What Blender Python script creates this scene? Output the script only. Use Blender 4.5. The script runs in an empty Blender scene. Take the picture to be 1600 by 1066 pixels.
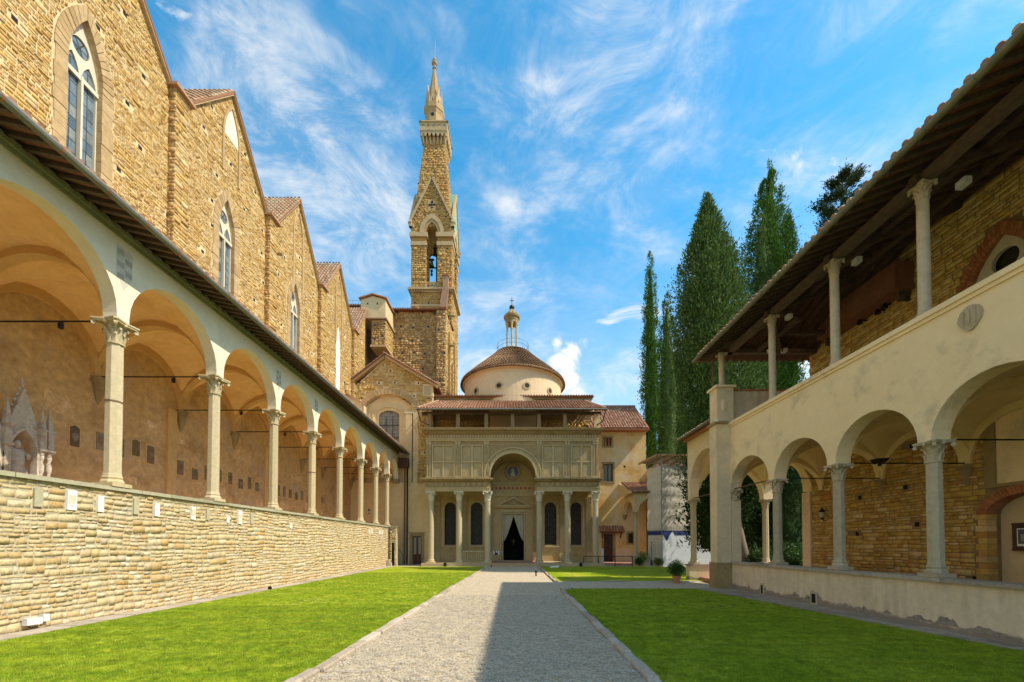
import bpy, bmesh, math, random
import numpy as np
from mathutils import Vector
from mathutils.geometry import tessellate_polygon
random.seed(7); RS = np.random.RandomState(11)
SC = bpy.context.scene
R = math.radians

# ------------------------------------------------------------------ camera
EYE = 2.2; PITCH = R(1.2); FPX = 622.2
cam = bpy.data.cameras.new('camera'); cam.lens = 14.0; cam.sensor_width = 36.0
cam.shift_y = 0.19; cam.clip_start = 0.1; cam.clip_end = 2000
camo = bpy.data.objects.new('camera', cam); SC.collection.objects.link(camo)
camo.location = (0, 0, EYE); camo.rotation_euler = (R(90) + PITCH, 0, 0)
SC.camera = camo

# ------------------------------------------------------------------ light
SLOPE = 1.18; AZ = R(12)          # sun stands over the right hand range, a little behind the camera
sx, sy, sz = 1.0, -math.tan(AZ), SLOPE
SUN_EL = math.atan2(sz, math.hypot(sx, sy))
sun = bpy.data.lights.new('sun', 'SUN'); sun.energy = 2.75; sun.angle = R(0.5); sun.color = (1.0, 0.90, 0.74)
suno = bpy.data.objects.new('sun', sun); SC.collection.objects.link(suno)
suno.rotation_euler = Vector((sx, sy, sz)).to_track_quat('Z', 'Y').to_euler()
suno.location = (30, -5, 40)
SC.cycles.max_bounces = 14; SC.cycles.diffuse_bounces = 9
SC.view_settings.view_transform = 'Standard'; SC.view_settings.look = 'None'
SC.view_settings.exposure = 1.14; SC.view_settings.gamma = 1.0; SC.view_settings.use_curve_mapping = False

def world():
    w = bpy.data.worlds.new('World'); SC.world = w; w.use_nodes = True
    nt = w.node_tree; N = nt.nodes; L = nt.links; N.clear()
    out = N.new('ShaderNodeOutputWorld'); bg = N.new('ShaderNodeBackground'); bg.inputs[1].default_value = 0.15
    sky = N.new('ShaderNodeTexSky'); sky.sky_type = 'NISHITA'; sky.sun_disc = False
    sky.sun_elevation = SUN_EL; sky.sun_rotation = R(90) + AZ
    sky.air_density = 1.0; sky.dust_density = 0.4; sky.ozone_density = 2.0
    hs = N.new('ShaderNodeHueSaturation'); hs.inputs['Saturation'].default_value = 1.38; hs.inputs['Value'].default_value = 0.86
    hs.inputs['Hue'].default_value = 0.479
    L.new(sky.outputs[0], hs.inputs['Color'])
    tc = N.new('ShaderNodeTexCoord')
    sep = N.new('ShaderNodeSeparateXYZ'); L.new(tc.outputs['Generated'], sep.inputs[0])
    def mth(op, a, b=None, c=None):
        m = N.new('ShaderNodeMath'); m.operation = op
        for i, v in enumerate((a, b, c)):
            if v is None: continue
            if isinstance(v, (int, float)): m.inputs[i].default_value = v
            else: L.new(v, m.inputs[i])
        return m.outputs[0]
    cb = N.new('ShaderNodeCombineXYZ')
    L.new(sep.outputs[0], cb.inputs[0]); L.new(sep.outputs[1], cb.inputs[1]); L.new(mth('MULTIPLY', sep.outputs[2], 1.7), cb.inputs[2])
    def noise(vec, scale, det, rough, dist=0.0, off=(0, 0, 0), scl=(1, 1, 1), rot=0.0):
        mp = N.new('ShaderNodeMapping'); mp.inputs['Location'].default_value = off
        mp.inputs['Scale'].default_value = scl; mp.inputs['Rotation'].default_value = (0, 0, rot)
        L.new(vec, mp.inputs[0])
        n = N.new('ShaderNodeTexNoise'); n.inputs['Scale'].default_value = scale; n.inputs['Detail'].default_value = det
        n.inputs['Roughness'].default_value = rough; n.inputs['Distortion'].default_value = dist
        L.new(mp.outputs[0], n.inputs['Vector']); return n.outputs[0]
    def sm(v, a, b):
        m = N.new('ShaderNodeMapRange'); m.interpolation_type = 'SMOOTHSTEP'
        m.inputs['From Min'].default_value = a; m.inputs['From Max'].default_value = b
        L.new(v, m.inputs['Value']); return m.outputs[0]
    # broad veils, wispy streaks inside them, a few firmer puffs
    veil = sm(noise(cb.outputs[0], 2.6, 5, 0.6, 0.5, CLOUD_OFF), 0.40, 0.64)
    wisp = sm(noise(cb.outputs[0], 7.0, 12, 0.70, 0.6, WISP_OFF, (1.0, 1.0, 1.25)), 0.36, 0.70)
    puff = sm(noise(cb.outputs[0], 6.0, 12, 0.62, 0.6, PUFF_OFF), 0.62, 0.76)
    haze = sm(sep.outputs[2], 0.68, 0.15)
    m1 = mth('MULTIPLY', veil, mth('ADD', mth('MULTIPLY', wisp, 0.62), 0.14))
    m1 = mth('ADD', m1, mth('MULTIPLY', wisp, 0.10))
    m1 = mth('MAXIMUM', m1, mth('MULTIPLY', puff, 0.9))
    # one cumulus tower low over the roofs
    cum = None
    for (dx, dz, r) in CUMULUS:
        v = Vector((dx, 1, dz)).normalized()
        vd = N.new('ShaderNodeVectorMath'); vd.operation = 'DISTANCE'; vd.inputs[1].default_value = v
        L.new(tc.outputs['Generated'], vd.inputs[0])
        s = mth('SUBTRACT', 1.0, mth('DIVIDE', vd.outputs['Value'], r))
        cum = s if cum is None else mth('MAXIMUM', cum, s)
    cn = noise(tc.outputs['Generated'], 17, 8, 0.6, 0.5)
    cumm = sm(mth('ADD', cum, mth('MULTIPLY', mth('SUBTRACT', cn, 0.5), 3.4)), -0.15, 0.9)
    m1 = mth('MAXIMUM', m1, mth('MULTIPLY', cumm, 0.92))
    m1 = mth('ADD', m1, mth('MULTIPLY', haze, 0.40))
    m1 = mth('MINIMUM', m1, 1.0)
    mix = N.new('ShaderNodeMix'); mix.data_type = 'RGBA'
    L.new(m1, mix.inputs[0]); L.new(hs.outputs[0], mix.inputs[6])
    mix.inputs[7].default_value = (3.2, 3.2, 3.12, 1)
    L.new(mix.outputs[2], bg.inputs[0]); L.new(bg.outputs[0], out.inputs[0])
CLOUD_OFF = (11, 7, 0); WISP_OFF = (2, 14, 0); PUFF_OFF = (6, 5, 0)
CUMULUS = [(0.135, 0.44, 0.035), (0.155, 0.49, 0.03), (0.115, 0.51, 0.016), (0.15, 0.41, 0.035), (0.165, 0.38, 0.03), (0.13, 0.40, 0.03)]
world()

# ------------------------------------------------------------------ materials
MATS = {}
def mat(name, cols, rough=0.85, var=0.25, nscale=1.2, bump=0.4, bscale=30, island=False, stain=None, sscale=0.5, samt=(0.5, 0.65),
        metal=0.0, streak=False, vor=None, bdist=0.02, transl=None, wear=None, spec=0.3, mow=False, inst=False, cell=None):
    m = bpy.data.materials.new(name); m.use_nodes = True; MATS[name] = m
    nt = m.node_tree; N = nt.nodes; L = nt.links
    b = N['Principled BSDF']; b.inputs['Roughness'].default_value = rough; b.inputs['Metallic'].default_value = metal
    b.inputs['Specular IOR Level'].default_value = spec
    geo = N.new('ShaderNodeNewGeometry'); pos = geo.outputs['Position']
    def nz(scale, det=4, scl=None, rough=0.6):
        n = N.new('ShaderNodeTexNoise'); n.inputs['Scale'].default_value = scale; n.inputs['Detail'].default_value = det
        n.inputs['Roughness'].default_value = rough
        if scl:
            mp = N.new('ShaderNodeMapping'); mp.inputs['Scale'].default_value = scl; L.new(pos, mp.inputs[0]); L.new(mp.outputs[0], n.inputs['Vector'])
        else: L.new(pos, n.inputs['Vector'])
        return n.outputs[0]
    def ramp(fac, stops):
        r = N.new('ShaderNodeValToRGB'); e = r.color_ramp.elements
        while len(e) < len(stops): e.new(0.5)
        for i, (p, c) in enumerate(stops):
            e[i].position = p; e[i].color = (c[0], c[1], c[2], 1) if not isinstance(c, (int, float)) else (c, c, c, 1)
        L.new(fac, r.inputs[0]); return r.outputs[0]
    def mixc(fac, a, c, mode='MIX'):
        x = N.new('ShaderNodeMix'); x.data_type = 'RGBA'; x.blend_type = mode
        for s, v in ((0, fac), (6, a), (7, c)):
            if isinstance(v, (int, float)): x.inputs[s].default_value = v
            elif isinstance(v, tuple): x.inputs[s].default_value = (v[0], v[1], v[2], 1)
            else: L.new(v, x.inputs[s])
        return x.outputs[2]
    if isinstance(cols, tuple): cols = [cols]
    if island:
        oi = N.new('ShaderNodeObjectInfo'); a = N.new('ShaderNodeMath'); a.operation = 'ADD'
        L.new(geo.outputs['Random Per Island'], a.inputs[0]); L.new(oi.outputs['Random'], a.inputs[1])
        fr = N.new('ShaderNodeMath'); fr.operation = 'FRACT'; L.new(a.outputs[0], fr.inputs[0]); fac = fr.outputs[0]
        n = len(cols); col = ramp(fac, [(i / max(1, n - 1), c) for i, c in enumerate(cols)])
    elif len(cols) > 1:
        n = len(cols); col = ramp(nz(nscale, 6), [(0.32 + 0.36 * i / (n - 1), c) for i, c in enumerate(cols)])
    else:
        col = cols[0]
    col = mixc(1.0, col, ramp(nz(nscale * 4.3, 5, None, 0.65), [(0.25, 1 - var), (0.75, 1 + var)]), 'MULTIPLY')
    if streak:
        s = nz(3.0, 4, (1.6, 1.6, 0.16)); col = mixc(1.0, col, ramp(s, [(0.3, 0.86), (0.6, 1.04)]), 'MULTIPLY')
    if cell:
        vc = N.new('ShaderNodeTexVoronoi'); vc.inputs['Scale'].default_value = cell; L.new(pos, vc.inputs['Vector']); sc_ = N.new('ShaderNodeSeparateColor'); L.new(vc.outputs['Color'], sc_.inputs[0])
        col = mixc(1.0, col, ramp(sc_.outputs[0], [(0.0, (.50, .48, .46)), (0.5, (1.0, 1.0, 1.0)), (1.0, (1.38, 1.36, 1.34))]), 'MULTIPLY')
    if inst:
        oi2 = N.new('ShaderNodeObjectInfo'); col = mixc(1.0, col, ramp(oi2.outputs['Random'], [(0.0, .72), (1.0, 1.28)]), 'MULTIPLY')
    if mow:
        s = nz(1.0, 5, (.35, 2.2, 1), .6); col = mixc(1.0, col, ramp(s, [(0.36, (.84, .90, .85)), (0.62, (1.18, 1.08, 1.2))]), 'MULTIPLY')
        s = nz(2.6, 6, (1, 1, 1), .7); col = mixc(1.0, col, ramp(s, [(0.35, (.88, .92, .9)), (0.65, (1.12, 1.05, 1.0))]), 'MULTIPLY')
    if stain is not None:
        s = ramp(nz(sscale, 8, None, 0.68), [(samt[0], 0.0), (samt[1], 1.0)]); col = mixc(s, col, stain)
    if wear is not None:                     # worn, darker foot of a wall: (height, colour)
        sp = N.new('ShaderNodeSeparateXYZ'); L.new(pos, sp.inputs[0])
        ad = N.new('ShaderNodeMath'); ad.operation = 'MULTIPLY_ADD'; L.new(nz(1.6, 7, None, 0.7), ad.inputs[0]); ad.inputs[1].default_value = wear[2]; L.new(sp.outputs[2], ad.inputs[2])
        s = ramp(ad.outputs[0], [(0.0, 1.0), (1.0, 0.0)])
        mr = N.new('ShaderNodeMapRange'); L.new(ad.outputs[0], mr.inputs[0]); mr.inputs[1].default_value = wear[0] - 0.04; mr.inputs[2].default_value = wear[0] + 0.04
        mr.inputs[3].default_value = 1; mr.inputs[4].default_value = 0
        col = mixc(mr.outputs[0], col, wear[1])
    if isinstance(col, tuple): b.inputs['Base Color'].default_value = (*col, 1)
    else: L.new(col, b.inputs['Base Color'])
    if bump:
        h = nz(bscale, 6, None, 0.65)
        if vor:
            v = N.new('ShaderNodeTexVoronoi'); v.inputs['Scale'].default_value = vor; L.new(pos, v.inputs['Vector'])
            a = N.new('ShaderNodeMath'); a.operation = 'ADD'; L.new(h, a.inputs[0]); L.new(v.outputs[0], a.inputs[1]); h = a.outputs[0]
        bp = N.new('ShaderNodeBump'); bp.inputs['Strength'].default_value = bump; bp.inputs['Distance'].default_value = bdist
        L.new(h, bp.inputs['Height']); L.new(bp.outputs[0], b.inputs['Normal'])
    if transl:
        t = N.new('ShaderNodeBsdfTranslucent'); mx = N.new('ShaderNodeMixShader'); mx.inputs[0].default_value = transl
        if isinstance(col, tuple): t.inputs[0].default_value = (*col, 1)
        else: L.new(col, t.inputs[0])
        L.new(b.outputs[0], mx.inputs[1]); L.new(t.outputs[0], mx.inputs[2]); L.new(mx.outputs[0], N['Material Output'].inputs[0])
    return m

GOLD = [(.50, .34, .15), (.56, .43, .23), (.54, .39, .18), (.44, .28, .10), (.60, .49, .30), (.55, .41, .20), (.48, .41, .29), (.54, .35, .12), (.66, .57, .41), (.52, .38, .18), (.58, .46, .26), (.57, .44, .24)]
mat('rubble', GOLD, island=True, bump=.8, bscale=22, nscale=4, var=.34)
mat('rubble_high', [(.44, .25, .065), (.54, .35, .11), (.49, .30, .08), (.35, .19, .05), (.62, .47, .23), (.51, .32, .09), (.46, .32, .15), (.40, .23, .055), (.56, .38, .14)], island=True, bump=.6, bscale=20, nscale=3, var=.3)
mat('mortar', [(.42, .35, .23), (.50, .42, .29)], bump=.6, bscale=40)
mat('mortar_high', [(.60, .45, .23), (.68, .53, .31)], bump=.6, bscale=40)
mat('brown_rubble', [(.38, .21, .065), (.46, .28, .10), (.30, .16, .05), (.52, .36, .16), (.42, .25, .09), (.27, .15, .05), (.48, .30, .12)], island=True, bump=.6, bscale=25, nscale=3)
mat('brown_mortar', [(.30, .20, .10), (.24, .15, .075)], bump=.6)
mat('tower_stone', [(.38, .20, .05), (.47, .27, .075), (.30, .145, .035), (.52, .34, .12), (.42, .23, .06)], island=True, bump=.5, bscale=12, nscale=2)
mat('tower_mortar', [(.44, .27, .10), (.36, .21, .07)], bump=.5)
mat('inner_brick', [(.50, .32, .07), (.58, .38, .10), (.38, .24, .05), (.66, .48, .22), (.53, .34, .08), (.44, .23, .06)], island=True, bump=.5, bscale=30)
mat('hole_dark', (.02, .013, .008), bump=0)
mat('cream_plaster', [(.66, .58, .40), (.72, .64, .46)], nscale=.8, var=.06, bump=.15, bscale=12, stain=(.47, .42, .31), sscale=.9, samt=(.56, .74))
mat('white_plaster', [(.68, .62, .46), (.74, .67, .50)], nscale=.7, var=.07, bump=.15, bscale=12, streak=False, stain=(.56, .50, .38), sscale=.8, samt=(.55, .8))
mat('gallery_plaster', [(.86, .66, .38), (.88, .70, .42)], nscale=.7, var=.05, bump=.12, bscale=12, stain=(.56, .45, .29), sscale=.5, samt=(.52, .66))
mat('parapet_plaster', [(.68, .54, .35), (.74, .60, .41)], nscale=1.1, var=.12, bump=.2, bscale=12, streak=True, wear=(.50, (.30, .24, .18), .6))
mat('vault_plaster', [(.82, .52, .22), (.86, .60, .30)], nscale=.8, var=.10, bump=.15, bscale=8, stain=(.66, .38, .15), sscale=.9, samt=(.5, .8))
mat('vault_cream', [(.74, .58, .27), (.78, .64, .33)], nscale=.8, var=.07, bump=.1, stain=(.5, .4, .22), sscale=.7, samt=(.55, .8))
mat('rib_plaster', [(.58, .35, .13), (.64, .42, .18)], var=.12, bump=.15)
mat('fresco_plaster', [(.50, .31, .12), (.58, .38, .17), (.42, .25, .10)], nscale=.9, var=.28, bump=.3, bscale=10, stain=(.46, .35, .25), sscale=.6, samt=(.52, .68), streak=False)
mat('ochre_plaster', [(.60, .34, .09), (.72, .50, .22), (.66, .40, .13)], nscale=.45, var=.16, bump=.2, bscale=8, stain=(.66, .55, .38), sscale=.42, samt=(.47, .66))
mat('warm_plaster', [(.62, .46, .24), (.68, .53, .30)], nscale=.6, var=.10, bump=.15, bscale=8, stain=(.52, .38, .2), sscale=.5, samt=(.52, .75))
mat('drum_plaster', [(.70, .52, .31), (.76, .58, .36)], nscale=.5, var=.06, bump=.1, bscale=8, stain=(.62, .45, .27), sscale=.5, samt=(.5, .8))
mat('tower_trim', [(.44, .31, .15), (.52, .38, .20), (.38, .27, .13)], nscale=1.4, var=.15, bump=.25)
mat('cap_tile', [(.34, .19, .11), (.42, .26, .16)], nscale=3, var=.2, bump=.3)
mat('porch_stone', [(.42, .30, .14), (.48, .35, .17), (.36, .26, .12)], nscale=.8, var=.12, bump=.15)
mat('serena', [(.27, .19, .085), (.34, .245, .115), (.22, .155, .07)], nscale=.9, var=.16, bump=.25, bscale=18)
mat('serena_pale', [(.43, .33, .17), (.50, .39, .215)], nscale=.9, var=.12, bump=.2, bscale=18)
mat('panel_stone', [(.44, .30, .11), (.36, .27, .14), (.50, .36, .14)], nscale=1.6, var=.18, bump=.2, bscale=15, stain=(.38, .30, .17), sscale=1.3, samt=(.48, .54))
mat('column_stone', [(.50, .41, .25), (.56, .46, .29), (.45, .37, .22), (.53, .42, .24)], island=True, nscale=1.8, var=.16, bump=.25, bscale=20)
mat('grey_column', [(.46, .37, .24), (.52, .43, .28), (.42, .34, .22)], island=True, nscale=1.8, var=.16, bump=.25, bscale=20)
mat('coping', [(.36, .34, .22), (.42, .38, .26), (.30, .28, .17)], nscale=2, var=.2, bump=.5, bscale=15, island=True)
mat('green_stone', [(.20, .21, .12), (.28, .27, .16)], nscale=2, var=.2, bump=.3)
mat('marble', [(.78, .76, .70), (.84, .82, .76)], nscale=3, var=.06, bump=.1, rough=.6)
mat('tomb_marble', [(.42, .36, .27), (.52, .46, .36), (.36, .27, .19)], nscale=2.5, var=.2, bump=.25)
mat('plaque_dark', [(.13, .095, .06), (.22, .15, .08), (.28, .22, .15)], island=True, var=.3, bump=.5, bscale=25)
mat('terracotta', [(.36, .16, .085), (.44, .24, .14), (.30, .13, .075), (.50, .34, .23), (.34, .19, .12), (.40, .20, .11)], island=True, bump=.4, bscale=25, nscale=3, var=.25, stain=(.33, .30, .22), sscale=1.4, samt=(.6, .7))
mat('dome_tile', [(.17, .09, .045), (.23, .13, .06), (.13, .07, .035), (.27, .17, .09)], island=True, bump=.4, bscale=25)
mat('pianelle', [(.24, .09, .05), (.30, .13, .07), (.18, .07, .045)], island=True, bump=.2)
mat('dark_wood', [(.085, .055, .04), (.12, .08, .055), (.065, .045, .033)], nscale=2, var=.3, bump=.4, bscale=30, rough=.75)
mat('red_wood', [(.20, .085, .05), (.26, .115, .07)], nscale=2, var=.2, bump=.2, rough=.6)
mat('beam_wood', [(.12, .08, .06), (.16, .11, .085)], nscale=2, var=.3, bump=.4, bscale=30, rough=.75)
mat('brick_red', [(.40, .15, .06), (.48, .21, .09), (.34, .12, .05), (.44, .18, .08)], island=True, bump=.4, bscale=30)
mat('ring_stone', [(.40, .27, .12), (.48, .34, .17), (.36, .23, .10)], island=True, bump=.4, bscale=20)
mat('gutter_metal', [(.17, .16, .12), (.22, .21, .17)], var=.2, bump=.1, rough=.5, metal=.5)
mat('gutter_copper', [(.16, .15, .09), (.22, .20, .12)], var=.25, bump=.1, rough=.55, metal=.35)
mat('copper_band', (.34, .15, .07), rough=.5, metal=.5, bump=0)
mat('verdigris', [(.16, .34, .27), (.24, .42, .33)], var=.15, bump=.1, rough=.7)
mat('iron', (.018, .016, .015), rough=.55, metal=.3, bump=0)
mat('rust_iron', (.16, .09, .05), rough=.7, bump=0)
mat('railing_blue', (.16, .26, .32), rough=.5, bump=0)
mat('bronze_green', [(.06, .12, .075), (.09, .17, .10)], rough=.5, metal=.4, bump=.1)
mat('bronze_dark', (.03, .028, .022), rough=.45, metal=.5, bump=0)
mat('glass_blue', [(.10, .15, .19), (.19, .25, .28), (.06, .09, .12), (.24, .26, .24), (.13, .18, .22)], island=True, rough=.28, bump=.15, bscale=14, var=.35, spec=.6)
mat('glass_grey', [(.20, .20, .17), (.26, .26, .22), (.16, .16, .14)], island=True, rough=.3, bump=.1, bscale=14, var=.2, spec=.6)
mat('glass_dark', [(.03, .026, .02), (.05, .044, .034), (.02, .017, .013)], island=True, rough=.5, bump=.1, var=.3, spec=.2)
mat('lead', (.05, .05, .048), rough=.6, metal=.2, bump=0)
mat('tracery_stone', [(.58, .52, .38), (.64, .58, .44)], var=.08, bump=.15)
mat('curtain', [(.40, .36, .26), (.46, .41, .30)], var=.08, bump=.1, rough=.9)
mat('interior_dark', (.015, .012, .01), bump=0)
mat('ceramic_blue', (.05, .10, .24), rough=.35, bump=0)
mat('ceramic_white', (.62, .58, .48), rough=.4, bump=.1)
mat('ceramic_red', (.38, .10, .05), rough=.6, bump=.2)
mat('soil', [(.12, .085, .05), (.16, .11, .07)], bump=.5)
mat('far_ground', [(.10, .12, .05), (.15, .14, .08)], nscale=.3, bump=.3)
mat('lawn', [(.19, .27, .008), (.26, .33, .014), (.36, .38, .05)], mow=True, nscale=.55, var=.2, bump=.6, bscale=120, bdist=.03, rough=.9, spec=.1)
mat('grass_blade', [(.20, .32, .006), (.30, .43, .012), (.48, .55, .08), (.20, .35, .008), (.40, .44, .05)], mow=True, inst=True, island=True, nscale=.55, var=.22, bump=0, transl=.35, rough=.6, spec=.2)
mat('gravel', [(.47, .38, .26), (.55, .46, .32), (.41, .33, .22)], cell=36, nscale=60, var=.5, bump=.7, bscale=160, vor=170, bdist=.01, stain=(.56, .40, .20), sscale=.45, samt=(.60, .78))
mat('pebble', [(.42, .37, .30), (.56, .51, .43), (.30, .26, .21), (.50, .41, .29), (.64, .60, .52)], island=True, bump=0)
mat('paving', [(.38, .32, .24), (.46, .39, .30), (.33, .28, .21), (.50, .43, .34)], island=True, nscale=2.4, var=.3, bump=.6, bscale=18)
mat('paving_dark', [(.30, .24, .17), (.38, .31, .22), (.25, .20, .14), (.40, .33, .24)], island=True, nscale=2.4, var=.35, bump=.7, bscale=16, stain=(.42, .38, .32), sscale=3, samt=(.58, .66))
mat('kerb', [(.42, .35, .26), (.52, .44, .34), (.34, .28, .21), (.46, .37, .27)], island=True, nscale=4, var=.3, bump=.7, bscale=18)
mat('pink_floor', [(.42, .20, .14), (.48, .25, .18)], bump=.2)
mat('bark', [(.16, .11, .07), (.22, .16, .11), (.12, .08, .05)], nscale=6, var=.3, bump=.8, bscale=14)
mat('cypress_leaf', [(.035, .075, .014), (.065, .125, .024), (.10, .17, .035), (.15, .21, .055), (.05, .10, .02)], island=True, nscale=.8, var=.35, bump=0, transl=.22, rough=.75, spec=.15)
mat('cypress_bright', [(.035, .09, .010), (.065, .15, .016), (.10, .19, .024), (.055, .12, .014)], island=True, nscale=.8, var=.35, bump=0, transl=.2, rough=.75, spec=.15)
mat('pine_leaf', [(.015, .035, .010), (.03, .055, .014), (.05, .075, .02), (.07, .085, .03)], island=True, nscale=.8, var=.3, bump=0, transl=.15, rough=.7)
mat('shrub_leaf', [(.035, .09, .015), (.06, .14, .02), (.09, .18, .03)], island=True, nscale=2, var=.3, bump=0, transl=.3, rough=.6)
mat('yellow_leaf', [(.14, .18, .03), (.20, .22, .04), (.10, .15, .03)], island=True, nscale=2, var=.3, bump=0, transl=.3, rough=.6)
mat('room_shade', (.010, .018, .006), bump=0)
mat('dead_leaf', (.13, .07, .03), bump=0)
mat('terracotta_pot', [(.42, .17, .08), (.48, .22, .11)], bump=.2, var=.15)
mat('netting', [(.66, .61, .50), (.74, .69, .58)], nscale=1.2, var=.12, bump=.5, bscale=4, bdist=.08, transl=.25, rough=.9)
mat('hoarding', [(.66, .69, .72), (.70, .73, .76)], var=.05, bump=0, rough=.6)
mat('hoarding_blue', (.035, .06, .20), bump=0, rough=.5)
mat('print_cream', (.62, .58, .48), bump=0, rough=.6)
mat('print_grey', (.30, .29, .27), bump=0, rough=.6)
mat('print_dark', (.10, .10, .11), bump=0, rough=.6)
mat('sheet_metal', [(.34, .38, .40), (.42, .46, .48)], var=.15, bump=.1, rough=.45, metal=.4)
mat('orange_wood', (.46, .24, .08), bump=.2)
mat('steel_tube', (.30, .31, .32), rough=.4, metal=.7, bump=0)
mat('white_metal', (.66, .66, .64), rough=.5, bump=0)
mat('door_wood', [(.06, .025, .018), (.085, .035, .022)], var=.2, bump=.3, rough=.5)
mat('lamp_glass', (.45, .42, .34), rough=.2, bump=0)
mat('skin', (.45, .27, .19), bump=0, rough=.6)
mat('cloth_blue', (.03, .10, .32), bump=.1)
mat('cloth_dark', (.03, .03, .035), bump=.1)
mat('hair', (.04, .025, .015), bump=.1)

# ------------------------------------------------------------------ mesh building
WL = {}
def thing(name, label, cat, loc=(0, 0, 0), group=None):
    o = bpy.data.objects.new(name, None); SC.collection.objects.link(o); o.location = loc; o.empty_display_size = .3
    o['label'] = label; o['category'] = cat
    if group: o['group'] = group
    WL[o.name] = Vector(loc); return o
def tag(o, label, cat, group=None):
    o['label'] = label; o['category'] = cat
    if group: o['group'] = group
    return o
def link(name, me, parent, world_loc, rot=None, scale=None):
    o = bpy.data.objects.new(name, me); SC.collection.objects.link(o)
    wl = Vector(world_loc)
    if parent is not None:
        o.parent = parent; o.location = wl - WL[parent.name]
    else: o.location = wl
    if rot: o.rotation_euler = rot
    if scale: o.scale = scale
    WL[o.name] = wl; return o
def npmesh(name, V, F, m, smooth=False):
    """V (n,3) F (k,q) arrays -> mesh"""
    me = bpy.data.meshes.new(name); V = np.asarray(V, dtype=np.float32); F = np.asarray(F, dtype=np.int32)
    me.vertices.add(len(V)); me.vertices.foreach_set('co', V.ravel())
    q = F.shape[1]; me.loops.add(F.size); me.loops.foreach_set('vertex_index', F.ravel())
    me.polygons.add(len(F)); me.polygons.foreach_set('loop_start', np.arange(len(F), dtype=np.int32) * q)
    me.polygons.foreach_set('loop_total', np.full(len(F), q, dtype=np.int32))
    if smooth: me.polygons.foreach_set('use_smooth', np.ones(len(F), dtype=bool))
    me.materials.append(MATS[m]); me.update(); me.validate(); return me

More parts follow.
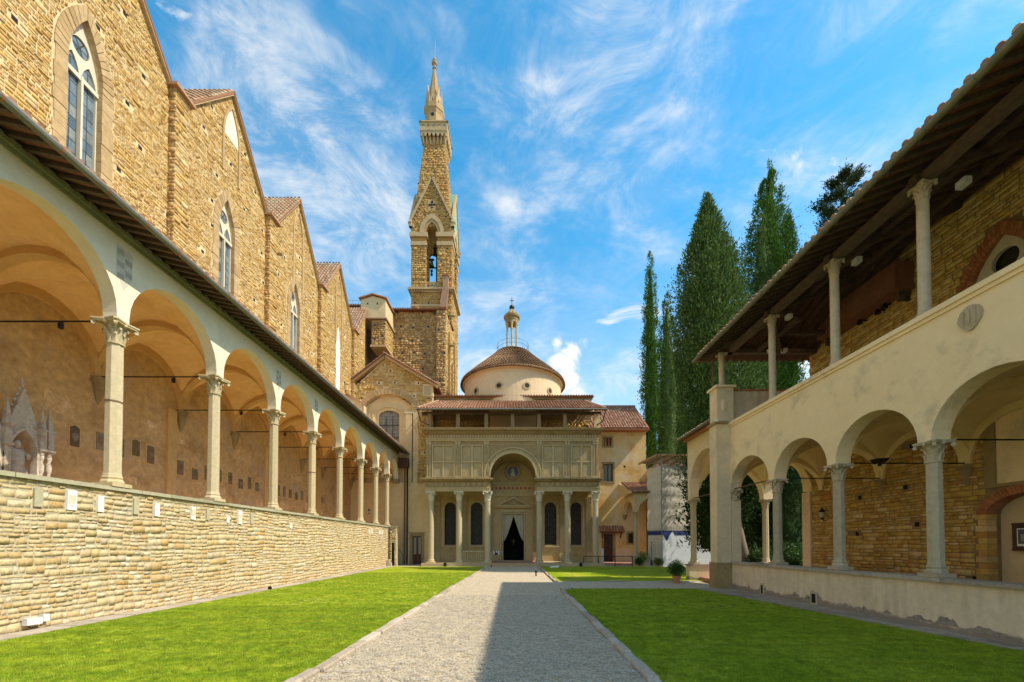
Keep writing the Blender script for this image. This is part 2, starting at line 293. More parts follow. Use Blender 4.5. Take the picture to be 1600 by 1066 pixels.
class MB:
    def __init__(s): s.v = []; s.f = []
    def add(s, vs, fs):
        k = len(s.v); s.v.extend(vs); s.f.extend([tuple(i + k for i in f) for f in fs]); return s
    def box(s, x0, x1, y0, y1, z0, z1):
        return s.add([(x0, y0, z0), (x1, y0, z0), (x1, y1, z0), (x0, y1, z0), (x0, y0, z1), (x1, y0, z1), (x1, y1, z1), (x0, y1, z1)],
                     [(0, 3, 2, 1), (4, 5, 6, 7), (0, 1, 5, 4), (1, 2, 6, 5), (2, 3, 7, 6), (3, 0, 4, 7)])
    def hexa(s, a, b):
        """two matching quads -> solid"""
        return s.add(list(a) + list(b), [(0, 3, 2, 1), (4, 5, 6, 7), (0, 1, 5, 4), (1, 2, 6, 5), (2, 3, 7, 6), (3, 0, 4, 7)])
    def bar(s, p, q, w, h, up=(0, 0, 1)):
        p = Vector(p); q = Vector(q); d = (q - p).normalized(); up = Vector(up)
        sd = d.cross(up)
        if sd.length < 1e-4: sd = d.cross(Vector((1, 0, 0)))
        sd.normalize(); u = sd.cross(d).normalized(); a = sd * w / 2; c = u * h / 2
        return s.hexa([tuple(p - a - c), tuple(p + a - c), tuple(p + a + c), tuple(p - a + c)], [tuple(q - a - c), tuple(q + a - c), tuple(q + a + c), tuple(q - a + c)])
    def tube(s, pts, r, n=6, cap=True, r2=None):
        pts = [Vector(p) for p in pts]; k = len(s.v); m = len(pts)
        for i, p in enumerate(pts):
            d = (pts[min(i + 1, m - 1)] - pts[max(i - 1, 0)]).normalized()
            a = d.cross(Vector((0, 0, 1)));
            if a.length < 1e-3: a = d.cross(Vector((1, 0, 0)))
            a.normalize(); b = d.cross(a); rr = r if r2 is None else r + (r2 - r) * i / (m - 1)
            for j in range(n):
                t = 2 * math.pi * j / n; s.v.append(tuple(p + a * math.cos(t) * rr + b * math.sin(t) * rr))
        for i in range(m - 1):
            for j in range(n):
                s.f.append((k + i * n + j, k + i * n + (j + 1) % n, k + (i + 1) * n + (j + 1) % n, k + (i + 1) * n + j))
        if cap: s.f.append(tuple(range(k, k + n))); s.f.append(tuple(range(k + (m - 1) * n, k + m * n)))
        return s
    def lathe(s, cx, cy, prof, n=12, rot=0.0, sxy=(1, 1), closed=True):
        k = len(s.v)
        for (r, z) in prof:
            for j in range(n):
                t = rot + 2 * math.pi * j / n; s.v.append((cx + r * math.cos(t) * sxy[0], cy + r * math.sin(t) * sxy[1], z))
        for i in range(len(prof) - 1):
            for j in range(n):
                s.f.append((k + i * n + j, k + i * n + (j + 1) % n, k + (i + 1) * n + (j + 1) % n, k + (i + 1) * n + j))
        if closed: s.f.append(tuple(range(k + n - 1, k - 1, -1))); s.f.append(tuple(range(k + (len(prof) - 1) * n, k + len(prof) * n)))
        return s
    def panel(s, outer, holes, fr, w0, w1):
        """solid plate with openings; outlines in (u,v); fr maps (u,v,w) to the world"""
        loops = [outer] + list(holes); flat = [p for l in loops for p in l]
        tris = tessellate_polygon([[Vector((p[0], p[1], 0)) for p in l] for l in loops]); k = len(s.v); n = len(flat)
        s.v.extend([fr(u, v, w0) for u, v in flat]); s.v.extend([fr(u, v, w1) for u, v in flat])
        for t in tris: s.f.append((k + t[2], k + t[1], k + t[0])); s.f.append((k + n + t[0], k + n + t[1], k + n + t[2]))
        o = 0
        for l in loops:
            m = len(l)
            for i in range(m): a, b = o + i, o + (i + 1) % m; s.f.append((k + a, k + b, k + n + b, k + n + a))
            o += m
        return s
    def band(s, ci, co, fr, w0, w1):
        """solid strip between two open curves"""
        n = len(ci); k = len(s.v)
        for w in (w0, w1):
            s.v.extend([fr(u, v, w) for u, v in ci]); s.v.extend([fr(u, v, w) for u, v in co])
        for i in range(n - 1):
            s.f.append((k + i, k + i + 1, k + n + i + 1, k + n + i)); s.f.append((k + 2 * n + i, k + 3 * n + i, k + 3 * n + i + 1, k + 2 * n + i + 1))
            s.f.append((k + i, k + 2 * n + i, k + 2 * n + i + 1, k + i + 1)); s.f.append((k + n + i, k + n + i + 1, k + 3 * n + i + 1, k + 3 * n + i))
        for i in (0, n - 1): s.f.append((k + i, k + n + i, k + 3 * n + i, k + 2 * n + i))
        return s
    def build(s, name, m, parent=None, smooth=False, kind=None, label=None, origin=True):
        if not s.v: return None
        V = np.array(s.v, dtype=np.float64); lo = V.min(0); hi = V.max(0)
        o = np.array([(lo[0] + hi[0]) / 2, (lo[1] + hi[1]) / 2, lo[2]]) if origin else np.zeros(3)
        me = bpy.data.meshes.new(name); me.from_pydata((V - o).tolist(), [], s.f)
        bm = bmesh.new(); bm.from_mesh(me); bmesh.ops.recalc_face_normals(bm, faces=bm.faces); bm.to_mesh(me); bm.free()
        me.materials.append(MATS[m])
        if smooth: me.polygons.foreach_set('use_smooth', [True] * len(me.polygons))
        ob = link(name, me, parent, o)
        if kind: ob['kind'] = kind
        if label: ob['label'] = label
        return ob

def frX(X, s=1): return lambda u, v, w: (X + s * w, u, v)       # wall along Y, outward s*X
def frY(Y, s=-1): return lambda u, v, w: (u, Y + s * w, v)      # wall along X, outward towards the camera
def frL(p, q, s=1):                                             # wall from p to q in plan, outward to the right hand of p->q times s
    p = Vector((p[0], p[1])); q = Vector((q[0], q[1])); d = (q - p).normalized(); n = Vector((d.y, -d.x)) * s
    return lambda u, v, w: (p.x + d.x * u + n.x * w, p.y + d.y * u + n.y * w, v)

def arch(c, hw, zs, rise, n=14, pointed=False):
    out = []
    if not pointed:
        for i in range(n + 1):
            t = math.pi * (1 - i / n); out.append((c + hw * math.cos(t), zs + rise * math.sin(t)))
    else:
        r = (hw * hw + rise * rise) / (2 * hw); a1 = math.asin(min(1, rise / r)); h = n // 2
        for i in range(h + 1):
            t = a1 * i / h; out.append((c + (r - hw) - r * math.cos(t), zs + r * math.sin(t)))
        out += [(2 * c - x, z) for x, z in reversed(out[:-1])]
    return out
def opening(c, hw, zb, zs, rise, n=14, pointed=False):
    return [(c - hw, zb)] + arch(c, hw, zs, rise, n, pointed) + [(c + hw, zb)]
def grow(c, hw, zb, zs, rise, g, n=14, pointed=False, foot=True):
    k = 1.0 if not pointed else 1.25
    a = arch(c, hw + g, zs, rise + g * k, n, pointed)
    return ([(c - hw - g, zb)] + a + [(c + hw + g, zb)]) if foot else a

def project(x, y, z):
    dz = z - EYE; fw = y * math.cos(PITCH) + dz * math.sin(PITCH); up = -y * math.sin(PITCH) + dz * math.cos(PITCH)
    return 800 + FPX * x / fw, 837 - FPX * up / fw, fw
CY0 = 533 + 0.19 * 1600
def at(px, py, Y):
    """point of the vertical plane at distance Y seen at photo pixel px, py"""
    x = (px - 800) / FPX; u = (CY0 - py) / FPX
    dy = math.cos(PITCH) - u * math.sin(PITCH); dz = math.sin(PITCH) + u * math.cos(PITCH)
    return (x * Y / dy, EYE + dz * Y / dy)

def inside(px, py, poly):
    P_ = np.array(poly); r = np.zeros(px.shape, bool); j = len(P_) - 1
    for i in range(len(P_)):
        xi, yi = P_[i]; xj, yj = P_[j]
        if yi != yj:
            c = ((yi > py) != (yj > py)) & (px < (xj - xi) * (py - yi) / (yj - yi) + xi); r ^= c
        j = i
    return r

def masonry(parent, name, m, fr, outer, holes, sw, sh, w=0.03, parts=300, gap=0.012, putlog=None, jit=0.35, inframe=True, bulge=True, seed=1, rowvar=.35, wave=0.0, blocks=None):
    """courses of separate uneven stones over the outline; the largest in view become parts of their own"""
    rs = np.random.RandomState(seed)
    O = np.array(outer); u0, v0 = O.min(0); u1, v1 = O.max(0); U0 = []; U1 = []; V0 = []; V1 = []
    v = v0
    if blocks:                                                       # patches laid at different times, each with its own courses
        while v < v1 - .02:
            bh = min(blocks[1] * rs.uniform(.6, 1.4), v1 - v); u = u0 - rs.uniform(0, blocks[0])
            if v1 - v - bh < sh: bh = v1 - v
            while u < u1:
                bw = blocks[0] * rs.uniform(.5, 1.5); nr = max(1, int(round(bh / (sh * rs.uniform(.7, 1.35))))); hs = rs.uniform(.55, 1.45, nr); hs *= bh / hs.sum(); vv = v
                for h in hs:
                    n = max(1, int(round(bw / (sw * rs.uniform(.75, 1.25) * (h / sh) ** .5)))); ws = rs.uniform(.45, 1.6, n); ws *= bw / ws.sum(); us = u + np.concatenate([[0], np.cumsum(ws)])
                    U0.append(us[:-1]); U1.append(us[1:]); V0.append(np.full(n, vv)); V1.append(np.full(n, vv + h)); vv += h
                u += bw
            v += bh
        v = v1
    while v < v1:
        h = sh * (1 + rowvar * (rs.rand() ** 1.5 * 2.2 - .8)); n = int((u1 - u0) / sw) + 4
        ws = sw * rs.uniform(.45, 1.6, n) * (h / sh) ** .4; us = u0 - rs.uniform(0, sw) + np.concatenate([[0], np.cumsum(ws)])
        a = us[:-1]; b = us[1:]; ok = b - a > 0
        vb = np.full(n, v); vt = np.full(n, v + h)
        sp = (rs.rand(n) < .05) & (h > sh * .9)                                       # some stones are two thin ones
        U0 += [a, a[sp]]; U1 += [b, b[sp]]
        mid = v + h * rs.uniform(.4, .6, n); vt2 = np.where(sp, mid, vt)
        V0 += [vb, mid[sp]]; V1 += [vt2, vt[sp]]
        v += h
    U0, U1, V0, V1 = map(np.concatenate, (U0, U1, V0, V1))
    U0 = np.maximum(U0, u0); U1 = np.minimum(U1, u1); V1 = np.minimum(V1, v1)
    def trim(h0, h1, k0, k1):                                       # stones are cut to fit against a rectangle
        m = (U0 < h1) & (U1 > h0) & (V0 < k1 - .01) & (V1 > k0 + .01); left = m & ((U0 + U1) / 2 < (h0 + h1) / 2); right = m & ~left
        U1[left] = np.minimum(U1[left], h0); U0[right] = np.maximum(U0[right], h1)
    for h in holes:
        if len(h) == 4:
            H_ = np.array(h); trim(H_[:, 0].min() - .005, H_[:, 0].max() + .005, H_[:, 1].min(), H_[:, 1].max())
    def fits(a0, a1, b0, b1):
        ok = (a1 - a0 > .05) & (b1 - b0 > .03); e = 1e-4
        for (a, b) in ((a0, b0), (a1, b0), (a0, b1), (a1, b1)): ok &= inside(np.clip(a, u0 + e, u1 - e), np.clip(b, v0 + e, v1 - e), outer)
        for h in holes:
            if len(h) == 4: continue
            for fu in (0, .5, 1):
                for fv in (0, .5, 1): ok &= ~inside(a0 + (a1 - a0) * fu, b0 + (b1 - b0) * fv, h)
        return ok
    ok = fits(U0, U1, V0, V1); bad = ~ok; add = []
    for a, b in ((0, .34), (.34, .67), (.67, 1)):
        for c, d in ((0, 1),):
            w_ = U1[bad] - U0[bad]; q = (U0[bad] + w_ * a, U0[bad] + w_ * b, V0[bad], V1[bad]); k_ = fits(*q); add.append(tuple(x[k_] for x in q))
    U0, U1, V0, V1 = [np.concatenate([x[ok]] + [t_[i] for t_ in add]) for i, x in enumerate((U0, U1, V0, V1))]
    ok = np.ones(len(U0), bool)
    hb = MB()
    if putlog:
        du, dv, sz = putlog; vv = v0 + dv * .6; r = 0
        while vv < v1:
            uu = u0 + du * (.5 if r % 2 else .35)
            while uu < u1:
                cu = uu + rs.uniform(-.25, .25) * du; cv = vv + rs.uniform(-.12, .12) * dv
                if inside(np.array([cu]), np.array([cv]), outer)[0] and not any(inside(np.array([cu]), np.array([cv]), h)[0] for h in holes):
                    ok &= ~((U0 < cu + sz / 2) & (U1 > cu - sz / 2) & (V0 < cv + sz / 2) & (V1 > cv - sz / 2))
                    s2 = sz / 2; a = [fr(cu - s2, cv - s2, .004), fr(cu + s2, cv - s2, .004), fr(cu + s2, cv + s2, .004), fr(cu - s2, cv + s2, .004)]
                    hb.add(a, [(0, 1, 2, 3)])
                uu += du
            vv += dv; r += 1
    if hb.v: hb.build('putlog_holes', 'hole_dark', parent, kind='stuff')
    U0, U1, V0, V1 = U0[ok], U1[ok], V0[ok], V1[ok]; n = len(U0)
    g = gap
    du = np.minimum(sh * .09, (U1 - U0) * .12); dv = np.minimum(sh * .08, (V1 - V0) * .13)
    du = du * rs.uniform(.3, .9, n); dv = dv * rs.uniform(.25, .8, n)
    if jit > .5: hh = V1 - V0; V1 = V1 - hh * .16 * rs.rand(n) ** 2; V0 = V0 + hh * .12 * rs.rand(n) ** 2
    def J(s=1.0): return rs.uniform(-1, 1, n) * g * jit * 2 * s
    W = w * (.35 + rs.rand(n) ** 3 * 2.2)
    bu = [U0 + g + J(), U1 - g + J(), U1 - g + J(), U0 + g + J()]; bv = [V0 + g + J(), V0 + g + J(), V1 - g + J(), V1 - g + J()]
    su = [1, -1, -1, 1]; sv = [1, 1, -1, -1]
    UU = np.stack(bu + [bu[i] + su[i] * du * rs.uniform(.5, 1.4, n) for i in range(4)], 1)
    VV = np.stack(bv + [bv[i] + sv[i] * dv * rs.uniform(.5, 1.4, n) for i in range(4)], 1)
    WW = np.stack([np.full(n, -.02)] * 4 + [W * rs.uniform(.75, 1.2, n) for i in range(4)], 1)
    VV = VV + wave * (np.sin(UU * .83 + seed) + .6 * np.sin(UU * 2.3 + VV * 1.1 + seed * 2)) * np.clip((v1 - VV) / .3, 0, 1) * np.clip((VV - v0) / .3, 0, 1) if wave else VV
    # world
    o = np.array(fr(0, 0, 0)); eu = np.array(fr(1, 0, 0)) - o; ev = np.array(fr(0, 1, 0)) - o; ew = np.array(fr(0, 0, 1)) - o
    P3 = o + UU[..., None] * eu + VV[..., None] * ev + WW[..., None] * ew          # n,8,3
    F = np.array([(4, 5, 6, 7), (0, 1, 5, 4), (1, 2, 6, 5), (2, 3, 7, 6), (3, 0, 4, 7)])
    if np.dot(np.cross(eu, ev), ew) < 0: F = F[:, ::-1]
    C = P3.mean(1); fw = np.maximum(C[:, 1] * math.cos(PITCH) + (C[:, 2] - EYE) * math.sin(PITCH), .1)
    px = 800 + FPX * C[:, 0] / fw; py = CY0 - FPX * (-C[:, 1] * math.sin(PITCH) + (C[:, 2] - EYE) * math.cos(PITCH)) / fw
    size = (U1 - U0) * (V1 - V0) / fw ** 2
    vis = (px > 0) & (px < 1600) & (py > 0) & (py < 1066) & (C[:, 1] > 1)
    if inframe is not True: vis &= inframe(C)
    order = np.argsort(-np.where(vis, size, -1)); sel = np.zeros(n, bool); sel[order[:parts]] = True; sel &= vis
    rest = P3[~sel]
    if len(rest):
        FF = (F[None] + (np.arange(len(rest)) * 8)[:, None, None]).reshape(-1, 4); c0 = rest.reshape(-1, 3).mean(0)
        ob = link(name + 's', npmesh(name + 's', rest.reshape(-1, 3) - c0, FF, m), parent, c0); ob['kind'] = 'stuff'
    for q in P3[sel]:
        c = q.mean(0); link(name, npmesh(name, q - c, F, m), parent, c)
    return n

# ------------------------------------------------------------------ repeated architectural pieces
def leaf_strip(mb, cx, cy, ang, r0, z0, z1, out, wid):
    ca, sa = math.cos(ang), math.sin(ang); pts = []
    prof = [(r0, z0, wid * .75), (r0 + out * .15, z0 + (z1 - z0) * .45, wid), (r0 + out * .55, z0 + (z1 - z0) * .85, wid * .8), (r0 + out, z1, wid * .5), (r0 + out * 1.1, z1 - (z1 - z0) * .22, wid * .35)]
    k = len(mb.v)
    for (r, z, w) in prof:
        for sgn, dr in ((-1, -.15 * w), (0, .12 * w), (1, -.15 * w)):
            rr = r + dr; mb.v.append((cx + ca * rr - sa * sgn * w / 2, cy + sa * rr + ca * sgn * w / 2, z))
    for i in range(len(prof) - 1):
        for j in range(2): a = k + i * 3 + j; mb.f.append((a, a + 1, a + 4, a + 3))
def capital(cx, cy, z0, h, r, wide, rot=0):
    """corinthian capital: necking, bell, two rings of leaves, corner volutes, hollow-sided abacus"""
    mb = MB(); zt = z0 + h
    mb.lathe(cx, cy, [(r * 1.0, z0), (r * 1.18, z0 + .02 * h), (r * 1.18, z0 + .08 * h), (r * .95, z0 + .1 * h), (r * .96, z0 + .5 * h), (r * 1.1, z0 + .74 * h), (r * 1.35, z0 + .86 * h)], 12)
    for i in range(8): leaf_strip(mb, cx, cy, rot + i * math.pi / 4, r * .98, z0 + .1 * h, z0 + .48 * h, r * .42, r * .78)
    for i in range(8): leaf_strip(mb, cx, cy, rot + (i + .5) * math.pi / 4, r * 1.0, z0 + .3 * h, z0 + .7 * h, r * .5, r * .7)
    for i in range(4):
        a = rot + math.pi / 4 + i * math.pi / 2; R2 = wide * .60
        leaf_strip(mb, cx, cy, a, r * 1.0, z0 + .45 * h, z0 + .86 * h, R2 - r, r * .4)
        p = Vector((cx + math.cos(a) * R2, cy + math.sin(a) * R2, z0 + .78 * h)); t = Vector((-math.sin(a), math.cos(a), 0))
        mb.tube([p - t * r * .22, p + t * r * .22], h * .085, 8)
        b = rot + i * math.pi / 2; q = Vector((cx + math.cos(b) * r * 1.5, cy + math.sin(b) * r * 1.5, z0 + .86 * h)); mb.lathe(q.x, q.y, [(.01, q.z - h * .09), (h * .08, q.z - h * .03), (h * .08, q.z + h * .04), (.01, q.z + h * .1)], 6)
    hw = wide / 2; out = []
    for i in range(4):
        a = rot + math.pi / 4 + i * math.pi / 2
        for k, f in ((-.10, 1), (.10, 1)):
            out.append((cx + math.cos(a + k) * hw * 1.38, cy + math.sin(a + k) * hw * 1.38))
        b = a + math.pi / 4; out.append((cx + math.cos(b) * hw * .88, cy + math.sin(b) * hw * .88))
    n = len(out)
    for za, zb, g in ((z0 + .86 * h, z0 + .93 * h, .93), (z0 + .93 * h, zt, 1.0)):
        k = len(mb.v)
        for z in (za, zb): mb.v.extend([(cx + (x - cx) * g, cy + (y - cy) * g, z) for x, y in out])
        mb.f.append(tuple(range(k + n - 1, k - 1, -1))); mb.f.append(tuple(range(k + n, k + 2 * n)))
        for i in range(n): mb.f.append((k + i, k + (i + 1) % n, k + n + (i + 1) % n, k + n + i))
    return mb
def column(parent, cx, cy, z0, z1, r, caph, baseh, wide, n=8, m='column_stone', block=0.0, name='column', cap_m=None, square_base=True, band=False):
    rot = math.pi / n; zc = z1 - block; zb = z0 + baseh
    s = MB().lathe(cx, cy, [(r * 1.06, zb - .01), (r * 1.06, zb + .03), (r, zb + .05), (r, zb + (zc - caph - zb) * .35), (r * .98, zb + (zc - caph - zb) * .7), (r * .95, zc - caph + .01)], n, rot)
    sh = s.build(name, m, parent)
    capital(cx, cy, zc - caph, caph, r * .95, wide).build('capital', cap_m or m, sh)
    b = MB(); q = r * 1.45
    b.box(cx - q, cx + q, cy - q, cy + q, z0, z0 + baseh * .32)
    b.lathe(cx, cy, [(r * 1.36, z0 + baseh * .32), (r * 1.38, z0 + baseh * .45), (r * 1.24, z0 + baseh * .58), (r * 1.12, z0 + baseh * .66), (r * 1.20, z0 + baseh * .8), (r * 1.05, z0 + baseh * 1.0)], max(n, 8), rot)
    b.build('base', m, sh)
    if block > 0:
        MB().box(cx - wide * .33, cx + wide * .33, cy - wide * .33, cy + wide * .33, zc, z1).build('impost_block', m, sh)
    if band:
        MB().lathe(cx, cy, [(r * 1.05, band), (r * 1.05, band + .045)], n, rot).build('iron_band', 'rust_iron', sh)
    return sh

def arcade_wall(fr, ys, zs, rises, hgap, ztop, w0, w1, ylo, yhi, n=16):
    """wall over arches: ys are the support centres"""
    holes = []; pts = [(ylo, ztop), (ylo, zs)]
    for i in range(len(ys) - 1):
        c = (ys[i] + ys[i + 1]) / 2; hw = (ys[i + 1] - ys[i]) / 2 - hgap; st = rises[i] - hw if rises[i] > hw else 0
        a = arch(c, hw, zs + st, rises[i] - st, n)
        if st > 0: a = [(c - hw, zs)] + a + [(c + hw, zs)]
        pts += a
    pts += [(yhi, zs), (yhi, ztop)]
    mb = MB(); mb.panel(pts, [], fr, w0, w1); return mb
def vault(x0, x1, y0, y1, zs, rise, n=12):
    mb = MB(); cx, cy, a, b = (x0 + x1) / 2, (y0 + y1) / 2, (x1 - x0) / 2, (y1 - y0) / 2; k = 0
    for i in range(n + 1):
        for j in range(n + 1):
            s = -math.cos(math.pi * i / n); t = -math.cos(math.pi * j / n)
            z = zs + rise * max(math.sqrt(max(0, 1 - s * s)), math.sqrt(max(0, 1 - t * t)))
            z += .12 * (1 - s * s) * (1 - t * t); mb.v.append((cx + a * s, cy + b * t, z))
    for i in range(n):
        for j in range(n): q = i * (n + 1) + j; mb.f.append((q, q + 1, q + n + 2, q + n + 1))
    return mb

def tiles(mb, p, across, up, ncol, nrow, pitch, course, seed=3, r=None):
    """half round clay tiles: p = eave corner, across/up unit vectors"""
    rs = random.Random(seed); across = Vector(across).normalized(); up = Vector(up).normalized(); nrm = across.cross(up).normalized()
    if nrm.z < 0: nrm = -nrm
    r = r or pitch * .36
    for c in range(ncol):
        for w in range(nrow):
            o = Vector(p) + across * (pitch * (c + .5) + rs.uniform(-.012, .012)) + up * (course * w - .03 + rs.uniform(-.015, .015)) + nrm * rs.uniform(0, .012)
            k = len(mb.v); L2 = course * 1.12
            for t, rr, hz in ((0, r, .035), (L2, r * .82, .0)):
                for j in range(5):
                    a = math.pi * j / 4; mb.v.append(tuple(o + up * t + across * rr * math.cos(a) + nrm * (rr * .9 * math.sin(a) + hz)))
            for j in range(4): mb.f.append((k + j, k + j + 1, k + 6 + j, k + 5 + j))
            mb.f.append((k, k + 1, k + 2, k + 3, k + 4))
    return mb
def tile_roof(parent, p, across, length, up, run, pitch=.27, course=.36, m='terracotta', thick=.08, name='roof', seed=3, under='pianelle'):
    A = Vector(across).normalized(); U = Vector(up).normalized(); n = A.cross(U).normalized()
    if n.z < 0: n = -n
    p = Vector(p); q = [p, p + A * length, p + A * length + U * run, p + U * run]
    mb = MB().hexa([tuple(x - n * thick) for x in q], [tuple(x) for x in q]); rf = mb.build(name, under, parent)
    t = MB(); tiles(t, p, A, U, int(length / pitch), int(run / course + .5), pitch, course, seed); o = t.build('roof_tiles', m, rf); o['kind'] = 'stuff'
    return rf
mat('post_stone_shaded', [(.24, .17, .09), (.30, .22, .12)], var=.15, bump=.2)  # brown posts, darkened in colour to deepen the shade under the eaves
mat('gallery_column', [(.52, .42, .28), (.58, .48, .33), (.46, .37, .25)], nscale=2, var=.1, bump=.15)
mat('loggia_stone', [(.66, .43, .12), (.74, .52, .18), (.54, .34, .08), (.78, .60, .27), (.68, .46, .13), (.56, .34, .10)], island=True, bump=.5, bscale=25)
mat('pier_plaster', [(.70, .55, .34), (.76, .61, .39)], nscale=.9, var=.10, bump=.15, bscale=12, stain=(.52, .42, .29), sscale=.8, samt=(.5, .75))
mat('cotto_floor', [(.62, .42, .27), (.70, .50, .33)], nscale=3, var=.1, bump=.1)
mat('faded_paint', [(.70, .48, .24), (.58, .36, .16), (.76, .58, .34)], nscale=2.2, var=.3, bump=.1)
mat('garden_leaf_shaded', [(.018, .04, .010), (.03, .06, .014), (.045, .08, .02), (.025, .05, .012)], island=True, nscale=.8, var=.3, bump=0, transl=.12, rough=.75, spec=.1)  # tree green darkened: the garden's shade is put into the leaf colour
mat('shrub_leaf_shaded', [(.025, .06, .012), (.04, .09, .016), (.06, .12, .022)], island=True, nscale=2, var=.3, bump=0, transl=.2, rough=.6)  # shrub green darkened to paint the shade beneath the garden trees
mat('dull_tile', [(.30, .16, .085), (.38, .23, .13), (.25, .14, .08), (.42, .30, .19), (.28, .17, .10)], island=True, bump=.4, bscale=25, nscale=3, var=.25, stain=(.33, .30, .20), sscale=1.4, samt=(.5, .65))
mat('slab_beige', [(.40, .36, .23), (.48, .43, .28)], nscale=3, var=.2, bump=.4)
# ================================================================== ground
def sheet(name, pts, z, m, kind='structure', label=None):
    mb = MB(); mb.add([(x, y, z) for x, y in pts], [tuple(range(len(pts)))]); o = mb.build(name, m, None, kind=kind, label=label)
    if kind == 'structure': o['kind'] = 'structure'
    return o
sheet('ground', [(-600, -300), (600, -300), (600, 900), (-600, 900)], -.03, 'far_ground', label='open ground under the cloister and town')
# paved yard and the walks
def pathL(y): return -3.55 + .031 * y
def pathR(y): return 2.2 + .007 * y
sheet('gravel_path', [(pathL(-2), -2), (pathR(-2), -2), (pathR(39.3), 39.3), (pathL(39.3), 39.3)], 0.0, 'gravel', label='pale gravel path running to the chapel')
sheet('cross_path', [(2.0, 19.6), (10.9, 19.6), (10.9, 22.95), (2.0, 22.95)], .004, 'gravel', label='gravel cross path to the gallery entrance')
LAWNS = [('lawn', [(-11.45, -2), (pathL(-2) - .14, -2), (pathL(38.4) - .14, 38.4), (-11.45, 38.4)], 'long sunlit lawn beside the stone parapet'),
         ('lawn', [(pathR(-2) + .14, -2), (11.6, -2), (10.35, 8), (9.85, 11), (8.85, 19.35), (2.9, 19.45), (2.55, 19.2), (pathR(18) + .14, 18.4)], 'near shaded lawn beside the right gallery'),
         ('lawn', [(2.65, 23.1), (11.2, 23.1), (14.5, 26), (14.5, 38.4), (2.68, 38.4)], 'far right lawn in front of the wrapped scaffold')]
for nm, pts, lb in LAWNS: sheet(nm, pts, .03, 'lawn', label=lb)
def grass_stuff(pts, dens, label):
    me = bpy.data.meshes.new('grass'); me.from_pydata([(x, y, .028) for x, y in pts], [], [tuple(range(len(pts)))])
    o = bpy.data.objects.new('grass', me); SC.collection.objects.link(o); o['kind'] = 'stuff'; o['label'] = label
    ng = bpy.data.node_groups.new('grass_scatter', 'GeometryNodeTree')
    ng.interface.new_socket('Geometry', in_out='INPUT', socket_type='NodeSocketGeometry'); ng.interface.new_socket('Geometry', in_out='OUTPUT', socket_type='NodeSocketGeometry')
    N = ng.nodes; L = ng.links; gi = N.new('NodeGroupInput'); go = N.new('NodeGroupOutput')
    d = N.new('GeometryNodeDistributePointsOnFaces'); d.inputs['Density'].default_value = dens
    ins = N.new('GeometryNodeInstanceOnPoints'); oi = N.new('GeometryNodeObjectInfo'); oi.inputs['Object'].default_value = TUFT; oi.inputs['As Instance'].default_value = True
    rv = N.new('FunctionNodeRandomValue'); rv.data_type = 'FLOAT_VECTOR'; rv.inputs[0].default_value = (-.12, -.12, 0); rv.inputs[1].default_value = (.12, .12, 6.283)
    rs = N.new('FunctionNodeRandomValue'); rs.data_type = 'FLOAT'; rs.inputs[2].default_value = .55; rs.inputs[3].default_value = 1.25
    L.new(gi.outputs[0], d.inputs[0]); L.new(d.outputs[0], ins.inputs[0]); L.new(oi.outputs['Geometry'], ins.inputs['Instance'])
    L.new(rv.outputs[0], ins.inputs['Rotation']); L.new(rs.outputs[1], ins.inputs['Scale']); L.new(ins.outputs[0], go.inputs[0])
    md = o.modifiers.new('scatter', 'NODES'); md.node_group = ng; me.materials.append(MATS['grass_blade']); return o
def tuft_mesh():
    rs = random.Random(5); V = []; F = []
    for i in range(26):
        x, y = rs.gauss(0, .035), rs.gauss(0, .035); a = rs.uniform(0, 6.28); h = rs.uniform(.018, .040); w = rs.uniform(.0025, .005); l = rs.uniform(.005, .022); b = rs.uniform(0, 6.28)
        k = len(V); V += [(x - w * math.cos(a), y - w * math.sin(a), 0), (x + w * math.cos(a), y + w * math.sin(a), 0), (x + l * math.cos(b), y + l * math.sin(b), h)]; F.append((k, k + 1, k + 2))
    me = bpy.data.meshes.new('grass_tuft'); me.from_pydata(V, [], F); me.materials.append(MATS['grass_blade']); return bpy.data.objects.new('grass_tuft', me)
TUFT = tuft_mesh()
grass_stuff([(-11.4, 4), (pathL(4) - .14, 4), (pathL(14) - .14, 14), (-11.4, 14)], 330, 'short mown grass of the left lawn')
grass_stuff([(-11.4, 14), (pathL(14) - .14, 14), (pathL(30) - .14, 30), (-11.4, 30)], 90, 'short mown grass of the left lawn, farther off')
grass_stuff([(pathR(4) + .15, 4), (10.85, 4), (9.85, 11), (9.6, 13), (pathR(13) + .15, 13)], 330, 'short mown grass of the right lawn')
grass_stuff([(pathR(13) + .15, 13), (9.6, 13), (8.85, 19.3), (2.9, 19.4), (pathR(18) + .15, 18.4)], 150, 'short mown grass of the right lawn, farther off')
# pebbles that show as separate grains near the camera
def pebble_obj():
    bm = bmesh.new(); rs = random.Random(3)
    for i in range(9):
        x, y = rs.uniform(-.06, .06), rs.uniform(-.06, .06); r = rs.uniform(.005, .012); q = bmesh.ops.create_icosphere(bm, subdivisions=1, radius=1)
        for v in q['verts']: v.co = Vector((x + v.co.x * r * rs.uniform(.8, 1.3), y + v.co.y * r * rs.uniform(.8, 1.3), v.co.z * r * .55))
    me = bpy.data.meshes.new('pebbles'); bm.to_mesh(me); bm.free(); me.materials.append(MATS['pebble']); return bpy.data.objects.new('pebble_patch', me)
PEB = pebble_obj(); _t = TUFT; TUFT = PEB
g = grass_stuff([(pathL(5) + .1, 5), (pathR(5) - .1, 5), (pathR(17) - .1, 17), (pathL(17) + .1, 17)], 70, 'loose pebbles lying on the gravel path'); g.name = 'gravel'; TUFT = _t
